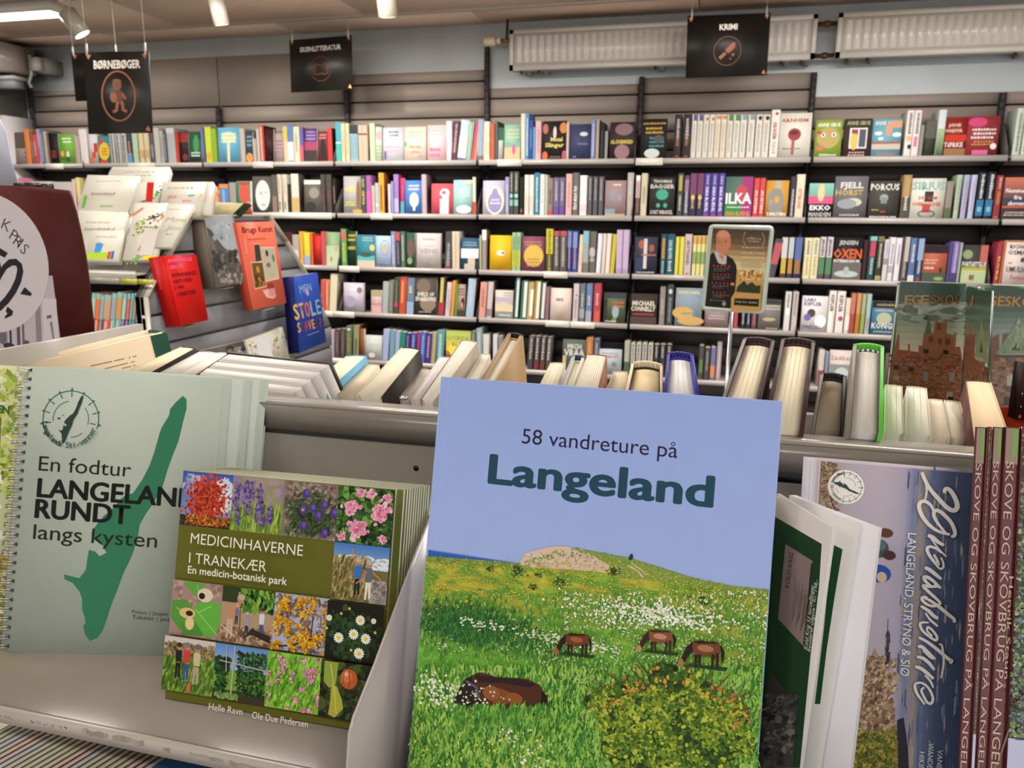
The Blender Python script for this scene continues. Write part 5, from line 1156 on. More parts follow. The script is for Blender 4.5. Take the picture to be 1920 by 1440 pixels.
def keepin(t): x0, y0, x1, y1 = t; return lambda p: not (x0 + .0007 < p[0] < x1 - .0007 and y0 + .0007 < p[1] < y1 - .0007)
# a: red tree
t = tile(0, 0); f_ = TT(t); P.vgrad(*t, '7c9ccc', '2f50b0'); P.dabs(60, cl(t, .6, .3, 1, .9), ['dce0e8', 'c8d0e0'], .0022); P.dabs(30, cl(t, .02, .6, .35, .95), ['8aa0d0', 'a0b4dc'], .0022); P.rect(t[0], t[1], t[2], f_(0, .2)[1], '2c2c1c')
P.stroke([f_(.45, .1), f_(.46, .5)], .0012, '4a2a20'); P.dabs(1300, lambda: (f_(.5 + R.gauss(0, .17), .5 + R.gauss(0, .2))), ['b8341c', 'd04a24', 'a02a1c', 'd86034', '8a2418', 'c0402c'], .0008, 1.3, None, 5, keepin(t)); P.dabs(300, cl(t, .1, .02, 1, .22), ['c06018', 'a04a18', '3a3a20', 'd08a20'], .0008)
# b: lavender
t = tile(1, 0); f_ = TT(t); P.vgrad(*t, '6f8a34', '9c8a78'); P.dabs(300, cl(t, 0, 0, 1, .5), ['86a03c', '9cb44c', '5f7c30'], .001, 4, 1.4, 4, keepin(t)); P.dabs(40, cl(t, 0, .5, 1, 1), ['8c7a9c', 'a08c8c', '8a8a6a'], .003, 1, None, 7, keepin(t))
for i in range(16):
    x, y = R.uniform(.08, .95), R.uniform(.25, .8); P.stroke([f_(x, .02), f_(x + .02, y)], .0004, '7c9a44'); P.dabs(38, lambda: f_(x + R.gauss(0, .02), y + R.uniform(-.16, .14)), ['5a4488', '7a60a4', '48386c', '8c74b4'], .0008, 1.2, None, 5, keepin(t))
# c: pasque flowers
t = tile(2, 0); f_ = TT(t); P.rect(*t, '7c6c60'); P.dabs(400, cl(t), ['8c7c70', '6a5a50', '9c8c80', '5a4c44'], .0011, 1.2); P.dabs(420, lambda: f_(R.gauss(.5, .2), R.gauss(.38, .17)), ['3c5030', '4c6238', '2c3c26'], .001, 3, None, 4, keepin(t))
for x, y in ((.37, .5), (.55, .55), (.76, .62), (.66, .42), (.95, .5), (.4, .22), (.8, .12), (.42, .8)): P.ell(*f_(x, y), .0026, .0032, '4c3484', 9); P.ell(*f_(x + .01, y + .02), .0014, .0018, '6a50a4', 8); 
P.ell(*f_(.37, .5), .0009, .0009, 'd8a030', 8)
# d: roses
t = tile(3, 0); f_ = TT(t); P.rect(*t, '1e3018'); P.dabs(420, cl(t), ['2c4a20', '3c6428', '548034', '1c2c14', '6a9a40'], .0018, 1.4, None, 6)
def rose(x, y, r):
    c = f_(x, y); P.dabs(60, lambda: (c[0] + R.gauss(0, r * .5), c[1] + R.gauss(0, r * .5)), ['e0a0b8', 'd888a4', 'ecb8c8'], r * .3, 1.2, None, 7, keepin(t)); P.ell(c[0], c[1], r * .55, r * .5, 'd87898', 9); P.dabs(26, lambda: (c[0] + R.gauss(0, r * .3), c[1] + R.gauss(0, r * .3)), ['cc6488', 'e8a4bc', 'dc8ca8'], r * .18, 1.6, None, 5, keepin(t))
rose(.38, .28, .0052); rose(.25, .62, .0042); rose(.78, .58, .0052); rose(.6, .9, .0026); rose(.12, .1, .0024); rose(.42, .92, .0026); rose(.9, .86, .0022); rose(.86, .14, .002)
# e: two people in the reeds
t = tile(3, 1); f_ = TT(t); P.vgrad(*t, 'b8ccdc', '3f74b8'); P.dabs(40, cl(t, 0, .6, 1, .8), ['d8e0e8', 'c8d4e0'], .002, 2, 0, 6, keepin(t)); P.rect(t[0], t[1], t[2], f_(0, .58)[1], '6c6438'); P.dabs(800, cl(t, 0, 0, .6, .75), ['8c7c48', 'a0905c', '5c5c30', '74783c', 'b09c68'], .001, 3.2, 1.3, 4, keepin(t)); P.dabs(120, cl(t, .7, 0, 1, .4), ['a89c94', '8c8480'], .0016)
def man(x, y, s, shirt, legs, skin='b87c5c', hair='b0a8a0', bend=0.):
    c = lambda a, b: f_(x + a * s + bend * max(b, 0) * s, y + b * s)
    P.poly([c(-.05, -.02), c(.05, -.02), c(.06, -.3), c(.02, -.34), c(.0, -.1), c(-.02, -.34), c(-.06, -.34)], legs); P.poly([c(-.06, 0), c(.06, 0), c(.07, .2), c(.04, .26), c(-.04, .26), c(-.07, .2)], shirt); P.ell(*c(0, .32), .0016 * s * 1.5, .002 * s * 1.5, skin, 9); P.ell(*c(0, .345), .0016 * s * 1.5, .0012 * s * 1.5, hair, 9)
man(.46, .42, .9, '2f6cc0', '1c1c20'); man(.66, .38, .95, '5c6470', 'd8d4c8'); P.stroke([f_(.44, .62), f_(.36, .78), f_(.34, .92)], .0009, 'b87c5c'); P.stroke([f_(.62, .55), f_(.54, .4), f_(.44, .32)], .0009, 'b87c5c'); P.stroke([f_(.72, .55), f_(.84, .46), f_(.88, .42)], .0009, 'b87c5c')
# f: leaf and flowers
t = tile(0, 2); f_ = TT(t); P.rect(*t, '9c8078'); P.dabs(60, cl(t), ['8a6e64', 'b09488'], .002)
for pts, c in (([(.02, .3), (.0, .62), (.3, .66), (.5, .45), (.4, .2), (.2, .1)], '4f9034'), ([(.5, .72), (.2, .95), (.3, 1), (.62, 1), (.7, .7)], '5c9c3c'), ([(.45, .5), (.6, .7), (.98, .66), (.99, .3), (.9, .04), (.62, .06), (.5, .2)], '5fa83c'), ([(.2, .2), (.5, .3), (.7, .05), (.3, .02)], '48882e')): P.poly([f_(min(max(a, .01), .99), min(max(b, .01), .99)) for a, b in pts], c)
for a, b, c, d in ((.5, .5, .95, .1), (.55, .45, .8, .6), (.1, .5, .45, .35), (.5, .95, .55, .7)): P.stroke([f_(a, b), f_(c, d)], .0004, 'b0d088')
P.ell(*f_(.66, .78), .0058, .0046, 'd8c4b4', 11); P.ell(*f_(.6, .76), .0024, .0022, '2a1418', 9); P.ell(*f_(.34, .42), .0062, .0036, 'd0b478', 10); P.ell(*f_(.4, .24), .0034, .0044, 'd8c08c', 9); P.ell(*f_(.38, .42), .0028, .0018, '2c1c14', 9)
# g: workers
t = tile(1, 2); f_ = TT(t); P.rect(*t, 'a88c70'); P.dabs(200, cl(t, 0, 0, 1, .3), ['8c6e54', '6a5240', 'b89c80'], .0016); P.rect(t[0], f_(0, .72)[1], t[2], t[3], '2a3a1c'); P.dabs(260, cl(t, .3, .6, 1, 1), ['4a7a28', '6a9c34', '1c2c14', '86b044'], .0014, 1.5, 1.5, 5, keepin(t))
man(.18, .45, 1.1, 'c08460', 'b8a890', bend=.5); man(.5, .35, .6, '8c94a4', '2c3444'); man(.78, .4, .75, 'c8ccd8', '46507a', hair='3c3a38'); man(.3, .5, .5, '5c70a0', '3a3a40'); P.stroke([f_(.02, .3), f_(.3, .12)], .0008, 'd0b894'); P.stroke([f_(.36, .6), f_(.38, .14)], .0006, '6a4a34'); P.poly([f_(.45, .1), f_(.6, .2), f_(.95, .08), (f_(.97, .2)), f_(.6, .3)], '2a2422')
# h: yellow blossom
t = tile(2, 2); f_ = TT(t); P.rect(*t, 'a4acc8'); P.dabs(160, cl(t), ['8a7460', '6c5440', '7c6a5c'], .001, 3, None, 4, keepin(t)); P.stroke([f_(.02, .04), f_(.4, .12), f_(.8, .3), f_(.99, .42)], .0011, '3c2a1c'); P.stroke([f_(.7, .22), f_(.72, .6), f_(.66, .98)], .0008, '4a3424'); P.stroke([f_(.3, .1), (f_(.25, .5)), f_(.4, .95)], .0006, '4a3424')
for i in range(58):
    x, y = R.random(), R.random(); c = f_(x, y); P.dabs(14, lambda: (c[0] + R.gauss(0, .0011), c[1] + R.gauss(0, .0011)), ['d8a01c', 'e4b42c', 'c88c14', 'b87c14'], .0008, 1, None, 6, keepin(t))
# i: daisies
t = tile(3, 2); f_ = TT(t); P.rect(*t, '16140f'); P.dabs(240, lambda: f_(R.gauss(.45, .22), R.gauss(.42, .22)), ['26401c', '2f4e22', '1c3016'], .0016, 1.3, None, 6, keepin(t))
for x, y, r in ((.6, .72, .0032), (.5, .47, .0034), (.72, .42, .0034), (.24, .38, .0034), (.62, .16, .0036), (.05, .7, .002), (.84, .74, .0018)):
    c = f_(x, y)
    for k in range(12): P.ell(c[0] + r * .62 * math.cos(k * .5236), c[1] + r * .62 * math.sin(k * .5236), r * .42, r * .2, 'e4e4dc', 7, k * .5236)
    P.ell(c[0], c[1], r * .42, r * .42, 'dccc50', 9)
for x, y in ((.26, .8), (.4, .9), (.02, .52), (.48, .2), (.88, .55)): P.ell(*f_(x, y), .001, .001, 'b8b848', 7)
# j: three people on a bench
t = tile(0, 3); f_ = TT(t); P.rect(*t, '5a7a28'); P.rect(t[0], f_(0, .72)[1], t[2], t[3], 'c4bcb4'); P.dabs(160, cl(t, 0, .66, 1, .9), ['7c6a44', '8c7c5c', '6a6a34', 'a08c60'], .0016, 1.2, None, 6, keepin(t)); P.dabs(340, cl(t, 0, 0, 1, .6), ['6a9030', '4a6c20', '84a838', '3c5a1c'], .001, 3, 1.3, 4, keepin(t))
man(.3, .55, .9, '201c20', '1c1a1c', hair='30302c'); man(.46, .55, .95, 'c03c34', '34508c', hair='6a7484'); man(.66, .52, 1., 'c4b494', 'a89c84', hair='5c6470'); P.stroke([f_(.62, .55), f_(.54, .14)], .0006, 'c08a6c'); P.poly([f_(.5, .16), f_(.57, .16), f_(.57, .03), f_(.5, .03)], 'd05c48')
# k: hop poles
t = tile(1, 3); f_ = TT(t); P.vgrad(*t, 'c0d0e0', '5484c4'); P.rect(t[0], t[1], t[2], f_(0, .55)[1], '6c9a30'); P.rect(t[0], t[1], t[2], f_(0, .18)[1], '3a2e24'); P.dabs(120, cl(t, 0, .5, .3, .75), ['2c4a20', '1e3818'], .0018, 1, None, 6, keepin(t))
for x in (.1, .2, .5, .62, .72, .82, .92): 
    P.dabs(100, lambda: f_(x + R.gauss(0, .03), R.uniform(.12, .9 if x > .4 else .6)), ['1e3c1a', '2c5422', '38682a', '16280f'], .0009, 1.2, None, 5, keepin(t))
P.stroke([f_(.36, .1), f_(.38, .98)], .001, 'b0a8a4'); P.stroke([f_(.24, .5), f_(.22, .98)], .0006, 'b0a8a4'); P.stroke([f_(.1, .7), f_(.98, .62)], .0006, 'b8b4b4'); P.dabs(60, cl(t, .05, .02, .5, .14), ['5c8c34', '7a9c50'], .0012)
# l: clover
t = tile(2, 3); f_ = TT(t); P.rect(*t, '78b034'); P.dabs(420, cl(t), ['6aa42c', '8cc040', '4c8424', '9ccc4c', '5c9428'], .001, 2.6, 1.3, 4, keepin(t))
for i in range(34):
    x, y = R.random(), R.random(); c = f_(x, y); P.dabs(9, lambda: (c[0] + R.gauss(0, .0008), c[1] + R.gauss(0, .0008)), ['d884b0', 'c8689c', 'e4a0c4'], .0007, 1, None, 6, keepin(t))
# m: physalis
t = tile(3, 3); f_ = TT(t); P.rect(*t, '18180e'); P.dabs(160, cl(t), ['2c381a', '1e2812', '44541f', '3a3018'], .0022, 1.4, None, 6, keepin(t))
P.poly([f_(.05, .98), f_(.3, .98), f_(.28, .6), f_(.16, .52), (f_(.06, .62))], '8a9c3c'); P.poly([f_(.2, .6), f_(.3, .56), f_(.4, .36), f_(.44, .2), f_(.3, .02), f_(.18, .06), f_(.2, .3)], 'a8a83c'); P.stroke([f_(.16, .95), f_(.26, .5), f_(.32, .1)], .0005, 'd0cc70')
P.ell(*f_(.5, .72), .0058, .0062, 'b85a2c', 14); P.ell(*f_(.47, .76), .0034, .0038, 'cc7440', 10); P.ell(*f_(.45, .8), .0012, .0014, 'e8b088', 8); P.stroke([f_(.5, .95), f_(.52, .7), f_(.5, .52)], .0005, '7a3418'); P.stroke([f_(.42, .9), f_(.4, .7), f_(.44, .55)], .0004, '8a4420'); P.ell(*f_(.7, .1), .0036, .0036, 'a84a24', 10)
P.clip = None; d2 = 'd'
P.text('MEDICINHAVERNE', *L(371, 1015), .0071, 'e8e4d8', d2, -.004, width=L(578, 1044)[0] - L(371, 1015)[0], res=4)
P.text('I TRANEKÆR', *L(368, 1051), .0071, 'e8e4d8', d2, -.004, width=L(511, 1067)[0] - L(368, 1051)[0], res=4)
P.text('En medicin-botanisk park', *L(366, 1070), .0050, 'e8e4d8', d2, .008, width=L(549, 1097)[0] - L(366, 1070)[0], res=4)
P.text('Helle Ravn', *L(405, 1322), .0044, 'e0dcd0', d2, .0, width=L(467, 1333)[0] - L(405, 1322)[0], res=3)
P.text('Ole Due Pedersen', *L(485, 1338), .0044, 'e0dcd0', d2, .0, width=L(588, 1357)[0] - L(485, 1338)[0], res=3)
P.build('cover_print', fr, SATIN)
# ================================================================== gondola with the sloping slat-wall end
XG = -1.65
gd = empty('gondola_display', (-2.4, 2.6, 0), 'grey A-shaped gondola with a slat-wall end and sloping shelves of picture books', 'display stand')
OUT = [(2.2, 1.445), (2.65, 1.445), (2.77, 1.345), (2.905, 1.218), (3.03, 1.087), (3.12, .95), (3.12, 0), (1.95, 0), (1.95, 1.20), (2.016, 1.272)]
def clipz(poly, z0, z1):
    def cut(p, f):
        o = []
        for i in range(len(p)):
            a, b = p[i], p[(i + 1) % len(p)]; fa, fb = f(a), f(b)
            if fa >= 0: o.append(a)
            if fa * fb < 0: t = fa / (fa - fb); o.append((a[0] + (b[0] - a[0]) * t, a[1] + (b[1] - a[1]) * t))
        return o
    return cut(cut(poly, lambda q: q[1] - z0), lambda q: z1 - q[1])
zz = 1.140 + .093 * 4
while zz > .05:
    c_ = clipz(OUT, max(zz - .0885, 0), zz - .0045) if zz < 1.6 else []
    if len(c_) > 2: M().prism([(XG - .012, y, z) for y, z in c_], (.012, 0, 0), '84848a').build('slat_panel', SLAT, gd)
    zz -= .093
M().prism([(XG - .03, y, z) for y, z in OUT], (.017, 0, 0), '3c3c42').build('end_board', SLAT, gd)
def strip(a, b, wd, col, nm):
    a, b = vec(XG - .03, *a), vec(XG - .03, *b); d = unit(b - a); n = np.cross(d, (1, 0, 0)); M().obox(a, b - a, n * .006, vec(.045, 0, 0), col).build(nm, STEELG, gd)
for a, b in (((1.95, .02), (1.95, 1.20)), ((1.95, 1.20), (2.016, 1.272)), ((2.016, 1.272), (2.2, 1.445)), ((2.2, 1.445), (2.65, 1.445)), ((2.65, 1.445), (2.77, 1.345)), ((2.77, 1.345), (3.03, 1.087))): strip(a, b, .006, 'b4aea2', 'edge_trim')
GX0 = -3.1
SLD = unit((0, 2.2 - 2.016, 1.445 - 1.272)); SLN = np.cross((1, 0, 0), SLD)
M().obox((GX0, 2.016, 1.272), (XG - .03 - GX0, 0, 0), SLD * .25, -SLN * .01, '9a9690').build('sloping_back', STEEL, gd)
M().box(GX0, XG - .03, 2.2, 2.65, 1.43, 1.445, '9a9690').build('top_board', STEEL, gd)
M().box(GX0, XG - .03, 1.965, 2.04, 1.262, 1.268, 'a8a49a').build('picture_shelf', STEEL, gd)
M().box(GX0, XG - .03, 1.962, 1.965, 1.235, 1.277, '9c988e').build('shelf_lip', STEELG, gd)
M().box(GX0, XG - .03, 1.96, 2.3, .985, .99, '8a867e').build('lower_shelf', STEEL, gd)
M().box(GX0, XG - .03, 2.3, 2.31, .0, 1.42, '2a2828').build('inner_back', BLACK, gd)
for i, (a, b) in enumerate(((226, 256), (258, 286), (150, 222))):
    A, B = atY(a, 508, 1.9615), atY(b, 508, 1.9615); M().box(A[0], B[0], 1.9595, 1.9619, 1.238, 1.253, 'b8b43c' if i < 2 else '98948a').build('price_strip', PLAST, gd)
# colourful paperbacks on the lower shelf
tops = [(173, 181, '8a4a8a', 548), (181, 190, 'd85a34', 549), (190, 197, '4a6a78', 552), (197, 210, 'e05a64', 551), (211, 220, '7ac0a4', 549), (221, 231, '8ab4b8', 547), (232, 239, '6a4a94', 549), (240, 246, '6a4a94', 549), (247, 252, '2a9a90', 549), (253, 258, '2a9a90', 549), (259, 264, '7a58a0', 556)]
for i, (a, b, c, yt) in enumerate(tops):
    le = math.radians(13); yf = 1.972; T0 = atY(a, yt, yf); T1 = atY(b, yt, yf); wd = (T1[0] - T0[0]) * .95; U = vec(math.cos(le), 0, -math.sin(le)); V = vec(math.sin(le), 0, math.cos(le)); z0 = .992 + wd * math.sin(le)
    h = (T0[2] - z0) / math.cos(le); O = T0 - V * h
    o = book(O, U, V, (0, 1, 0), wd, h, .13, 's', c, None, PRINT, 'paperback', 'leaning %s paperback, %s from left on the gondola lower shelf' % (cname(c), ORD[i + 1]), 'book', 'bright paperbacks low on the gondola')
    P = Paint(O, U, V, eps=5e-4); design(P, wd, h, ['r=0,.62,1,.92,%s' % ('a8d0c0', 'd87850', '8ab0b8', 'c8a080', '98a8b8', 'd89850')[i % 6], 'm=.2,.6,e0dcd0', 'r=0,.92,1,1,8cc0b4'], i, 's'); P.build('cover_print', o)
# white picture books leaning on the sloping back
PC = 'd0ccc0'; PO = vec(0, 2.016, 1.272)
def pict(px, lay, th, label, art=None, col=PC, nm='picture_book'):
    P = Paint(PO + SLN * (.004 + lay), (1, 0, 0), SLD, eps=3e-4, step=3e-5); L = [P.L(*p) for p in px]
    w = [P.O + a * P.U + b * P.V for a, b in L]; m = M(); m.prism(w, -P.N * .0012, col); o = m.build(nm, SATIN); tag(o, label, 'book', 'white picture books on the gondola')
    c = sum(w) / len(w); M().prism([c + (q - c) * .985 - P.N * .0013 for q in w], -P.N * max(th, .003), 'd0ccbc').build('page_block', PAGESY, o); M().prism([q - P.N * (th + .0028) for q in w], -P.N * .001, col).build('back_cover', SATIN, o)
    if art: P.rng.seed(len(label)); art(P, P.L); P.build('cover_print', o, SATIN)
    return o
def mk(P, L, x0, y0, x1, y1, col, n=2, seed=1):
    a, b = L(x0, y1), L(x1, y0); r = random.Random(seed); hh = (b[1] - a[1]) / n
    for q in range(n):
        x = a[0] + r.uniform(0, .006)
        while x < b[0]: w_ = r.uniform(.004, .011); P.rect(x, a[1] + q * hh + hh * .2, min(x + w_, b[0]), a[1] + q * hh + hh * r.uniform(.6, .8), col); x += w_ + .004
pict([(176, 402), (300, 402), (321, 322), (318, 313), (211, 313), (205, 322)], .000, .006, 'white picture book standing highest at the back, with a clipped corner', lambda P, L: (mk(P, L, 232, 320, 292, 325, 'bab6aa', 1), mk(P, L, 252, 327, 285, 331, 'a8a49a', 1)))
pict([(142, 400), (240, 400), (262, 330), (164, 328)], .012, .006, 'white picture book with a green bar, upper left of the sloping display', lambda P, L: (P.poly([L(152, 390), L(158, 390), L(164, 367), L(158, 367)], '6aa83c'), mk(P, L, 178, 338, 230, 342, 'bab6aa', 1), mk(P, L, 168, 360, 218, 367, '98948c', 1), mk(P, L, 185, 383, 214, 390, '8cb870', 1)))
pict([(242, 400), (292, 400), (305, 342), (256, 342)], .012, .006, 'white picture book with a red bar in the middle of the sloping display', lambda P, L: (P.poly([L(273, 379), L(286, 379), L(289, 342), L(276, 342)], 'c82a1c'), mk(P, L, 260, 356, 272, 374, '7a766e', 2), P.poly([L(260, 379), L(272, 379), L(273, 375)], '2a2a28')))
pict([(296, 402), (378, 402), (390, 341), (306, 341)], .012, .018, 'thick white picture book with a blue cloud and yellow moon, upper right', lambda P, L: (mk(P, L, 312, 349, 368, 356, 'bab6aa', 1), mk(P, L, 312, 364, 336, 374, 'd88878', 1), mk(P, L, 340, 374, 362, 380, 'd88878', 1), P.ell(*L(359, 367), .014, .005, '6ab0d8'), P.ring(*L(373, 368), .009, .014, .004, 'd8c848', 14, -1.3, 1.3)))
pict([(376, 402), (396, 402), (403, 346), (400, 341), (388, 341)], .020, .012, 'white picture book behind the moon book, only its pale edge showing', lambda P, L: (P.ell(*L(384, 375), .004, .002, '70b0d0'),))
pict([(138, 478), (222, 478), (240, 398), (148, 394)], .026, .014, 'white picture book with handwritten title and rainbow base, lower left', lambda P, L: (mk(P, L, 158, 414, 208, 420, 'b0aca0', 1), mk(P, L, 154, 426, 218, 434, '98948c', 1), P.poly([L(216, 437), L(232, 447), L(231, 444), L(216, 435)], '4a98c0')))
pict([(160, 488), (222, 488), (233, 432), (172, 432)], .045, .016, 'small white board book with a blue cup and green base, lower left', lambda P, L: (P.poly([L(176, 474), L(188, 474), L(194, 458), L(188, 455), L(180, 456)], '3a90d0'), P.poly([L(161, 486), L(200, 486), L(203, 473), L(163, 474)], 'a8c82c'), P.poly([L(200, 486), (L(206, 486)), L(209, 471), L(203, 472)], 'c04838'), P.poly([L(207, 486), L(212, 486), L(215, 471), L(210, 471)], '3a60a8'), mk(P, L, 176, 440, 222, 448, 'bab6aa', 1)))
def plants(P, L):
    for x, y, c, s in ((297, 359, '3a9048', .012), (292, 366, '4aa050', .01), (264, 422, 'a8b820', .012), (265, 430, '7a9a20', .012), (292, 427, '3a7a30', .006), (285, 413, '4a4440', .014), (302, 408, 'c08068', .012), (268, 460, 'c8a050', .01), (258, 420, '70a060', .006), (256, 484, '6ab050', .012)):
        cx, cy = L(x, y); P.dabs(14, lambda: (cx + P.rng.gauss(0, s * .7), cy + P.rng.gauss(0, s)), [c], s * .35)
    P.poly([L(268, 488), L(288, 488), L(290, 480), L(272, 481)], 'e0d020'); P.poly([L(243, 410), L(270, 392), L(268, 390), L(243, 405)], 'd08060'); mk(P, L, 262, 425, 300, 428, '4a7a3a', 1)
    P.poly([L(262, 480), L(286, 480), L(300, 430), L(272, 432)], 'ccc4c0'); mk(P, L, 266, 450, 274, 470, 'b08848', 2)
pict([(230, 488), (292, 488), (316, 381), (254, 381)], .038, .006, 'white picture book with green plants and a yellow patch, lower middle', plants)
pict([(290, 463), (322, 463), (364, 384), (314, 382)], .046, .006, 'white picture book with a grey handwritten title beside the slat-wall end', lambda P, L: (mk(P, L, 315, 391, 352, 394, 'b0aca0', 1), P.text('Mimi', *L(310, 416), .022, '8a867c', 'i', -.01, width=.07, res=1), P.text('Jim', *L(310, 432), .022, '8a867c', 'i', -.01, width=.05, res=1), mk(P, L, 309, 437, 326, 442, 'a09c90', 1)))
# cream book lying on the top board
BN_ = unit((.15, -.9, .25)); BP = atY(430, 402, 2.42)
A = [atP(*p, BP, BN_) for p in ((398, 404), (434, 404), (457, 381), (404, 379))]
o = M().prism(A, -BN_ * .0012, 'dcd0a4').build('hardback', SATIN); tag(o, 'cream book leaning on the gondola top behind the mountain book', 'book')
M().prism([q_ - BN_ * .0014 for q_ in A], -BN_ * .024, 'cfc8a8').build('page_block', PAGESY, o); M().prism([q_ - BN_ * .0256 for q_ in A], -BN_ * .0013, '2c3a28').build('back_cover', SATIN, o)
M().prism([A[1], A[2], A[2] + vec(.014, .01, 0), A[1] + vec(.014, .01, 0)], -BN_ * .028, '23301f').build('spine', SATIN, o)
A = [atY(*p, 2.72) for p in ((455, 402), (468, 402), (464, 378), (457, 384))]; o = M().prism(A, (0, .02, 0), 'd86050').build('paperback', PRINT); tag(o, 'coral paperback edge peeping up behind the cream lying book', 'book')

# face-out books on the slat-wall end
def endbook(cov, spw, X, label, col, spcol, art, title=None, thick=.03, hook=True, mt=SATIN, nm='hardback'):
    """cov: corners TL TR BR BL of the cover in the photograph, cover plane leaning back against x = X"""
    N = unit((.991, 0, .13)); O0 = vec(X, 0, 1.2); w = [atP(*p, O0, N) for p in cov]
    TL, TR, BR, BL = w; m = M(); m.prism([BL, BR, TR, TL], -N * .0015, col)
    U = unit(BR - BL); o = m.build(nm, mt); tag(o, label, 'book', 'books shown on the slat-wall end')
    m2 = M(); m2.prism([q - N * .0016 for q in (BL + U * .003, BR - U * .002, TR - U * .002, TL + U * .003)], -N * (thick - .003), 'd8cfb8'); m2.build('page_block', PAGESY, o)
    M().prism([q - N * thick for q in (BL, BR, TR, TL)], -N * .0015, col).build('back_cover', mt, o)
    m3 = M(); m3.prism([BL, TL, TL + U * .0025, BL + U * .0025], -N * (thick + .0015), spcol); m3.build('spine', mt, o)
    V = unit(TL - BL); P = Paint(BL, U, V - U * V.dot(U), eps=3e-4, step=3e-5); P.N = N
    P.rng.seed(3); art(P, P.L, np.linalg.norm(BR - BL), np.linalg.norm(TL - BL)); P.build('cover_print', o, mt)
    if spw:
        S_ = Paint(BL - N * (thick + .0015), N, V, eps=3e-4, step=3e-5); spw(S_, thick, np.linalg.norm(TL - BL)); S_.build('spine_print', o, mt)
    hk = M(); c1 = (BL + BR) / 2 - N * (thick * .6); hk.box(XG + .0005, c1[0] + .02, c1[1] - .03, c1[1] + .03, c1[2] - .008, c1[2] - .005, '8a8a8c'); hk.build('display_ledge', STEEL, gd)
    return o
def red_art(P, L, w, h):
    P.text('ANNABELLE', *L(315, 493), .012, 'e86a9c', 'i', 0, fat=.0006, width=L(360, 490)[0] - L(315, 493)[0], res=1); P.text('HIRSCH', *L(319, 505), .012, 'e86a9c', 'i', 0, fat=.0006, width=.055, res=1)
    for i, (t_, x, y, xe) in enumerate((('KVINDERNES', 323, 520, 370), ('HISTORIE', 325, 532, 361), ('I 100', 328, 543, 345), ('OBJEKTER', 331, 556, 369))): P.text(t_, *L(x, y), .012, '6a1420', 'i', 0, fat=.0005, width=L(xe, y)[0] - L(x, y)[0], res=1)
    mk(P, L, 338, 595, 365, 599, 'a01818', 1)
def red_spine(S_, t, h):
    S_.text('ANNABELLE HIRSCH', .3 * t, h * .95, .006, 'e86a9c', 'i', 0, width=h * .4, ang=-math.pi / 2, res=1); S_.text('KVINDERNES HISTORIE', .3 * t, h * .5, .006, '7a1420', 'i', 0, width=h * .42, ang=-math.pi / 2, res=1)
endbook([(305, 480), (368, 477), (391, 600), (337, 612)], red_spine, -1.585, 'thick bright red hardback on the slat-wall end, leftmost', 'cc160f', 'b8120c', red_art, thick=.05)
def mount(P, L, w, h):
    P.poly([L(383, 406), L(434, 404), L(461, 524), L(407, 538)], 'aab4bc'); P.poly([L(387, 425), L(396, 432), L(418, 462), L(446, 485), L(458, 510), L(461, 524), L(407, 538), L(403, 530)], '5a5654'); P.poly([L(390, 440), L(400, 450), L(412, 490), L(420, 510), L(408, 520)], '6e6a66')
    P.dabs(60, lambda: tuple(L(P.rng.uniform(400, 448), P.rng.uniform(470, 510))), ['4a4644', '3c3a3a', '74706c'], .01, 1.2); P.dabs(30, lambda: tuple(L(P.rng.uniform(406, 456), P.rng.uniform(514, 530))), ['8a827c', 'a09890'], .008); P.dabs(20, lambda: tuple(L(P.rng.uniform(400, 434), P.rng.uniform(415, 450))), ['b8c0c8', '9ca8b0'], .01)
endbook([(380, 405), (437, 403), (464, 529), (404, 540)], None, -1.575, 'thick grey book with a mountain and misty sky photo, on the slat-wall end', '7c746a', '6c6258', mount, thick=.055)
def kunst(P, L, w, h):
    P.text('Brugs Kunst', *L(455, 437), .022, '5a1c20', 'i', 0, fat=.0007, width=L(511, 433)[0] - L(455, 437)[0], res=2); mk(P, L, 464, 444, 498, 452, 'b84838', 1, 3)
    for q, c in ((((476, 459), (486, 458), (490, 489), (479, 491)), '3c3c34'), (((489, 466), (513, 465), (522, 521), (499, 526)), 'b8b4a0'), (((471, 493), (492, 492), (498, 536), (478, 541)), '6a5028')):
        p = [L(*t) for t in q]; cx = sum(np.array(a) for a in p) / 4; P.poly([cx + (np.array(a) - cx) * 1.07 for a in p], 'e0d0b8'); P.poly(p, c)
    P.ell(*L(500, 475), .009, .012, '3a2a24'); P.ell(*L(503, 497), .014, .009, '8a6a4c'); P.ell(*L(510, 515), .012, .008, 'c8a878'); P.ell(*L(483, 505), .010, .012, 'c89038'); P.dabs(26, lambda: tuple(L(P.rng.uniform(479, 494), P.rng.uniform(515, 536))), ['a87828', '4a3018', 'c08830'], .006); P.ell(*L(512, 484), .008, .014, '5a8048'); P.rect(*(L(500, 552)), *(L(501, 551)), 'e0b0b0')
    P.poly([L(491, 544), L(514, 540), L(517, 556), (L(512, 560)), L(499, 558)], 'e8a8a0')
    for k in range(4): P.stroke([L(502 + k * 3, 531), L(506 + k * 3, 556)], .003, '6a2a34')
    P.poly([L(455, 447), L(460, 447), L(464, 477), L(460, 477)], 'e88878')
endbook([(441, 417), (512, 415), (537, 568), (473, 582)], None, -1.565, 'tall coral art book with small photo collage, on the slat-wall end', 'e06850', 'c04c38', kunst, thick=.03)
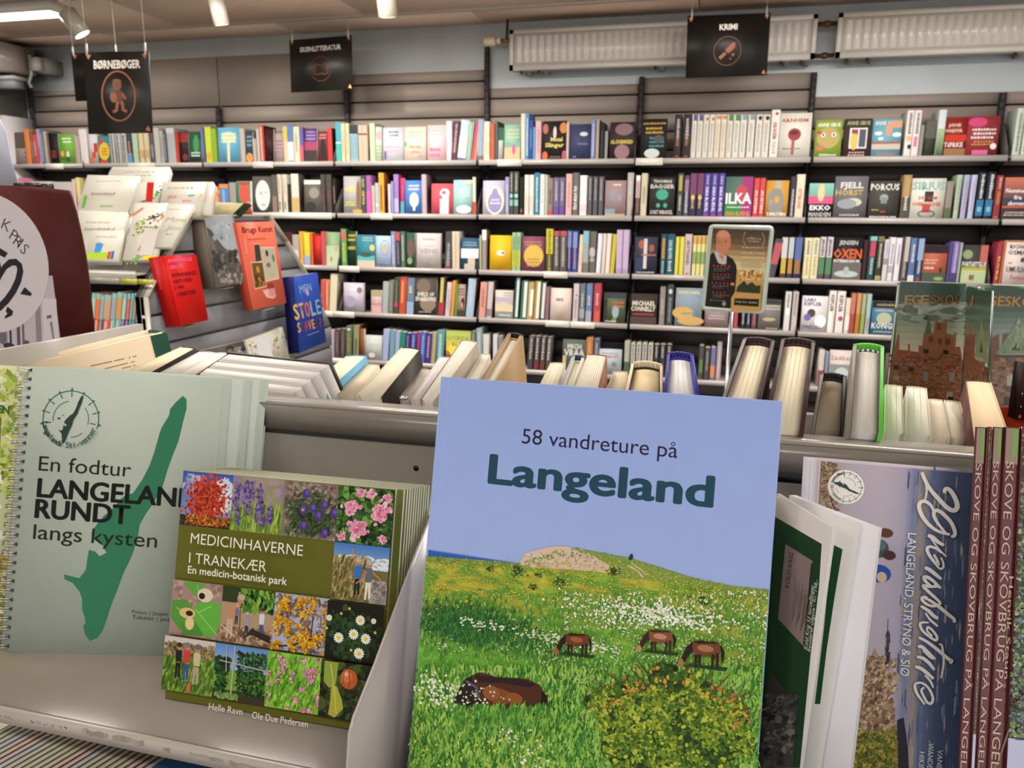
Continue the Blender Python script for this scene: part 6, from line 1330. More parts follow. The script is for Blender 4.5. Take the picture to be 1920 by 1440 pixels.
def stole(P, L, w, h):
    P.text('MEN', *L(563, 550), .03, '88a8d8', 'i', 0, fat=.001, width=.09, res=1); P.ell(*L(576, 548), .012, .014, 'b89ac0')
    for i, ch in enumerate('STOLE'): P.text(ch, *L(554 + i * 10.2, 600 - i * 2.6), .06, ['dcb868', 'dca85c', 'e06a48', '88b8c8', '78a8c8'][i], 'i', 0, fat=.002, width=.032, res=2)
    for i, ch in enumerate('SUAVES?'): P.text(ch, *L(559 + i * 6.6, 624 - i * 1.8), .038, ['d8b450', '7a3a5c', 'b84a60', 'd08860', 'd0946c', '4a3a78', '8a3a4a'][i], 'i', 0, fat=.0012, width=.02, res=1)
    mk(P, L, 574, 622, 597, 628, '9aaad0', 1, 5); mk(P, L, 584, 645, 596, 650, '9aaad0', 1)
def stole_sp(S_, t, h): S_.text('L E SOLVESTER', .35 * t, h * .62, .014, 'c8ccd8', 'i', 0, fat=.0005, width=h * .42, ang=-math.pi / 2, res=1)
endbook([(549, 518), (595, 511), (612, 641), (561, 662)], None, -1.55, 'royal blue hardback with multicoloured title at the right corner of the gondola', '20429a', '141c5c', stole, thick=.045)
def lowdark(P, L, w, h): P.dabs(40, lambda: (P.rng.uniform(.01, w - .01), P.rng.uniform(h * .3, h - .01)), ['6a7a84', '3c3834', '8a8078', '9ab0bc'], .01, 2, 0.)
endbook([(378, 657), (457, 639), (470, 700), (396, 716)], None, -1.59, 'dark book with a pale blue smear low on the slat-wall end', '544e4a', '3c3834', lowdark, thick=.02)
def lowpat(P, L, w, h):
    P.dabs(110, lambda: (P.rng.uniform(.005, w - .005), P.rng.uniform(.005, h - .005)), ['b8a048', '8a9a6a', 'a87890', '7888a8', 'c0b090'], .005); P.poly([L(478, 632), L(503, 626), L(516, 690), L(490, 696)], 'dcdcdc')
endbook([(460, 639), (530, 613), (545, 680), (474, 700)], None, -1.585, 'pale flower-patterned book with a white panel low on the slat-wall end', 'd0ccbc', 'b8b4a4', lowpat, thick=.02)

# ================================================================== maroon placard at the left edge
PN = unit((.10, -.99, .05)); PO_ = atD = CAM + ray(87, 500) * (.93 / F)
P = Paint(PO_, (1, .1, 0), unit(np.cross(PN, (1, .1, 0))) if False else (0, .05, 1), eps=4e-4, step=2e-5); L = P.L
out = [(-90, 341), (0, 347), (60, 349), (127, 357), (132, 372), (140, 398), (150, 440), (158, 480), (165, 530), (170, 580), (175, 626), (115, 640), (115, 655), (-90, 690)]
o = slab(P, [L(*p) for p in out], .004, '491a18', 'placard', None, SATIN); tag(o, 'maroon placard with a big white price circle at the left edge', 'sign')
P.poly([L(-90, 690), L(115, 653), L(115, 641), L(99, 517), L(91, 517), L(60, 560), L(-90, 560)], 'bcb4bc')
for (a, b, c) in ((84, 112, 'd0c8d0'), (70, 80, '8c848c'), (34, 40, '5c545c'), (20, 24, '3c3840'), (12, 16, '8a828a'), (44, 48, '6a626a')):
    P.poly([L(a - 4, 560), L(b - 6 if b - a > 12 else b - 4, 560), L(b, 655 - b * .05), L(a, 660 - a * .05)], c)
P.poly([L(88, 592), L(97, 590), L(98, 596), L(89, 598)], '6a6468'); P.poly([L(94, 604), L(99, 603), L(104, 640), L(101, 641)], '8a848a'); P.ell(*L(51, 645), .005, .005, '5a545a'); P.ell(*L(18, 648), .008, .004, '3a363c'); P.ell(*L(5, 630), .006, .01, '6c666c')
c = L(-28, 493); cr = L(92, 500); rad = np.linalg.norm(np.array(c) - np.array(cr)); P.ell(c[0], c[1], rad, rad * .985, 'ccc6cc', 56)
for ch, x, y, a in (('K', 2, 427, -.5), ('P', 17, 446, -.62), ('R', 24, 456, -.7), ('I', 33, 463, -.72), ('S', 37, 470, -.8)): P.text(ch, *L(x, y), .0145, '2c2a2e', 'i', -.008, ang=a, res=2, align='l')
P.stroke([L(-14, 545), L(0, 516), L(10, 500), L(20, 492), L(30, 491), L(37, 497), L(39, 508), L(35, 526), L(26, 545), L(14, 562), L(0, 576), L(-16, 582)], [.007] * 3 + [.0085] * 9, '28262c')
P.poly([L(-10, 458), L(15.5, 474), L(10, 483), L(-12, 472)], '28262c'); P.poly([L(-10, 482), L(0, 487), L(3, 500), L(0, 512), L(-12, 520)], '28262c')
P.poly([L(47, 538), L(61, 550), L(59, 555), L(39, 551)], '28262c'); P.poly([L(15, 574), L(26, 583), L(24, 591), L(11, 597), L(10, 593), L(15, 588), L(12, 583)], '28262c')
P.build('printed_panel', o, SATIN)
cl_ = atY(62, 346, 1.0); cl2 = atY(90, 342, 1.0); q = CAM + ray(60, 349) * (.94 / F)
m = M(); m.obox(q + vec(-.028, .0, -.004), (.045, 0.004, -.001), (0, .012, 0), (0, 0, .008), '262226'); o = m.build('bulldog_clip', PLAST); tag(o, 'small black clip on the top edge of the maroon placard', 'clip')
M().obox(q + vec(-.01, -.001, .0005), (.022, .002, -.0005), (0, .002, 0), (0, 0, .004), '8a8488').build('clip_handle', CHROME, o)
N2 = unit((.1, -.99, .05)); P2 = Paint(CAM + ray(10, 300) * (1.0 / F), (1, .1, 0), (0, .05, 1)); L2 = [P2.L(*p) for p in ((-60, 200), (-2, 222), (10, 250), (20, 300), (33, 348), (-60, 348))]
o = slab(P2, L2, .002, 'b4b8c8', 'white_card', None, SATIN); tag(o, 'pale blank card rising above the maroon placard at the left edge', 'card')
m = M(); b0 = q + vec(-.06, .012, -.30); m.box(b0[0] - .02, b0[0] + .07, b0[1] - .01, b0[1] + .03, b0[2] + .1, b0[2] + .13, '8a867e'); m.box(b0[0], b0[0] + .008, b0[1], b0[1] + .008, b0[2] + .1, q[2], '8a867e'); o = m.build('placard_stand', STEEL); tag(o, 'thin grey stand holding the maroon placard from behind', 'stand')

# ================================================================== poster on a stand in the aisle
U = unit((.9868, -.1615, 0)); V = unit((.034, .1567, .987)); V = unit(V - U * V.dot(U)); O = vec(-.0271, 3.0615, 1.0943)
P = Paint(O, U, V, eps=4e-3, step=5e-5); L = P.L; N = P.N
fo = [L(1330, 421), L(1452, 424), L(1434, 589), L(1314, 582)]
t = empty('poster_stand', (.055, 3.08, 0), 'framed author poster on a thin chrome pole in front of the crime shelves', 'poster stand')
def rr_(pts, s, r=.02):
    c = sum(np.array(p) for p in pts) / 4; pts = [c + (np.array(p) - c) * s for p in pts]; o = []
    for i in range(4):
        a, b, d = np.array(pts[i - 1]), np.array(pts[i]), np.array(pts[(i + 1) % 4]); u1 = (a - b) / np.linalg.norm(a - b); u2 = (d - b) / np.linalg.norm(d - b)
        for k in range(5): t_ = k / 4; o.append((1 - t_) ** 2 * (b + u1 * r) + 2 * t_ * (1 - t_) * b + t_ ** 2 * (b + u2 * r))
    return o
inn = [L(1336, 427), L(1445, 431), L(1427, 585), L(1321, 576)]
W3 = lambda p, z=0: P.O + p[0] * P.U + p[1] * P.V + z * N
m = M(); a = rr_(fo, 1.0); b = rr_(inn, .985, .006); n = len(a); va = [W3(p, .006) for p in a]; vb = [W3(p, .006) for p in b]; vc = [W3(p, -.006) for p in a]; vd = [W3(p, .0) for p in b]
m.add(va + vb + vc + vd, [(i, n + i, n + (i + 1) % n, (i + 1) % n) for i in range(n)] + [(2 * n + i, i, (i + 1) % n, 2 * n + (i + 1) % n) for i in range(n)] + [(n + i, 3 * n + i, 3 * n + (i + 1) % n, n + (i + 1) % n) for i in range(n)] + [tuple(range(2 * n, 3 * n))], 'a4b0a4'); m.build('snap_frame', PLAST, t)
m = M(); m.prism([W3(p, -.002) for p in b], N * .003, '3c2c20'); psh = m.build('poster_sheet', SATIN, t)
P.z = .0015
Ls = lambda x, y: L(1310 + x / 6.26, 410 + y / 6.26)
P.poly([Ls(165, 105), Ls(840, 135), Ls(770, 1085), Ls(70, 1055)], '8a6c4c')
for i in range(14):
    f = i / 14; g = (i + 1) / 14; A_ = lambda f: (165 + (90 - 165) * f, 105 + 890 * f); B_ = lambda f: (838 + (775 - 838) * f, 135 + 900 * f)
    col = ['4a3c30', '54422f', '634e38', '7c6446', '9a8058', 'b09868', 'c4b088', 'ccc0a0', 'c8b88c', 'c0a878', 'b89c68', 'a88a54', 'a88850', 'a08048'][i]; P.poly([Ls(*A_(f)), Ls(*B_(f)), Ls(*B_(g)), Ls(*A_(g))], col)
P.poly([Ls(130, 430), Ls(190, 385), Ls(330, 430), Ls(400, 470), Ls(440, 540), Ls(450, 600), Ls(430, 860), Ls(385, 930), Ls(375, 1078), Ls(72, 1052), Ls(100, 640)], '17120f')
P.poly([Ls(180, 395), Ls(215, 375), Ls(330, 440), Ls(325, 530), Ls(290, 540), Ls(230, 520)], 'b0aca8'); P.poly([Ls(230, 430), Ls(300, 430), Ls(285, 500)], 'b07860')
P.poly([Ls(212, 180), Ls(240, 145), Ls(290, 133), Ls(340, 150), Ls(370, 195), Ls(378, 250), Ls(372, 310), Ls(345, 380), Ls(300, 428), Ls(255, 425), Ls(218, 385), Ls(195, 320), Ls(192, 240)], 'b87a5c'); P.poly([Ls(240, 150), Ls(290, 136), Ls(340, 153), Ls(362, 200), Ls(330, 225), Ls(250, 220), Ls(222, 190)], 'c88a6c')
P.poly([Ls(192, 240), Ls(210, 190), Ls(206, 300), Ls(196, 330)], '5c4434'); P.poly([Ls(372, 290), Ls(384, 280), Ls(382, 330), Ls(368, 345)], 'a86a50')
for x in (235, 320): P.ring(*Ls(x, 272), .0062, .0045, .0009, '3a2a24', 18); P.ell(*Ls(x + 2, 272), .0018, .0012, '3c2820', 8)
P.stroke([Ls(262, 268), Ls(292, 268)], .0009, '3a2a24'); P.stroke([Ls(228, 248), Ls(252, 244)], .0009, '6a4838'); P.stroke([Ls(306, 246), Ls(338, 250)], .0009, '6a4838'); P.poly([Ls(268, 275), Ls(284, 320), Ls(258, 322)], 'a0644a'); P.stroke([Ls(236, 360), Ls(268, 374), Ls(300, 362)], .0018, '7a3a30'); P.stroke([Ls(242, 362), Ls(268, 370), Ls(294, 364)], .0008, 'd8c8c0')
for j, (y, x0, n_, hrt) in enumerate(((555, 182, 5, 1), (655, 178, 5, 0), (755, 165, 5, 0), (865, 172, 4, 0))):
    for k in range(n_):
        cx, cy = Ls(x0 + k * 44, y + k * 2)
        if hrt: P.ell(cx - .0016, cy + .001, .0022, .0022, 'c02428', 8); P.ell(cx + .0016, cy + .001, .0022, .0022, 'c02428', 8); P.poly([(cx - .0036, cy), (cx + .0036, cy), (cx, cy - .0045)], 'c02428')
        else: P.poly([(cx + (.0042 if q_ % 2 == 0 else .0018) * math.sin(q_ * math.pi / 5), cy + (.0042 if q_ % 2 == 0 else .0018) * math.cos(q_ * math.pi / 5)) for q_ in range(10)], 'c02428')
    for k in range(2): mk(P, Ls, x0 - 10, y + 28 + k * 22, x0 + 190 - k * 60, y + 38 + k * 22, '6c6660', 1, j * 3 + k)
mk(P, Ls, 130, 955, 320, 966, '6c6660', 1); P.ell(*Ls(400, 770), .0075, .006, 'b07858'); P.ell(*Ls(300, 1000), .007, .009, '8a8884')
P.poly([Ls(452, 600), Ls(752, 615), Ls(725, 1095), Ls(380, 1080), Ls(385, 930), (Ls(430, 860))], 'b08c50'); P.poly([Ls(452, 600), Ls(752, 615), Ls(738, 760), Ls(440, 740)], 'b88c48'); P.dabs(60, lambda: tuple(Ls(P.rng.uniform(470, 735), P.rng.uniform(610, 720))), ['c8a468', '8a6430', 'd8bc88', '7a5428'], .004, 1.5)
P.poly([Ls(440, 860), Ls(455, 800), Ls(490, 770), Ls(535, 730), Ls(575, 780), Ls(600, 760), Ls(630, 745), Ls(675, 790), Ls(730, 780), Ls(725, 880), (Ls(560, 870))], '26301f'); P.poly([Ls(425, 935), Ls(712, 945), Ls(705, 1035), Ls(415, 1015)], '14100c')
P.text('Ude for døden', *Ls(438, 985), .0075, 'c8bcb0', 'i', 0, width=Ls(690, 1000)[0] - Ls(438, 985)[0], res=1)
P.text('ET FRISKT', *Ls(600, 232), .004, 'b8ac98', 'i', 0, width=.016, res=1)
for i, (t_, y, x0, x1) in enumerate((('LITTERATUR', 245, 565, 735), ('PRISEN', 275, 590, 710))): P.text(t_, *Ls(x0, y), .0042, 'c8beb0', 'i', 0, width=Ls(x1, y)[0] - Ls(x0, y)[0], res=1)
P.text('AT ERORRE', *Ls(500, 415), .0062, 'd0c4ac', 'i', 0, width=Ls(770, 420)[0] - Ls(500, 415)[0], res=1); P.text('VERDEN', *Ls(500, 468), .0072, 'd4c8b0', 'i', 0, width=Ls(755, 480)[0] - Ls(500, 468)[0], res=1)
mk(P, Ls, 500, 335, 765, 352, 'b8a88c', 1, 5); mk(P, Ls, 490, 500, 750, 575, 'b0a080', 3, 6)
for sg, x in ((1, 545), (-1, 758)):
    for k in range(8): a_ = math.radians(-65 + k * 18); P.ell(*Ls(x + 0 - sg * 34 * math.cos(a_) + sg * 20, 240 + 78 * math.sin(a_) + (12 if sg < 0 else 0)), .0022, .0012, 'c8c0b4', 7, a_)
P.build('poster_print', psh, SATIN)
pb = atY(1372, 588, 3.075); M().tube([(pb[0] + .0, 3.085, 0.02), (pb[0], 3.085, pb[2] + .02)], .0075, 'b8b8bc', 12).build('pole', CHROME, t)
M().tube([(pb[0], 3.085, 0), (pb[0], 3.085, .012), (pb[0], 3.085, .022)], [.15, .15, .03], '8a8a8e', 24).build('foot', STEEL, t)
# ================================================================== books in the trough behind the rail
AL = math.radians(20); HN = vec(0, -math.sin(AL), math.cos(AL)); YREF = .625
def q4(q, hn=HN, yref=YREF, zoff=0.):
    z = atY(q[3][0], q[3][1], yref)[2] + zoff; P0 = vec(0, yref, z); return [atP(x, y, P0, hn) for x, y in q]
def lerp(a, b, t): return a + (b - a) * t
BODY = .185
def tb(q, label, kind='pb', cov='d8d0c0', spine=None, pages='ddd5c2', left=None, right=None, inner=None, group='upended books in the trough', name=None, sig=0, body=BODY, hn=HN, yref=YREF, hbc=None, cat='book'):
    """q: near-left, near-right, far-right, far-left corners of the book's head; it stands on its foot with the spine away from the viewer"""
    nl, nr, fr_, fl = q4(q, hn, yref); dn = -hn * body; cen = (nl + nr + fr_ + fl) / 4; left = left or cov; right = right or cov; spine = spine or cov; inner = inner or cov
    th = .0005 if kind == 'pb' else .0024; wn = np.linalg.norm(nr - nl); wf = np.linalg.norm(fr_ - fl)
    bn, bf = min(th / wn, .2), min(th / wf, .2); name = name or ('paperback' if kind == 'pb' else 'hardback')
    m = M(); m.prism([nl, lerp(nl, nr, bn), lerp(fl, fr_, bf), fl], dn, left); o = m.build(name, SATIN, None, cen + dn); tag(o, label, cat, group)
    M().prism([lerp(nr, nl, bn), nr, fr_, lerp(fr_, fl, bf)], dn, right).build('cover_board', SATIN, o)
    # rounded spine at the far end
    d = unit((fl + fr_) / 2 - (nl + nr) / 2); n = 7; bulge = wf * (.07 if kind == 'pb' else .16); a_ = [lerp(fl, fr_, i / n) + d * bulge * math.sin(math.pi * i / n) for i in range(n + 1)]; b_ = [p - d * th * 1.1 for p in a_]
    ms = M()
    for i in range(n): ms.prism([a_[i], a_[i + 1], b_[i + 1], b_[i]], dn, spine)
    ms.build('spine', SATIN, o)
    drop = -hn * (.0004 if kind == 'pb' else .0035); ins = .0015 if kind == 'pb' else .003; fi = .001 if kind == 'pb' else .0065
    pq = [lerp(nl, nr, bn * 1.15) + d * ins, lerp(nr, nl, bn * 1.15) + d * ins, lerp(fr_, fl, bf * 1.15) - d * fi, lerp(fl, fr_, bf * 1.15) - d * fi]
    arc = [lerp(pq[2], pq[3], i / 6) + d * (bulge * .8) * math.sin(math.pi * i / 6) for i in range(7)]
    M().prism([p + drop for p in [pq[0], pq[1]] + arc], dn * .98, pages).build('page_block', PAGESF if kind == 'pb' else PAGES, o)
    if kind == 'hb':
        hb = M(); k = 9
        for i in range(k): t0, t1 = i / k, (i + 1) / k; hb.prism([lerp(arc[6], arc[0], t0) + drop * .7 + d * (.0004 + bulge * .7 * math.sin(math.pi * t0)), lerp(arc[6], arc[0], t1) + drop * .7 + d * (.0004 + bulge * .7 * math.sin(math.pi * t1)), lerp(arc[6], arc[0], t1) + drop * .7 + d * (.002 + bulge * .7 * math.sin(math.pi * t1)), lerp(arc[6], arc[0], t0) + drop * .7 + d * (.002 + bulge * .7 * math.sin(math.pi * t0))], -hn * .003, inner if i % 2 else (hbc or inner))
        hb.build('headband', PRINT, o)
        for (c0, c1, s) in ((nl, fl, 1), (nr, fr_, -1)): M().prism([c0 + (nr - nl) * bn * s * 1.02, c0 + (nr - nl) * bn * s * 1.15, c1 + (fr_ - fl) * bf * s * 1.15, c1 + (fr_ - fl) * bf * s * 1.02], dn * .97 , inner).build('endpaper', PRINT, o)
    if sig:
        sg = M()
        for i in range(1, sig):
            t0 = i / sig + .01 * math.sin(i * 5); a, b = lerp(pq[0], pq[1], t0) + drop + hn * .00012, lerp(pq[3], pq[2], t0) + drop + hn * .00012; w_ = unit(pq[1] - pq[0]) * .00022; sg.add([a, a + w_, b + w_, b], [(0, 1, 2, 3)], 'a9a294')
        sg.build('signature_gaps', PRINT, o)['kind'] = 'stuff'
    return o, (nl, nr, fr_, fl), dn
# big hardback at the left end, its flyleaf side towards the viewer
H0 = vec(0, -math.sin(.12), math.cos(.12))
o, c4, dn = tb([(12, 682), (22, 690), (309, 622), (277, 618)], 'large cream hardback with a green spine at the left end of the trough', 'hb', 'dccbb0', '2c5a4c', 'dcd2bc', hn=H0, yref=.672, body=.2, right='d4c2a6', inner='d8c8ac')
a, b = c4[1], c4[2]; P = Paint(a + dn * .5 , unit(b - a), -unit(dn), eps=4e-4, step=2e-5); Lr = lambda x, y: P.L(x, y)
P.poly([P.L(281, 630), P.L(312, 623), P.L(325, 672), P.L(293, 676)], '2c5a4c')
for k, (x0, y0, x1, y1) in enumerate(((170, 686, 256, 667), (196, 691, 252, 677), (225, 691, 254, 684))):
    r = random.Random(k); x = 0
    A, B = np.array(P.L(x0, y0)), np.array(P.L(x1, y1)); n_ = 22
    for i in range(n_):
        if r.random() < .85: s_, e_ = A + (B - A) * i / n_, A + (B - A) * (i + .7) / n_; P.stroke([s_, e_], .0011, '6a6258')
P.build('flap_print', o)
tb([(236, 696), (284, 698), (366, 653), (340, 650)], 'cream paperback with a dark side, second from the left end of the trough', 'pb', '2c2826', left='d8ccb0', pages='e0d4b4', right='2a2624')
tb([(297, 700), (333, 702), (403, 661), (374, 659)], 'white paperback right of the dark-sided cream one in the trough', 'pb', 'd8d4cc', pages='ded9d2', right='d0ccc8')
tb([(334, 702), (366, 704), (429, 662), (404, 661)], 'white paperback with a red-brown edge in the trough', 'pb', 'd8d4cc', pages='ded9d2', right='6a3c30')
# four white paperbacks standing across the trough in a black box
rows_ = [((428, 664), (617, 684), (600, 697), (407, 676)), ((405, 678), (600, 698), (583, 711), (390, 689)), ((388, 690), (583, 712), (567, 725), (373, 701)), ((371, 703), (566, 726), (550, 739), (355, 714))]
CN = vec(0, -math.sin(.6), math.cos(.6)); CP = atY(560, 739, .535)
for i, rw in enumerate(rows_):
    w4 = [atP(x, y, CP, CN) for x, y in rw]; c = sum(w4) / 4; w4 = [c + (p - c) * .985 for p in w4]
    m = M(); m.prism([w4[3], w4[2], w4[2] + unit(w4[1] - w4[2]) * .0005, w4[3] + unit(w4[0] - w4[3]) * .0005], -CN * .15, 'd8d4d0'); o = m.build('paperback', SATIN); tag(o, 'white paperback standing crosswise in the trough, %s from the back of four' % ORD[i + 1], 'book', 'white paperbacks standing crosswise')
    M().prism([w4[3] + unit(w4[0] - w4[3]) * .0006, w4[2] + unit(w4[1] - w4[2]) * .0006, w4[1] - unit(w4[1] - w4[2]) * .0006, w4[0] - unit(w4[0] - w4[3]) * .0006], -CN * .148, 'e0dcd8').build('page_block', PAGESY, o)
    M().prism([w4[0], w4[1], w4[1] - unit(w4[1] - w4[2]) * .0005, w4[0] - unit(w4[0] - w4[3]) * .0005], -CN * .15, 'd0ccc8').build('back_cover', SATIN, o)
    M().prism([w4[2], w4[1], w4[1] + vec(.0006, 0, 0), w4[2] + vec(.0006, 0, 0)], -CN * .15, 'c8c4c0').build('spine', SATIN, o)
bx = [atP(x, y, CP, CN) for x, y in ((424, 661), (619, 682))]; m = M(); m.prism([bx[0], bx[1], bx[1] + vec(0, .004, 0), bx[0] + vec(0, .004, 0)], -CN * .07, '181615'); o = m.build('black_box', SIGNM); tag(o, 'black box edge behind the four crosswise white paperbacks', 'box')
TBK = [
 ([(565, 731), (612, 736), (687, 667), (650, 667)], 'cream paperback with a light blue side in the trough', dict(cov='68acd4', left='d8d0bc', right='68acd4', pages='e0dabf')),
 ([(620, 737), (667, 741), (711, 684), (682, 683)], 'low beige paperback right of the blue-sided one in the trough', dict(cov='d4c8b0', pages='d8ccb4')),
 ([(668, 741), (716, 744), (788, 655), (753, 651)], 'thick cream paperback with a blackish-brown side in the trough', dict(cov='2e2824', left='d8d0bc', pages='ddd5c0')),
 ([(741, 745), (770, 748), (808, 693), (787, 691)], 'low grey-beige paperback left of the grey photo-cover book', dict(cov='d0c4b8', pages='d0c6bc')),
 ([(771, 748), (787, 749), (843, 670), (824, 669)], 'thin lilac-white paperback in the middle of the trough', dict(cov='d8d0d0', pages='d8d0d0')),
 ([(788, 749), (814, 752), (896, 641), (866, 637)], 'paperback with a grey photo cover on its right side, in the trough', dict(cov='a89c8c', left='8a7a6a', pages='dcd8cc', sig=6)),
 ([(850, 748), (878, 750), (919, 664), (903, 663)], 'plain cream paperback left of the tall open-board hardback', dict(cov='d8d2c4', pages='dad4c6')),
 ([(876, 752), (912, 754), (981, 628), (953, 624)], 'tall black-spined hardback with a tan board showing on its right', dict(kind='hb', cov='2a2624', spine='1c1a1a', left='8a7860', right='a4865e', pages='dcd8cc', inner='b09468', sig=5)),
 ([(1006, 733), (1040, 735), (1059, 681), (1032, 680)], 'cream paperback just right of the tall hardback, behind the horse guide', dict(cov='dcd2bc', pages='ddd5bf', sig=4)),
 ([(1045, 736), (1071, 737), (1097, 669), (1073, 666)], 'navy-spined hardback with cream pages behind the horse guide', dict(kind='hb', cov='24405a', left='9aa0a8', right='c8c4b8', pages='d8d4bc', inner='c8c4b8')),
 ([(1073, 737), (1120, 739), (1138, 667), (1102, 664)], 'thick paperback with a brown side and lined pages behind the horse guide', dict(cov='8a5c44', left='d0c8b8', pages='ddd5c2', sig=9)),
 ([(1133, 739), (1172, 741), (1177, 697), (1150, 696)], 'low cream paperback right of the brown-sided one behind the horse guide', dict(cov='c8bca4', pages='d2c8b0')),
 ([(1170, 745), (1244, 749), (1243, 683), (1184, 679)], 'beige hardback with a black headband behind the horse guide', dict(kind='hb', cov='d8c8a4', pages='dcc8a0', inner='28221c')),
 ([(1243, 750), (1314, 754), (1300, 664), (1250, 661)], 'hardback with a deep blue-violet inside behind the horse guide', dict(kind='hb', cov='c8c4c8', spine='28287a', right='2c2c8c', left='3a3a80', pages='dcdad6', inner='2c2c8c', sig=5)),
 ([(1338, 790), (1416, 796), (1453, 639), (1394, 633)], 'left one of two tall dark-lined hardbacks in the trough', dict(kind='hb', cov='8a8084', spine='3a2428', right='3a2428', left='7a7478', pages='ddd2b8', inner='2c1a1e', sig=6)),
 ([(1432, 797), (1509, 800), (1529, 640), (1465, 635)], 'right one of two tall dark-lined hardbacks in the trough', dict(kind='hb', cov='a8a098', spine='34201f', right='3a2428', left='3a2428', pages='ddd2b8', inner='2c1a1e', sig=6)),
 ([(1521, 801), (1584, 805), (1588, 705), (1538, 699)], 'small grey-black hardback left of the green one', dict(kind='hb', cov='4c4848', spine='2c2a2c', left='8a8480', pages='cbbfa8', inner='242022')),
 ([(1588, 805), (1655, 810), (1658, 649), (1600, 645)], 'bright green hardback with white pages in the trough', dict(kind='hb', cov='5cb83c', left='7a7468', spine='58b83c', pages='cfccc8', inner='3c4438', hbc='d8d8d0', sig=16)),
 ([(1657, 811), (1695, 814), (1692, 724), (1659, 721)], 'off-white paperback directly right of the green hardback', dict(cov='d8d8c4', pages='dcdcca', sig=3)),
 ([(1697, 813), (1746, 818), (1738, 728), (1700, 724)], 'off-white paperback with a loosened right page, second right of the green hardback', dict(cov='d8d4c8', pages='dcd8cc', sig=3)),
 ([(1746, 818), (1781, 821), (1767, 750), (1740, 748)], 'low cream paperback third right of the green hardback', dict(cov='dcd2c0', pages='e0d6c4')),
 ([(1782, 820), (1819, 823), (1801, 754), (1770, 750)], 'low cream paperback fourth right of the green hardback', dict(cov='c8c4b4', pages='dcd4c2')),
 ([(1827, 838), (1896, 826), (1858, 716), (1810, 713)], 'fat peach-paged paperback with a maroon side leaning at the right end', dict(cov='5c3430', left='5c3430', right='d8c4a8', pages='e4cba8')),
]
for q, lab, kw in TBK: tb(q, lab, **kw)

# ================================================================== castle books standing behind the trough
def castle(P, L, x0, full):
    """print of a brick castle under a green sky, drawn by its place on the cover"""
    R = P.rng; R.seed(11)
    n_d = 1400
    if full:
        for i in range(12):
            ya, yb = 528 + i * 12, 540 + i * 12; c = ['224436', '264838', '2a4c3a', '3c5c46', '4e6a50', '6a7c60', '848f78', '949c84', 'a6a890', 'b4b09c', 'c0b8a4', 'c4bca8'][i]; P.poly([L(1688 - i, ya), L(1812, ya + 4), L(1808 - i * .3, yb + 4), L(1687 - i, yb)], c)
        P.dabs(50, lambda: tuple(L(R.uniform(1690, 1800), R.uniform(570, 600))), ['7a8c78', '8c9888', '5a6c54', '98a094'], .004, 2.5, 0.)
        br = '84543a'; P.poly([L(1676, 660), L(1683, 626), L(1686, 626), L(1686, 655), L(1702, 657), L(1702, 645), L(1706, 645), L(1706, 658), L(1722, 660), L(1722, 648), L(1729, 648), L(1732, 625), L(1738, 620), L(1750, 625), L(1754, 598), L(1758, 598), L(1760, 604), L(1770, 604), L(1772, 598), L(1776, 600), L(1774, 625), L(1788, 628), L(1790, 622), L(1793, 624), L(1791, 650), L(1800, 650), L(1803, 668), L(1800, 775), L(1660, 770), L(1668, 720)], br)
        P.poly([L(1682, 656), L(1721, 660), L(1720, 680), L(1674, 676)], '8a4428'); P.poly([L(1734, 624), L(1742, 586), L(1746, 625)], '4a5a44')
        P.dabs(1400, lambda: tuple(L(R.uniform(1668, 1800), R.uniform(664, 772))), ['84543a', '70422a', '8c6044', '66402a', '906a4e', '6a4630'], .0013, 1.6, 0., 4)
        for x, y, a, b, c in ((1680, 688, 5, 4, '2a1c14'), (1708, 692, 5, 4, '2a1c14'), (1736, 658, 5, 4, '1c1410'), (1773, 660, 5, 4, '1c1410'), (1735, 705, 5, 9, '7a7468'), (1784, 706, 5, 9, '7a7468'), (1680, 708, 5, 4, '8a8474'), (1780, 740, 6, 6, '8c8470'), (1782, 748, 5, 5, '140e0c'), (1760, 612, 4, 6, '5c3624'), (1745, 636, 4, 6, '5c3624'), (1777, 640, 4, 6, '5c3624'), (1762, 640, 4, 6, '5c3624'), (1735, 676, 3, 2, '3a2418')): P.poly([L(x - a, y - b), L(x + a, y - b + 1), L(x + a, y + b), L(x - a, y + b)], c)
        [P.text(ch_, *L(xx_, 570 + xx_ * 0), .0105, cc_, 'i', 0, fat=.0003, width=.0082, res=3) for ch_, xx_, cc_ in zip('EGESKOV', (1695, 1709, 1725, 1741, 1756, 1770, 1786), ('a8823c', 'a07c38', 'a88440', '7a4c24', '7c4c26', '8a5a2c', '7a4a26'))]
    return
SP = .93
P = Paint((.45, SP, 1.2), (1, 0, 0), (0, .03, 1), eps=3e-4, step=2e-5); L = P.L
def bookboard(P, pts, label, thick, col='2c4a38', pagec='c8c0b0'):
    o = slab(P, [P.L(*p) for p in pts], .0014, col, 'castle_book', None, GLOSS); tag(o, label, 'book', 'castle books behind the trough')
    c = np.mean([P.L(*p) for p in pts], axis=0); slab(P, [c + (np.array(P.L(*p)) - c) * .985 for p in pts], thick, pagec, 'page_block', o, PAGESY, z0=.0016); slab(P, [P.L(*p) for p in pts], .0014, col, 'back_cover', o, GLOSS, z0=thick + .0018); return o
o = bookboard(P, [(1686, 531), (1813, 537), (1790, 922), (1645, 914)], 'green castle book with gold title, front cover facing out, left one', .006); castle(P, L, 0, True); P.build('cover_print', o, GLOSS)
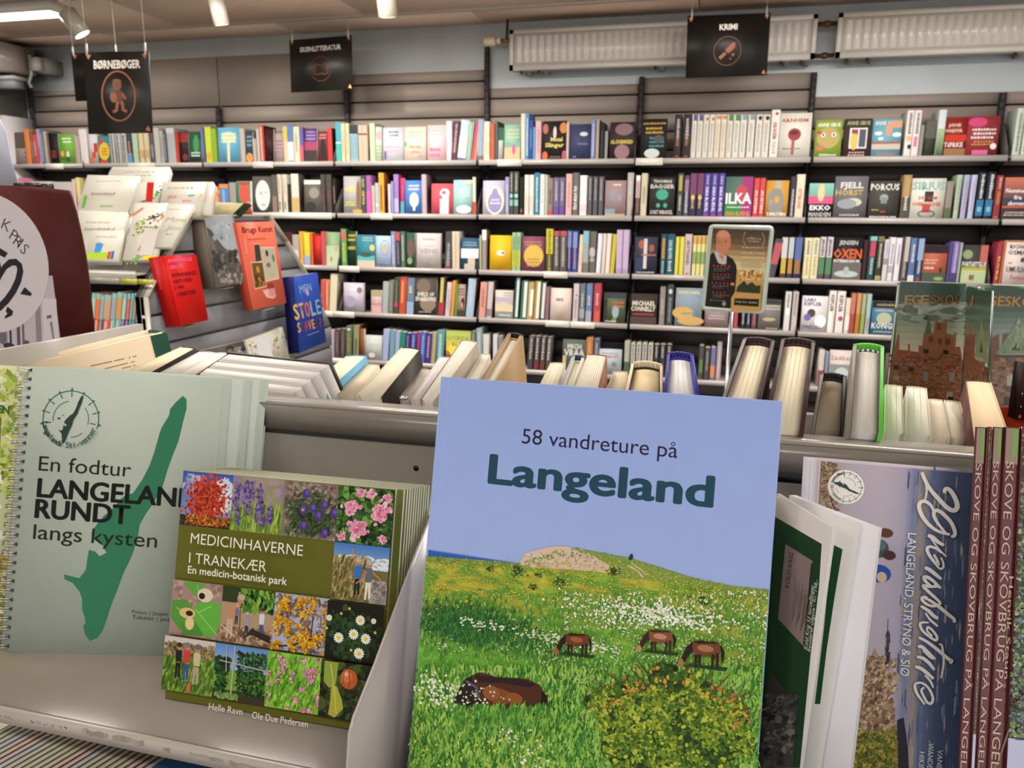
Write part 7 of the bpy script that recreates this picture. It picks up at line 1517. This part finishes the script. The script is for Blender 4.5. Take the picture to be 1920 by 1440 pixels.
# its other cover, opened towards the viewer
A = atY(1813, 536, SP - .002); B = atY(1860, 545, SP - .10); Uq = B - A; Uq[2] = 0; Uq = unit(Uq)
Q = Paint(vec(A[0], A[1], 1.2), Uq, (0, 0, 1), eps=3e-4, step=2e-5); LQ = Q.L
w2 = slab(Q, [LQ(*p) for p in ((1814, 537), (1860, 545), (1845, 945), (1790, 920))], .0014, '2c4a38', 'opened_cover', o, GLOSS)
def fold(P, L, xs):
    R = P.rng; R.seed(9); X = lambda f, y: L(xs[0] + (xs[1] - xs[0]) * f - (y - 540) * .035, y)
    for i in range(11): ya, yb = 542 + i * 12, 555 + i * 12; P.poly([X(.03, ya), X(.97, ya + 4), X(.97, yb + 4), X(.03, yb)], ['203c2c', '223f2f', '284634', '2e4c36', '3a5440', '46604a', '5a6c58', '66746a', '788074', '8a8c80', '908c80'][i])
    P.poly([X(.03, 630), X(.08, 605), X(.2, 605), X(.26, 628), X(.4, 626), X(.4, 665), X(.42, 672), X(.95, 690), X(.97, 800), X(.03, 800)], '70442e'); P.poly([X(.42, 668), X(.56, 625), X(.66, 600), X(.78, 630), X(.97, 680), X(.7, 672)], '6c8058'); P.poly([X(.6, 660), X(.66, 640), X(.74, 662)], '2c3828')
    P.dabs(160, lambda: tuple(X(R.uniform(.06, .94), R.uniform(690, 790))), ['8a5a3c', '5c3420', '9a6c4c', '4c2c1c'], .002, 1.3, 0., 4)
fold(Q, LQ, (1813, 1861)); Q.text('R', *LQ(1822, 574), .012, 'a88038', 'i', 0, fat=.0004, width=.008); Q.build('cover_print', o, GLOSS)
SP2 = .99; P = Paint((.6, SP2, 1.2), (1, 0, 0), (0, .03, 1), eps=3e-4, step=2e-5); L = P.L
o = bookboard(P, [(1840, 535), (1990, 540), (1968, 898), (1818, 893)], 'green castle book with round copper-green tower, right one cut by the frame', .012)
for i in range(14): ya, yb = 540 + i * 11, 551 + i * 11; P.poly([L(1845 - i * .5, ya), L(1982, ya + 2), L(1981, yb + 2), L(1844 - i * .5, yb)], ['224436', '264838', '2a4c3a', '3c5c4a', '50705e', '688074', '7c9088', '8c9c98', '94a09c', '9ca49c', 'a0a49a', 'a4a298', 'a8a498', 'a8a298'][i])
P.text('EGESKOV', *L(1835, 572), .0115, 'b88438', 'i', 0, fat=.0004, width=L(1955, 576)[0] - L(1835, 572)[0], res=3)
P.poly([L(1850, 640), L(1856, 604), L(1860, 604), L(1860, 632), L(1873, 626), L(1873, 690), L(1880, 780), L(1845, 780)], '7a4a34'); P.poly([L(1880, 626), L(1890, 624), L(1890, 640), L(1878, 650)], '7a4a34')
P.poly([L(1864, 668), L(1985, 668), L(1985, 790), L(1855, 790)], '8a6248'); P.rng.seed(3); P.dabs(300, lambda: tuple(L(P.rng.uniform(1862, 1980), P.rng.uniform(672, 785))), ['a07858', '7a5438', '946a4c', '6c4a34', 'a8866a'], .0025, 1.6, 0., 4)
P.poly([L(1866, 664), L(1906, 605), L(1908, 590), L(1911, 605), L(1960, 664), L(1920, 661)], '7c9470'); P.poly([L(1893, 656), L(1903, 640), L(1913, 657)], '2a3828'); P.dabs(60, lambda: (lambda t: tuple(L(1909 + P.rng.uniform(-36, 40) * t, 604 + 56 * t)))(P.rng.random()), ['8ca47e', '6a8460', '98ac8c'], .0015, 2.4, 1.57); P.stroke([L(1864, 668), L(1985, 668)], .003, '4a3424')
for x, y, a, b in ((1897, 675, 7, 6), (1893, 713, 6, 10), (1888, 752, 6, 8)): P.poly([L(x - a, y - b), L(x + a, y - b), L(x + a, y + b), L(x - a, y + b)], '5c5a48' if y < 700 else 'b8b4a8' if y < 730 else '2c1c14')
P.build('cover_print', o, GLOSS)
Ps = Paint((.4, .80, 1.2), (1, 0, 0), (0, .2, 1), eps=3e-4, step=2e-5)
o = slab(Ps, [Ps.L(*p) for p in ((1880, 765), (1960, 758), (1965, 830), (1875, 830))], .02, 'c83c20', 'paperback', None, SATIN); tag(o, 'orange-red paperback low between the castle book and the right edge', 'book')
slab(Ps, [Ps.L(*p) for p in ((1884, 770), (1958, 763), (1962, 828), (1880, 828))], .018, 'd8c8b0', 'page_block', o, PAGESY, z0=.0205)
Ps = Paint((.4, .78, 1.2), (1, 0, 0), (0, .1, 1), eps=3e-4, step=2e-5)
o = slab(Ps, [Ps.L(*p) for p in ((1918, 680), (1990, 690), (1985, 800), (1904, 786))], .02, '2a1414', 'paperback', None, SATIN); tag(o, 'dark maroon spine rising at the right edge before the castle tower', 'book')
Ps.ell(*Ps.L(1912, 781), .0012, .0018, 'c03030'); Ps.text('KRIMI'[0:0] or ' ', 0, 0, .01, 'ffffff'); mk(Ps, Ps.L, 1911, 735, 1918, 765, 'b0a0a0', 5); Ps.build('spine_print', o)

# ================================================================== booklets and books on the right of the stand
VT = unit((0, .2596, .9657))
# landscape walking guides standing on end
O = atY(1538, 863, .445); P = Paint(O, (1, 0, 0), VT, eps=6e-5, step=8e-6); L = P.L; N = P.N; wq = L(1827, 889)[0]; hq = .208
for k in range(6, -1, -1):
    off = -N * (.0042 * k) - vec(1, 0, 0) * (.0014 * min(k, 3) + .0002 * k) + VT * (.0006 * (k > 0))
    lab = 'lilac and blue walking guide turned sideways with a white script title, front copy' if k == 0 else '%s copy of the sideways lilac walking guide, counted from the front' % ORD[k + 1]
    b = book(O - VT * hq + off, (1, 0, 0), VT, -N, wq, hq, .0039, 'f', 'b4a8b4' if k < 2 else 'c8c8d0', 'b8b4bc', SATIN, 'walking_guide', lab, 'book', 'sideways walking guides on the right', pagecol='dcdcd8')
e = .0003; R = P.rng; R.seed(21)
def gx(a, b): return L(a, b)
# colours run across the width: sand, lilac sky, shoreline, blue water
bands = [(1538, '8a7468'), (1550, 'a8989c'), (1600, 'b0a8b8'), (1660, 'b4acbc'), (1700, 'a8a4bc'), (1716, '7c88ac'), (1735, 'a0948c'), (1748, '67759a'), (1775, '515e80'), (1827, '434f6c')]
for (xa, ca), (xb, cb) in zip(bands, bands[1:]):
    ua, ub = max(L(xa, 875)[0], e), min(L(xb, 875)[0], wq - e); P.up(); A_, B_ = lin(ca), lin(cb); P.m.add(P.W([(ua, -hq + e), (ub, -hq + e), (ub, -e), (ua, -e)]), [(0, 1, 2, 3)], [A_, B_, B_, A_])
kin = lambda p: not (e + .0006 < p[0] < wq - .0008 and -hq + .001 < p[1] < -.0008)
P.dabs(150, lambda: (L(R.uniform(1700, 1820), 875)[0], R.uniform(-hq, 0)), ['8a90a8', 'a89c94', '5c6a8c', '545f80', '747e9c'], .0006, 9, 1.57, 4, kin)
P.poly([L(1540, 866), L(1560, 866), L(1575, 900), L(1580, 935), L(1545, 940), L(1536, 920)], '84705c'); P.dabs(260, lambda: tuple(L(R.gauss(1556, 9), R.uniform(868, 960))), ['9a8268', '6c5844', 'b09a80', '5a4a3c'], .0006, 1.4, None, 5, kin)
# beach, cliffs, stones and grass low on the left
P.poly([L(1640, 1215), L(1652, 1240), L(1668, 1290), L(1676, 1330), L(1680, 1370), L(1678, 1450), L(1590, 1450), L(1610, 1350), L(1622, 1260)], 'a48a70')
P.dabs(900, lambda: tuple(L(R.gauss(1640 + (1 - abs(R.uniform(-1, 1))) * 0, 20), R.uniform(1235, 1380))), ['b49a80', '8c7058', 'c8b098', '7a6450', 'a08468'], .0011, 1.5, 1.2, 5, lambda p: kin(p) or p[0] > L(1682, 1330)[0])
P.dabs(900, lambda: tuple(L(R.uniform(1598, 1684), R.uniform(1372, 1450))), ['7a7a34', '98883a', '5c6a28', 'a89a4a', '4a5a24'], .001, 2.2, None, 4, lambda p: kin(p) or p[0] > L(1684, 1400)[0])
P.poly([L(1682, 1350), L(1694, 1345), L(1702, 1400), L(1704, 1450), L(1684, 1450)], '2c2a38'); P.poly([L(1648, 1010), L(1656, 1013), L(1653, 1016)], '4a3028')
for x, y, rx_, ry_, c in ((1660, 999, .0040, .0026, '5c3a30'), (1648, 1028, .0050, .0052, '3c5058'), (1650, 1022, .003, .003, '5a7078'), (1667, 1041, .0034, .0026, '4a3028'), (1648, 1075, .0062, .0050, '2850a8'), (1653, 1082, .0026, .003, 'c8b498')): P.ell(*L(x, y), rx_, ry_, c, 12)
P.dabs(60, lambda: tuple(L(R.gauss(1664, 1.6), R.uniform(1185, 1245))), ['3a3848', '50485a'], .0007, 1.5, 1.57, 5); P.stroke([L(1665, 1160), L(1664, 1185)], .0003, '5a5464')
lc = L(1586, 913); P.ell(lc[0], lc[1], .0096, .0096, 'e8e6e2', 40); logo(P, lc[0], lc[1], .0082, '2c4a48', '3a7068', True, rot=-math.pi / 2)
P.text('LANGELAND, STRYNØ & SIØ', L(1701, 998)[0], L(1701, 998)[1], .0044, 'e8e8e8', 'i', .0, width=L(1701, 998)[1] - L(1701, 1266)[1], ang=-math.pi / 2 , res=4)
P.text('VANDRETURE', L(1756, 1402)[0], L(1756, 1402)[1], .0026, 'e0e4ec', 'i', .0, width=.026, ang=-math.pi / 2, res=3); P.text('WANDERUNGEN', L(1739, 1390)[0], L(1739, 1390)[1], .0026, 'e0e4ec', 'i', 0, width=.028, ang=-math.pi / 2, res=3); P.text('HIKING TOURS', L(1722, 1406)[0], L(1722, 1406)[1], .0026, 'e0e4ec', 'i', 0, width=.028, ang=-math.pi / 2, res=3)
# script title 29 vandreture, strokes in reading coordinates: x runs down the cover, y towards its right side
tx = lambda x, y: L(1424 + y / 2.322, 820 + x / 2.322)
GA = [([(315, 214), (312, 195), (326, 181), (352, 192), (385, 240), (405, 295), (400, 330), (375, 342), (330, 320), (270, 258), (210, 190), (170, 122), (145, 60)], 17), ([(150, 70), (172, 130), (180, 190), (172, 245), (160, 272)], 7),
 ([(230, 345), (215, 310), (180, 280), (145, 276), (124, 300), (132, 350), (170, 418), (230, 475), (290, 506), (352, 520)], 14), ([(320, 508), (272, 450), (236, 390), (236, 352), (262, 342), (310, 375), (360, 430), (386, 490), (388, 520), (376, 535), (362, 528)], 14),
 ([(308, 600), (262, 574), (225, 542), (188, 526)], 20), ([(200, 532), (240, 590), (290, 650), (326, 683)], 8), ([(290, 655), (250, 625), (210, 610), (184, 622), (195, 665), (240, 728), (266, 742), (256, 708), (232, 668)], 15), ([(240, 735), (275, 772), (300, 765), (302, 730), (285, 690)], 10),
 ([(288, 850), (245, 815), (200, 780), (165, 764)], 19), ([(282, 915), (235, 870), (190, 838), (162, 838), (175, 870), (215, 905)], 17),
 ([(280, 915), (250, 890), (235, 885)], 14), ([(285, 917), (262, 905), (200, 905), (155, 900), (190, 940), (240, 985), (275, 1020), (278, 1040)], 15),
 ([(275, 1035), (235, 1050), (190, 1040), (150, 1010), (148, 985), (185, 985)], 14), ([(155, 984), (210, 1012), (280, 1062), (340, 1112), (383, 1148), (378, 1170)], 17),
 ([(138, 1050), (190, 1082), (235, 1125), (265, 1140)], 18), ([(170, 1100), (205, 1150), (240, 1180), (262, 1200)], 12),
 ([(195, 1172), (150, 1170), (130, 1187), (150, 1232), (200, 1275), (245, 1302), (255, 1277), (225, 1232), (190, 1205), (184, 1232), (222, 1272)], 13),
 ([(122, 1282), (180, 1312), (260, 1372), (340, 1440), (364, 1452), (352, 1473)], 17), ([(270, 1332), (290, 1337), (300, 1392), (305, 1462), (298, 1522), (285, 1582)], 10),
 ([(115, 1352), (142, 1350), (190, 1392), (240, 1442)], 17), ([(108, 1425), (150, 1434), (200, 1474), (236, 1522)], 17), ([(240, 1440), (205, 1430), (150, 1375)], 8),
 ([(94, 1497), (140, 1512), (190, 1552), (230, 1587)], 18), ([(165, 1560), (205, 1602), (228, 1652)], 11),
 ([(95, 1622), (92, 1652), (112, 1702), (165, 1777)], 12), ([(95, 1622), (140, 1617), (190, 1652), (224, 1722), (214, 1767), (185, 1762), (155, 1712), (140, 1672), (160, 1650)], 13)]
def smooth(p, n=6):
    p = [np.array(a, float) for a in p]; o = []
    for i in range(len(p) - 1):
        p0, p1, p2, p3 = p[max(i - 1, 0)], p[i], p[i + 1], p[min(i + 2, len(p) - 1)]
        for k in range(n): t = k / n; o.append(.5 * (2 * p1 + (p2 - p0) * t + (2 * p0 - 5 * p1 + 4 * p2 - p3) * t * t + (3 * p1 - p0 - 3 * p2 + p3) * t ** 3))
    return o + [p[-1]]
for gi, (g, wd_) in enumerate(GA):
    s_ = smooth(g); nn = len(s_); P.stroke([L(1690 + x / 3.966, 870 + y / 3.966) for x, y in s_], [wd_ * (1.7 if gi < 4 else 1.3) * 7.9e-5 * (.45 + .62 * math.sin(math.pi * (.12 + .76 * i / nn))) for i in range(nn)], 'eceae6')
P.build('cover_print', b, SATIN)
# booklets fanned beside the main book, covers facing left
A = atY(1457, 925, .432)
def booklet(tl, tr, br, bl, dz, col, label, n_sheets, art=None, off=0.):
    z0 = A[2]; a = atZ(*tl, z0); b = atZ(*tr, z0); d = unit(b - a); v = VT; N_ = unit(np.cross(d, v)); P = Paint(b, d, np.cross(N_, d), eps=8e-5, step=1e-5); L = P.L
    pts = [L(*tl), L(*tr), L(*br), L(*bl)]; o = slab(P, pts, .0004, col, 'booklet', None, SATIN); tag(o, label, 'booklet', 'green booklets fanned beside the horse guide')
    for i in range(n_sheets): slab(P, [(p[0] - .0006 * i * (j in (1, 2)), p[1]) for j, p in enumerate(pts)], .0003, ['e0dce4', 'd4d0dc', 'e4e2ea'][i % 3], 'page', o, PRINT, z0=.0005 + i * .0009)
    slab(P, pts, .0004, 'd4d4d8', 'back_cover', o, SATIN, z0=.0006 + n_sheets * .0009)
    if art: art(P, L); P.build('cover_print', o, SATIN)
    return o
def kold(P, L):
    P.poly([L(1452, 968), L(1541, 1020), L(1536, 1100), L(1520, 1230), L(1500, 1440), L(1412, 1440), L(1420, 1300)], '1c4026')
    P.poly([L(1473, 1020), L(1524, 1052), L(1508, 1213), L(1459, 1160)], '8c7c7c'); P.poly([L(1521, 1055), L(1524, 1057), L(1509, 1213), L(1506, 1210)], '3a2c34')
    for t_, p0, p1, hh, cc in (('KOLD KRIG', (1479, 1104), (1488, 1038), .0036, '2c2024'), ('Kold Krig 33 fortællinger', (1514, 1219), (1527, 1098), .0030, 'd8e0d8'), ('Revideret udgave - Kr. 198,-', (1520, 1223), (1534, 1088), .0027, 'd8e0d8')):
        q0, q1 = np.array(L(*p0)), np.array(L(*p1)); dq = q1 - q0; P.text(t_, q0[0], q0[1], hh, cc, 'i', 0, width=float(np.linalg.norm(dq)), ang=math.atan2(dq[1], dq[0]), res=3)
    for k in range(16): q0, q1 = L(1484 + k * 1.7, 1170 + k * 1.5 - (k % 5) * 6), L(1492 + k * 1.7, 1078 + k * 2 + (k % 4) * 9); P.stroke([q0, q1], .00035, '6a5c5c')
    P.poly([L(1446, 1258), L(1497, 1320), L(1488, 1440), L(1420, 1440)], '3c3c3c'); P.rng.seed(4); P.dabs(120, lambda: tuple(L(P.rng.uniform(1430, 1490), P.rng.uniform(1300, 1438))), ['5a5a58', '2c2c2c', '74706c', '4a4a4a'], .0016, 2.4, .8, 5, lambda p: p[0] > L(1488, 1400)[0] - .001)
def green2(P, L): P.poly([L(1560, 1020), L(1580, 1030), L(1565, 1120), L(1550, 1220), L(1538, 1320), L(1528, 1320), L(1545, 1180)], '1c4a26')
booklet((1500, 935), (1648, 990), (1592, 1460), (1440, 1460), 0, 'd8d8e0', 'rearmost pale booklet of the fanned green booklets', 2)
booklet((1480, 928), (1613, 982), (1535, 1460), (1430, 1460), 0, 'cfcfcf', 'second green booklet with thick white pages beside the horse guide', 5, green2)
booklet((1457, 925), (1562, 990), (1497, 1460), (1400, 1460), 0, 'cfcccb', 'front green booklet about the cold war beside the horse guide', 1, kold)
# maroon forestry books with spines outwards
F0 = atY(1828, 800, .418); 
def forest(x0, x1, x0b, x1b, label, front, txt, dep, k):
    P = Paint(F0 + vec(0, -.0003 * k, 0), (1, 0, 0), VT, eps=8e-5, step=1e-5); L = P.L; tl, tr, br, bl = L(x0, 800), L(x1, 804), L(x1b, 1440), L(x0b, 1440); wd = tr[0] - tl[0]; h = .262
    Ob = P.O + tl[0] * P.U + (tl[1] - h) * P.V
    dep = .07 if dep > .1 else dep; Dv = unit(vec(.42, 1, -.27)) if front == 's' else unit(vec(.3, 1, -.27))
    b = book(Ob, (1, 0, 0), VT, Dv, wd, h, dep if wd > .01 or front == 's' else .05, 's' if front == 's' else 'f', '5a2228', '3a3430', GLOSS, 'forestry_book', label, 'book', 'forestry books at the right edge')
    Q = Paint(Ob, (1, 0, 0), VT, eps=6e-4, step=1.5e-5); Q.rng.seed(k)
    if front == 's':
        Q.rect(wd * .15, h * .93, wd * .85, h * .998, '8a7868')
        if wd > .004: Q.rect(wd * .55, h * .945, wd * .8, h * .998, '6a9a44')
        Q.text('SKOVE OG SKOVBRUG PÅ LANGELAND', wd * .22, h * (.935 if x0 > 1840 else .93), min(.0036, wd * .5), 'c8b0a0', 'i', -.006, width=h * .655, ang=-math.pi / 2, res=3)
        if x0 > 1875: Q.text('Henrik Staun', wd * .70, h * .72, .0019, 'c0a090', 'i', 0, width=.05, ang=-math.pi / 2, res=2)
    else:
        Q.rect(.0005, .0005, wd - .0005, h * .18, 'a08c38'); Q.rect(.0005, h * .18, wd - .0005, h * .34, '6a8cc0'); Q.rect(.0005, h * .28, wd - .0005, h * .42, 'b4b8dc')
        Q.dabs(5000 if wd > .01 else 1500, lambda: (Q.rng.uniform(.001, wd - .001), Q.rng.uniform(h * .42, h - .001)), ['4a6a34', '5c7440', '2a3c22', '7a8c58', '98a880', '1c2a18', '1c2418', '33432a', '5c7088'], min(.0008, wd * .1), 1.4, None, 5); Q.dabs(200, lambda: (Q.rng.uniform(.001, wd - .001), Q.rng.uniform(.001, h * .18)), ['8a9838', 'b89c40', '6a5028'], .0015)
        Q.stroke([(.004, h * .3), (.012, h * .38), (.02, h * .5)], [.002, .001, .0006], '6a5444'); Q.rect(.0005, h * .175, wd - .0005, h * .2, 'd8dce8')
    Q.build('cover_print', b, GLOSS); return b
forest(1828, 1850, 1800, 1816, 'maroon forestry book spine furthest left, half hidden by the sideways guides', 's', True, .17, 1)
forest(1851, 1860, 1818, 1826, 'thin dark tree-photo book between two maroon forestry spines', 'f', True, .17, 2)
forest(1861, 1881, 1826, 1846, 'maroon forestry book spine left of the widest maroon spine', 's', True, .17, 3)
forest(1881.5, 1915, 1847, 1875, 'widest maroon forestry book spine at the right edge', 's', True, .17, 4)
forest(1916, 2040, 1876, 2000, 'tree-covered front cover cut off by the right edge', 'f', True, .02, 5)
# thin booklets on the lower shelf at bottom left
zb = 1.045; a = atZ(25, 1433, zb); b = atZ(130, 1373, zb); dv = unit(b - a); pv = unit(np.cross(dv, (0, 0, 1))); 
if pv[0] < 0: pv = -pv
base = atZ(-60, 1400, zb); lim = atZ(345, 1400, zb); span = float(np.dot(lim - base, pv)); n_ = 24; cc = ['6c7030', '8a2430', '70743a', '3a6a9a', '6c7030', '5c602c', '7a3030', '6c7030']
near = atZ(10, 1450, zb); 
for i in range(n_):
    w0 = base + pv * (span * i / n_); t0 = float(np.dot(near - w0, dv)) - .02; O_ = w0 + dv * t0 - vec(0, 0, .14); le = .17; sp_ = span / n_
    c = cc[(i * 5) % 8] if i != 3 else '3a70a8'
    bk = book(O_, pv, (0, 0, 1), dv, sp_ * .94, .14, le, 's', c, c, SATIN, 'thin_booklet', 'thin booklet on the low shelf at bottom left, %s from the left' % ORD[i + 1], 'booklet', 'thin booklets on the low shelf', pagecol='c4bcb0', pmat=PRINT, tin=.0001)
for _o in bpy.data.objects:
    if 'label' in _o: assert 4 <= len(_o['label'].split()) <= 16, _o['label']
_l = Counter(o['label'] for o in bpy.data.objects if 'label' in o and 'category' in o); assert max(_l.values()) == 1, [k for k, v in _l.items() if v > 1]
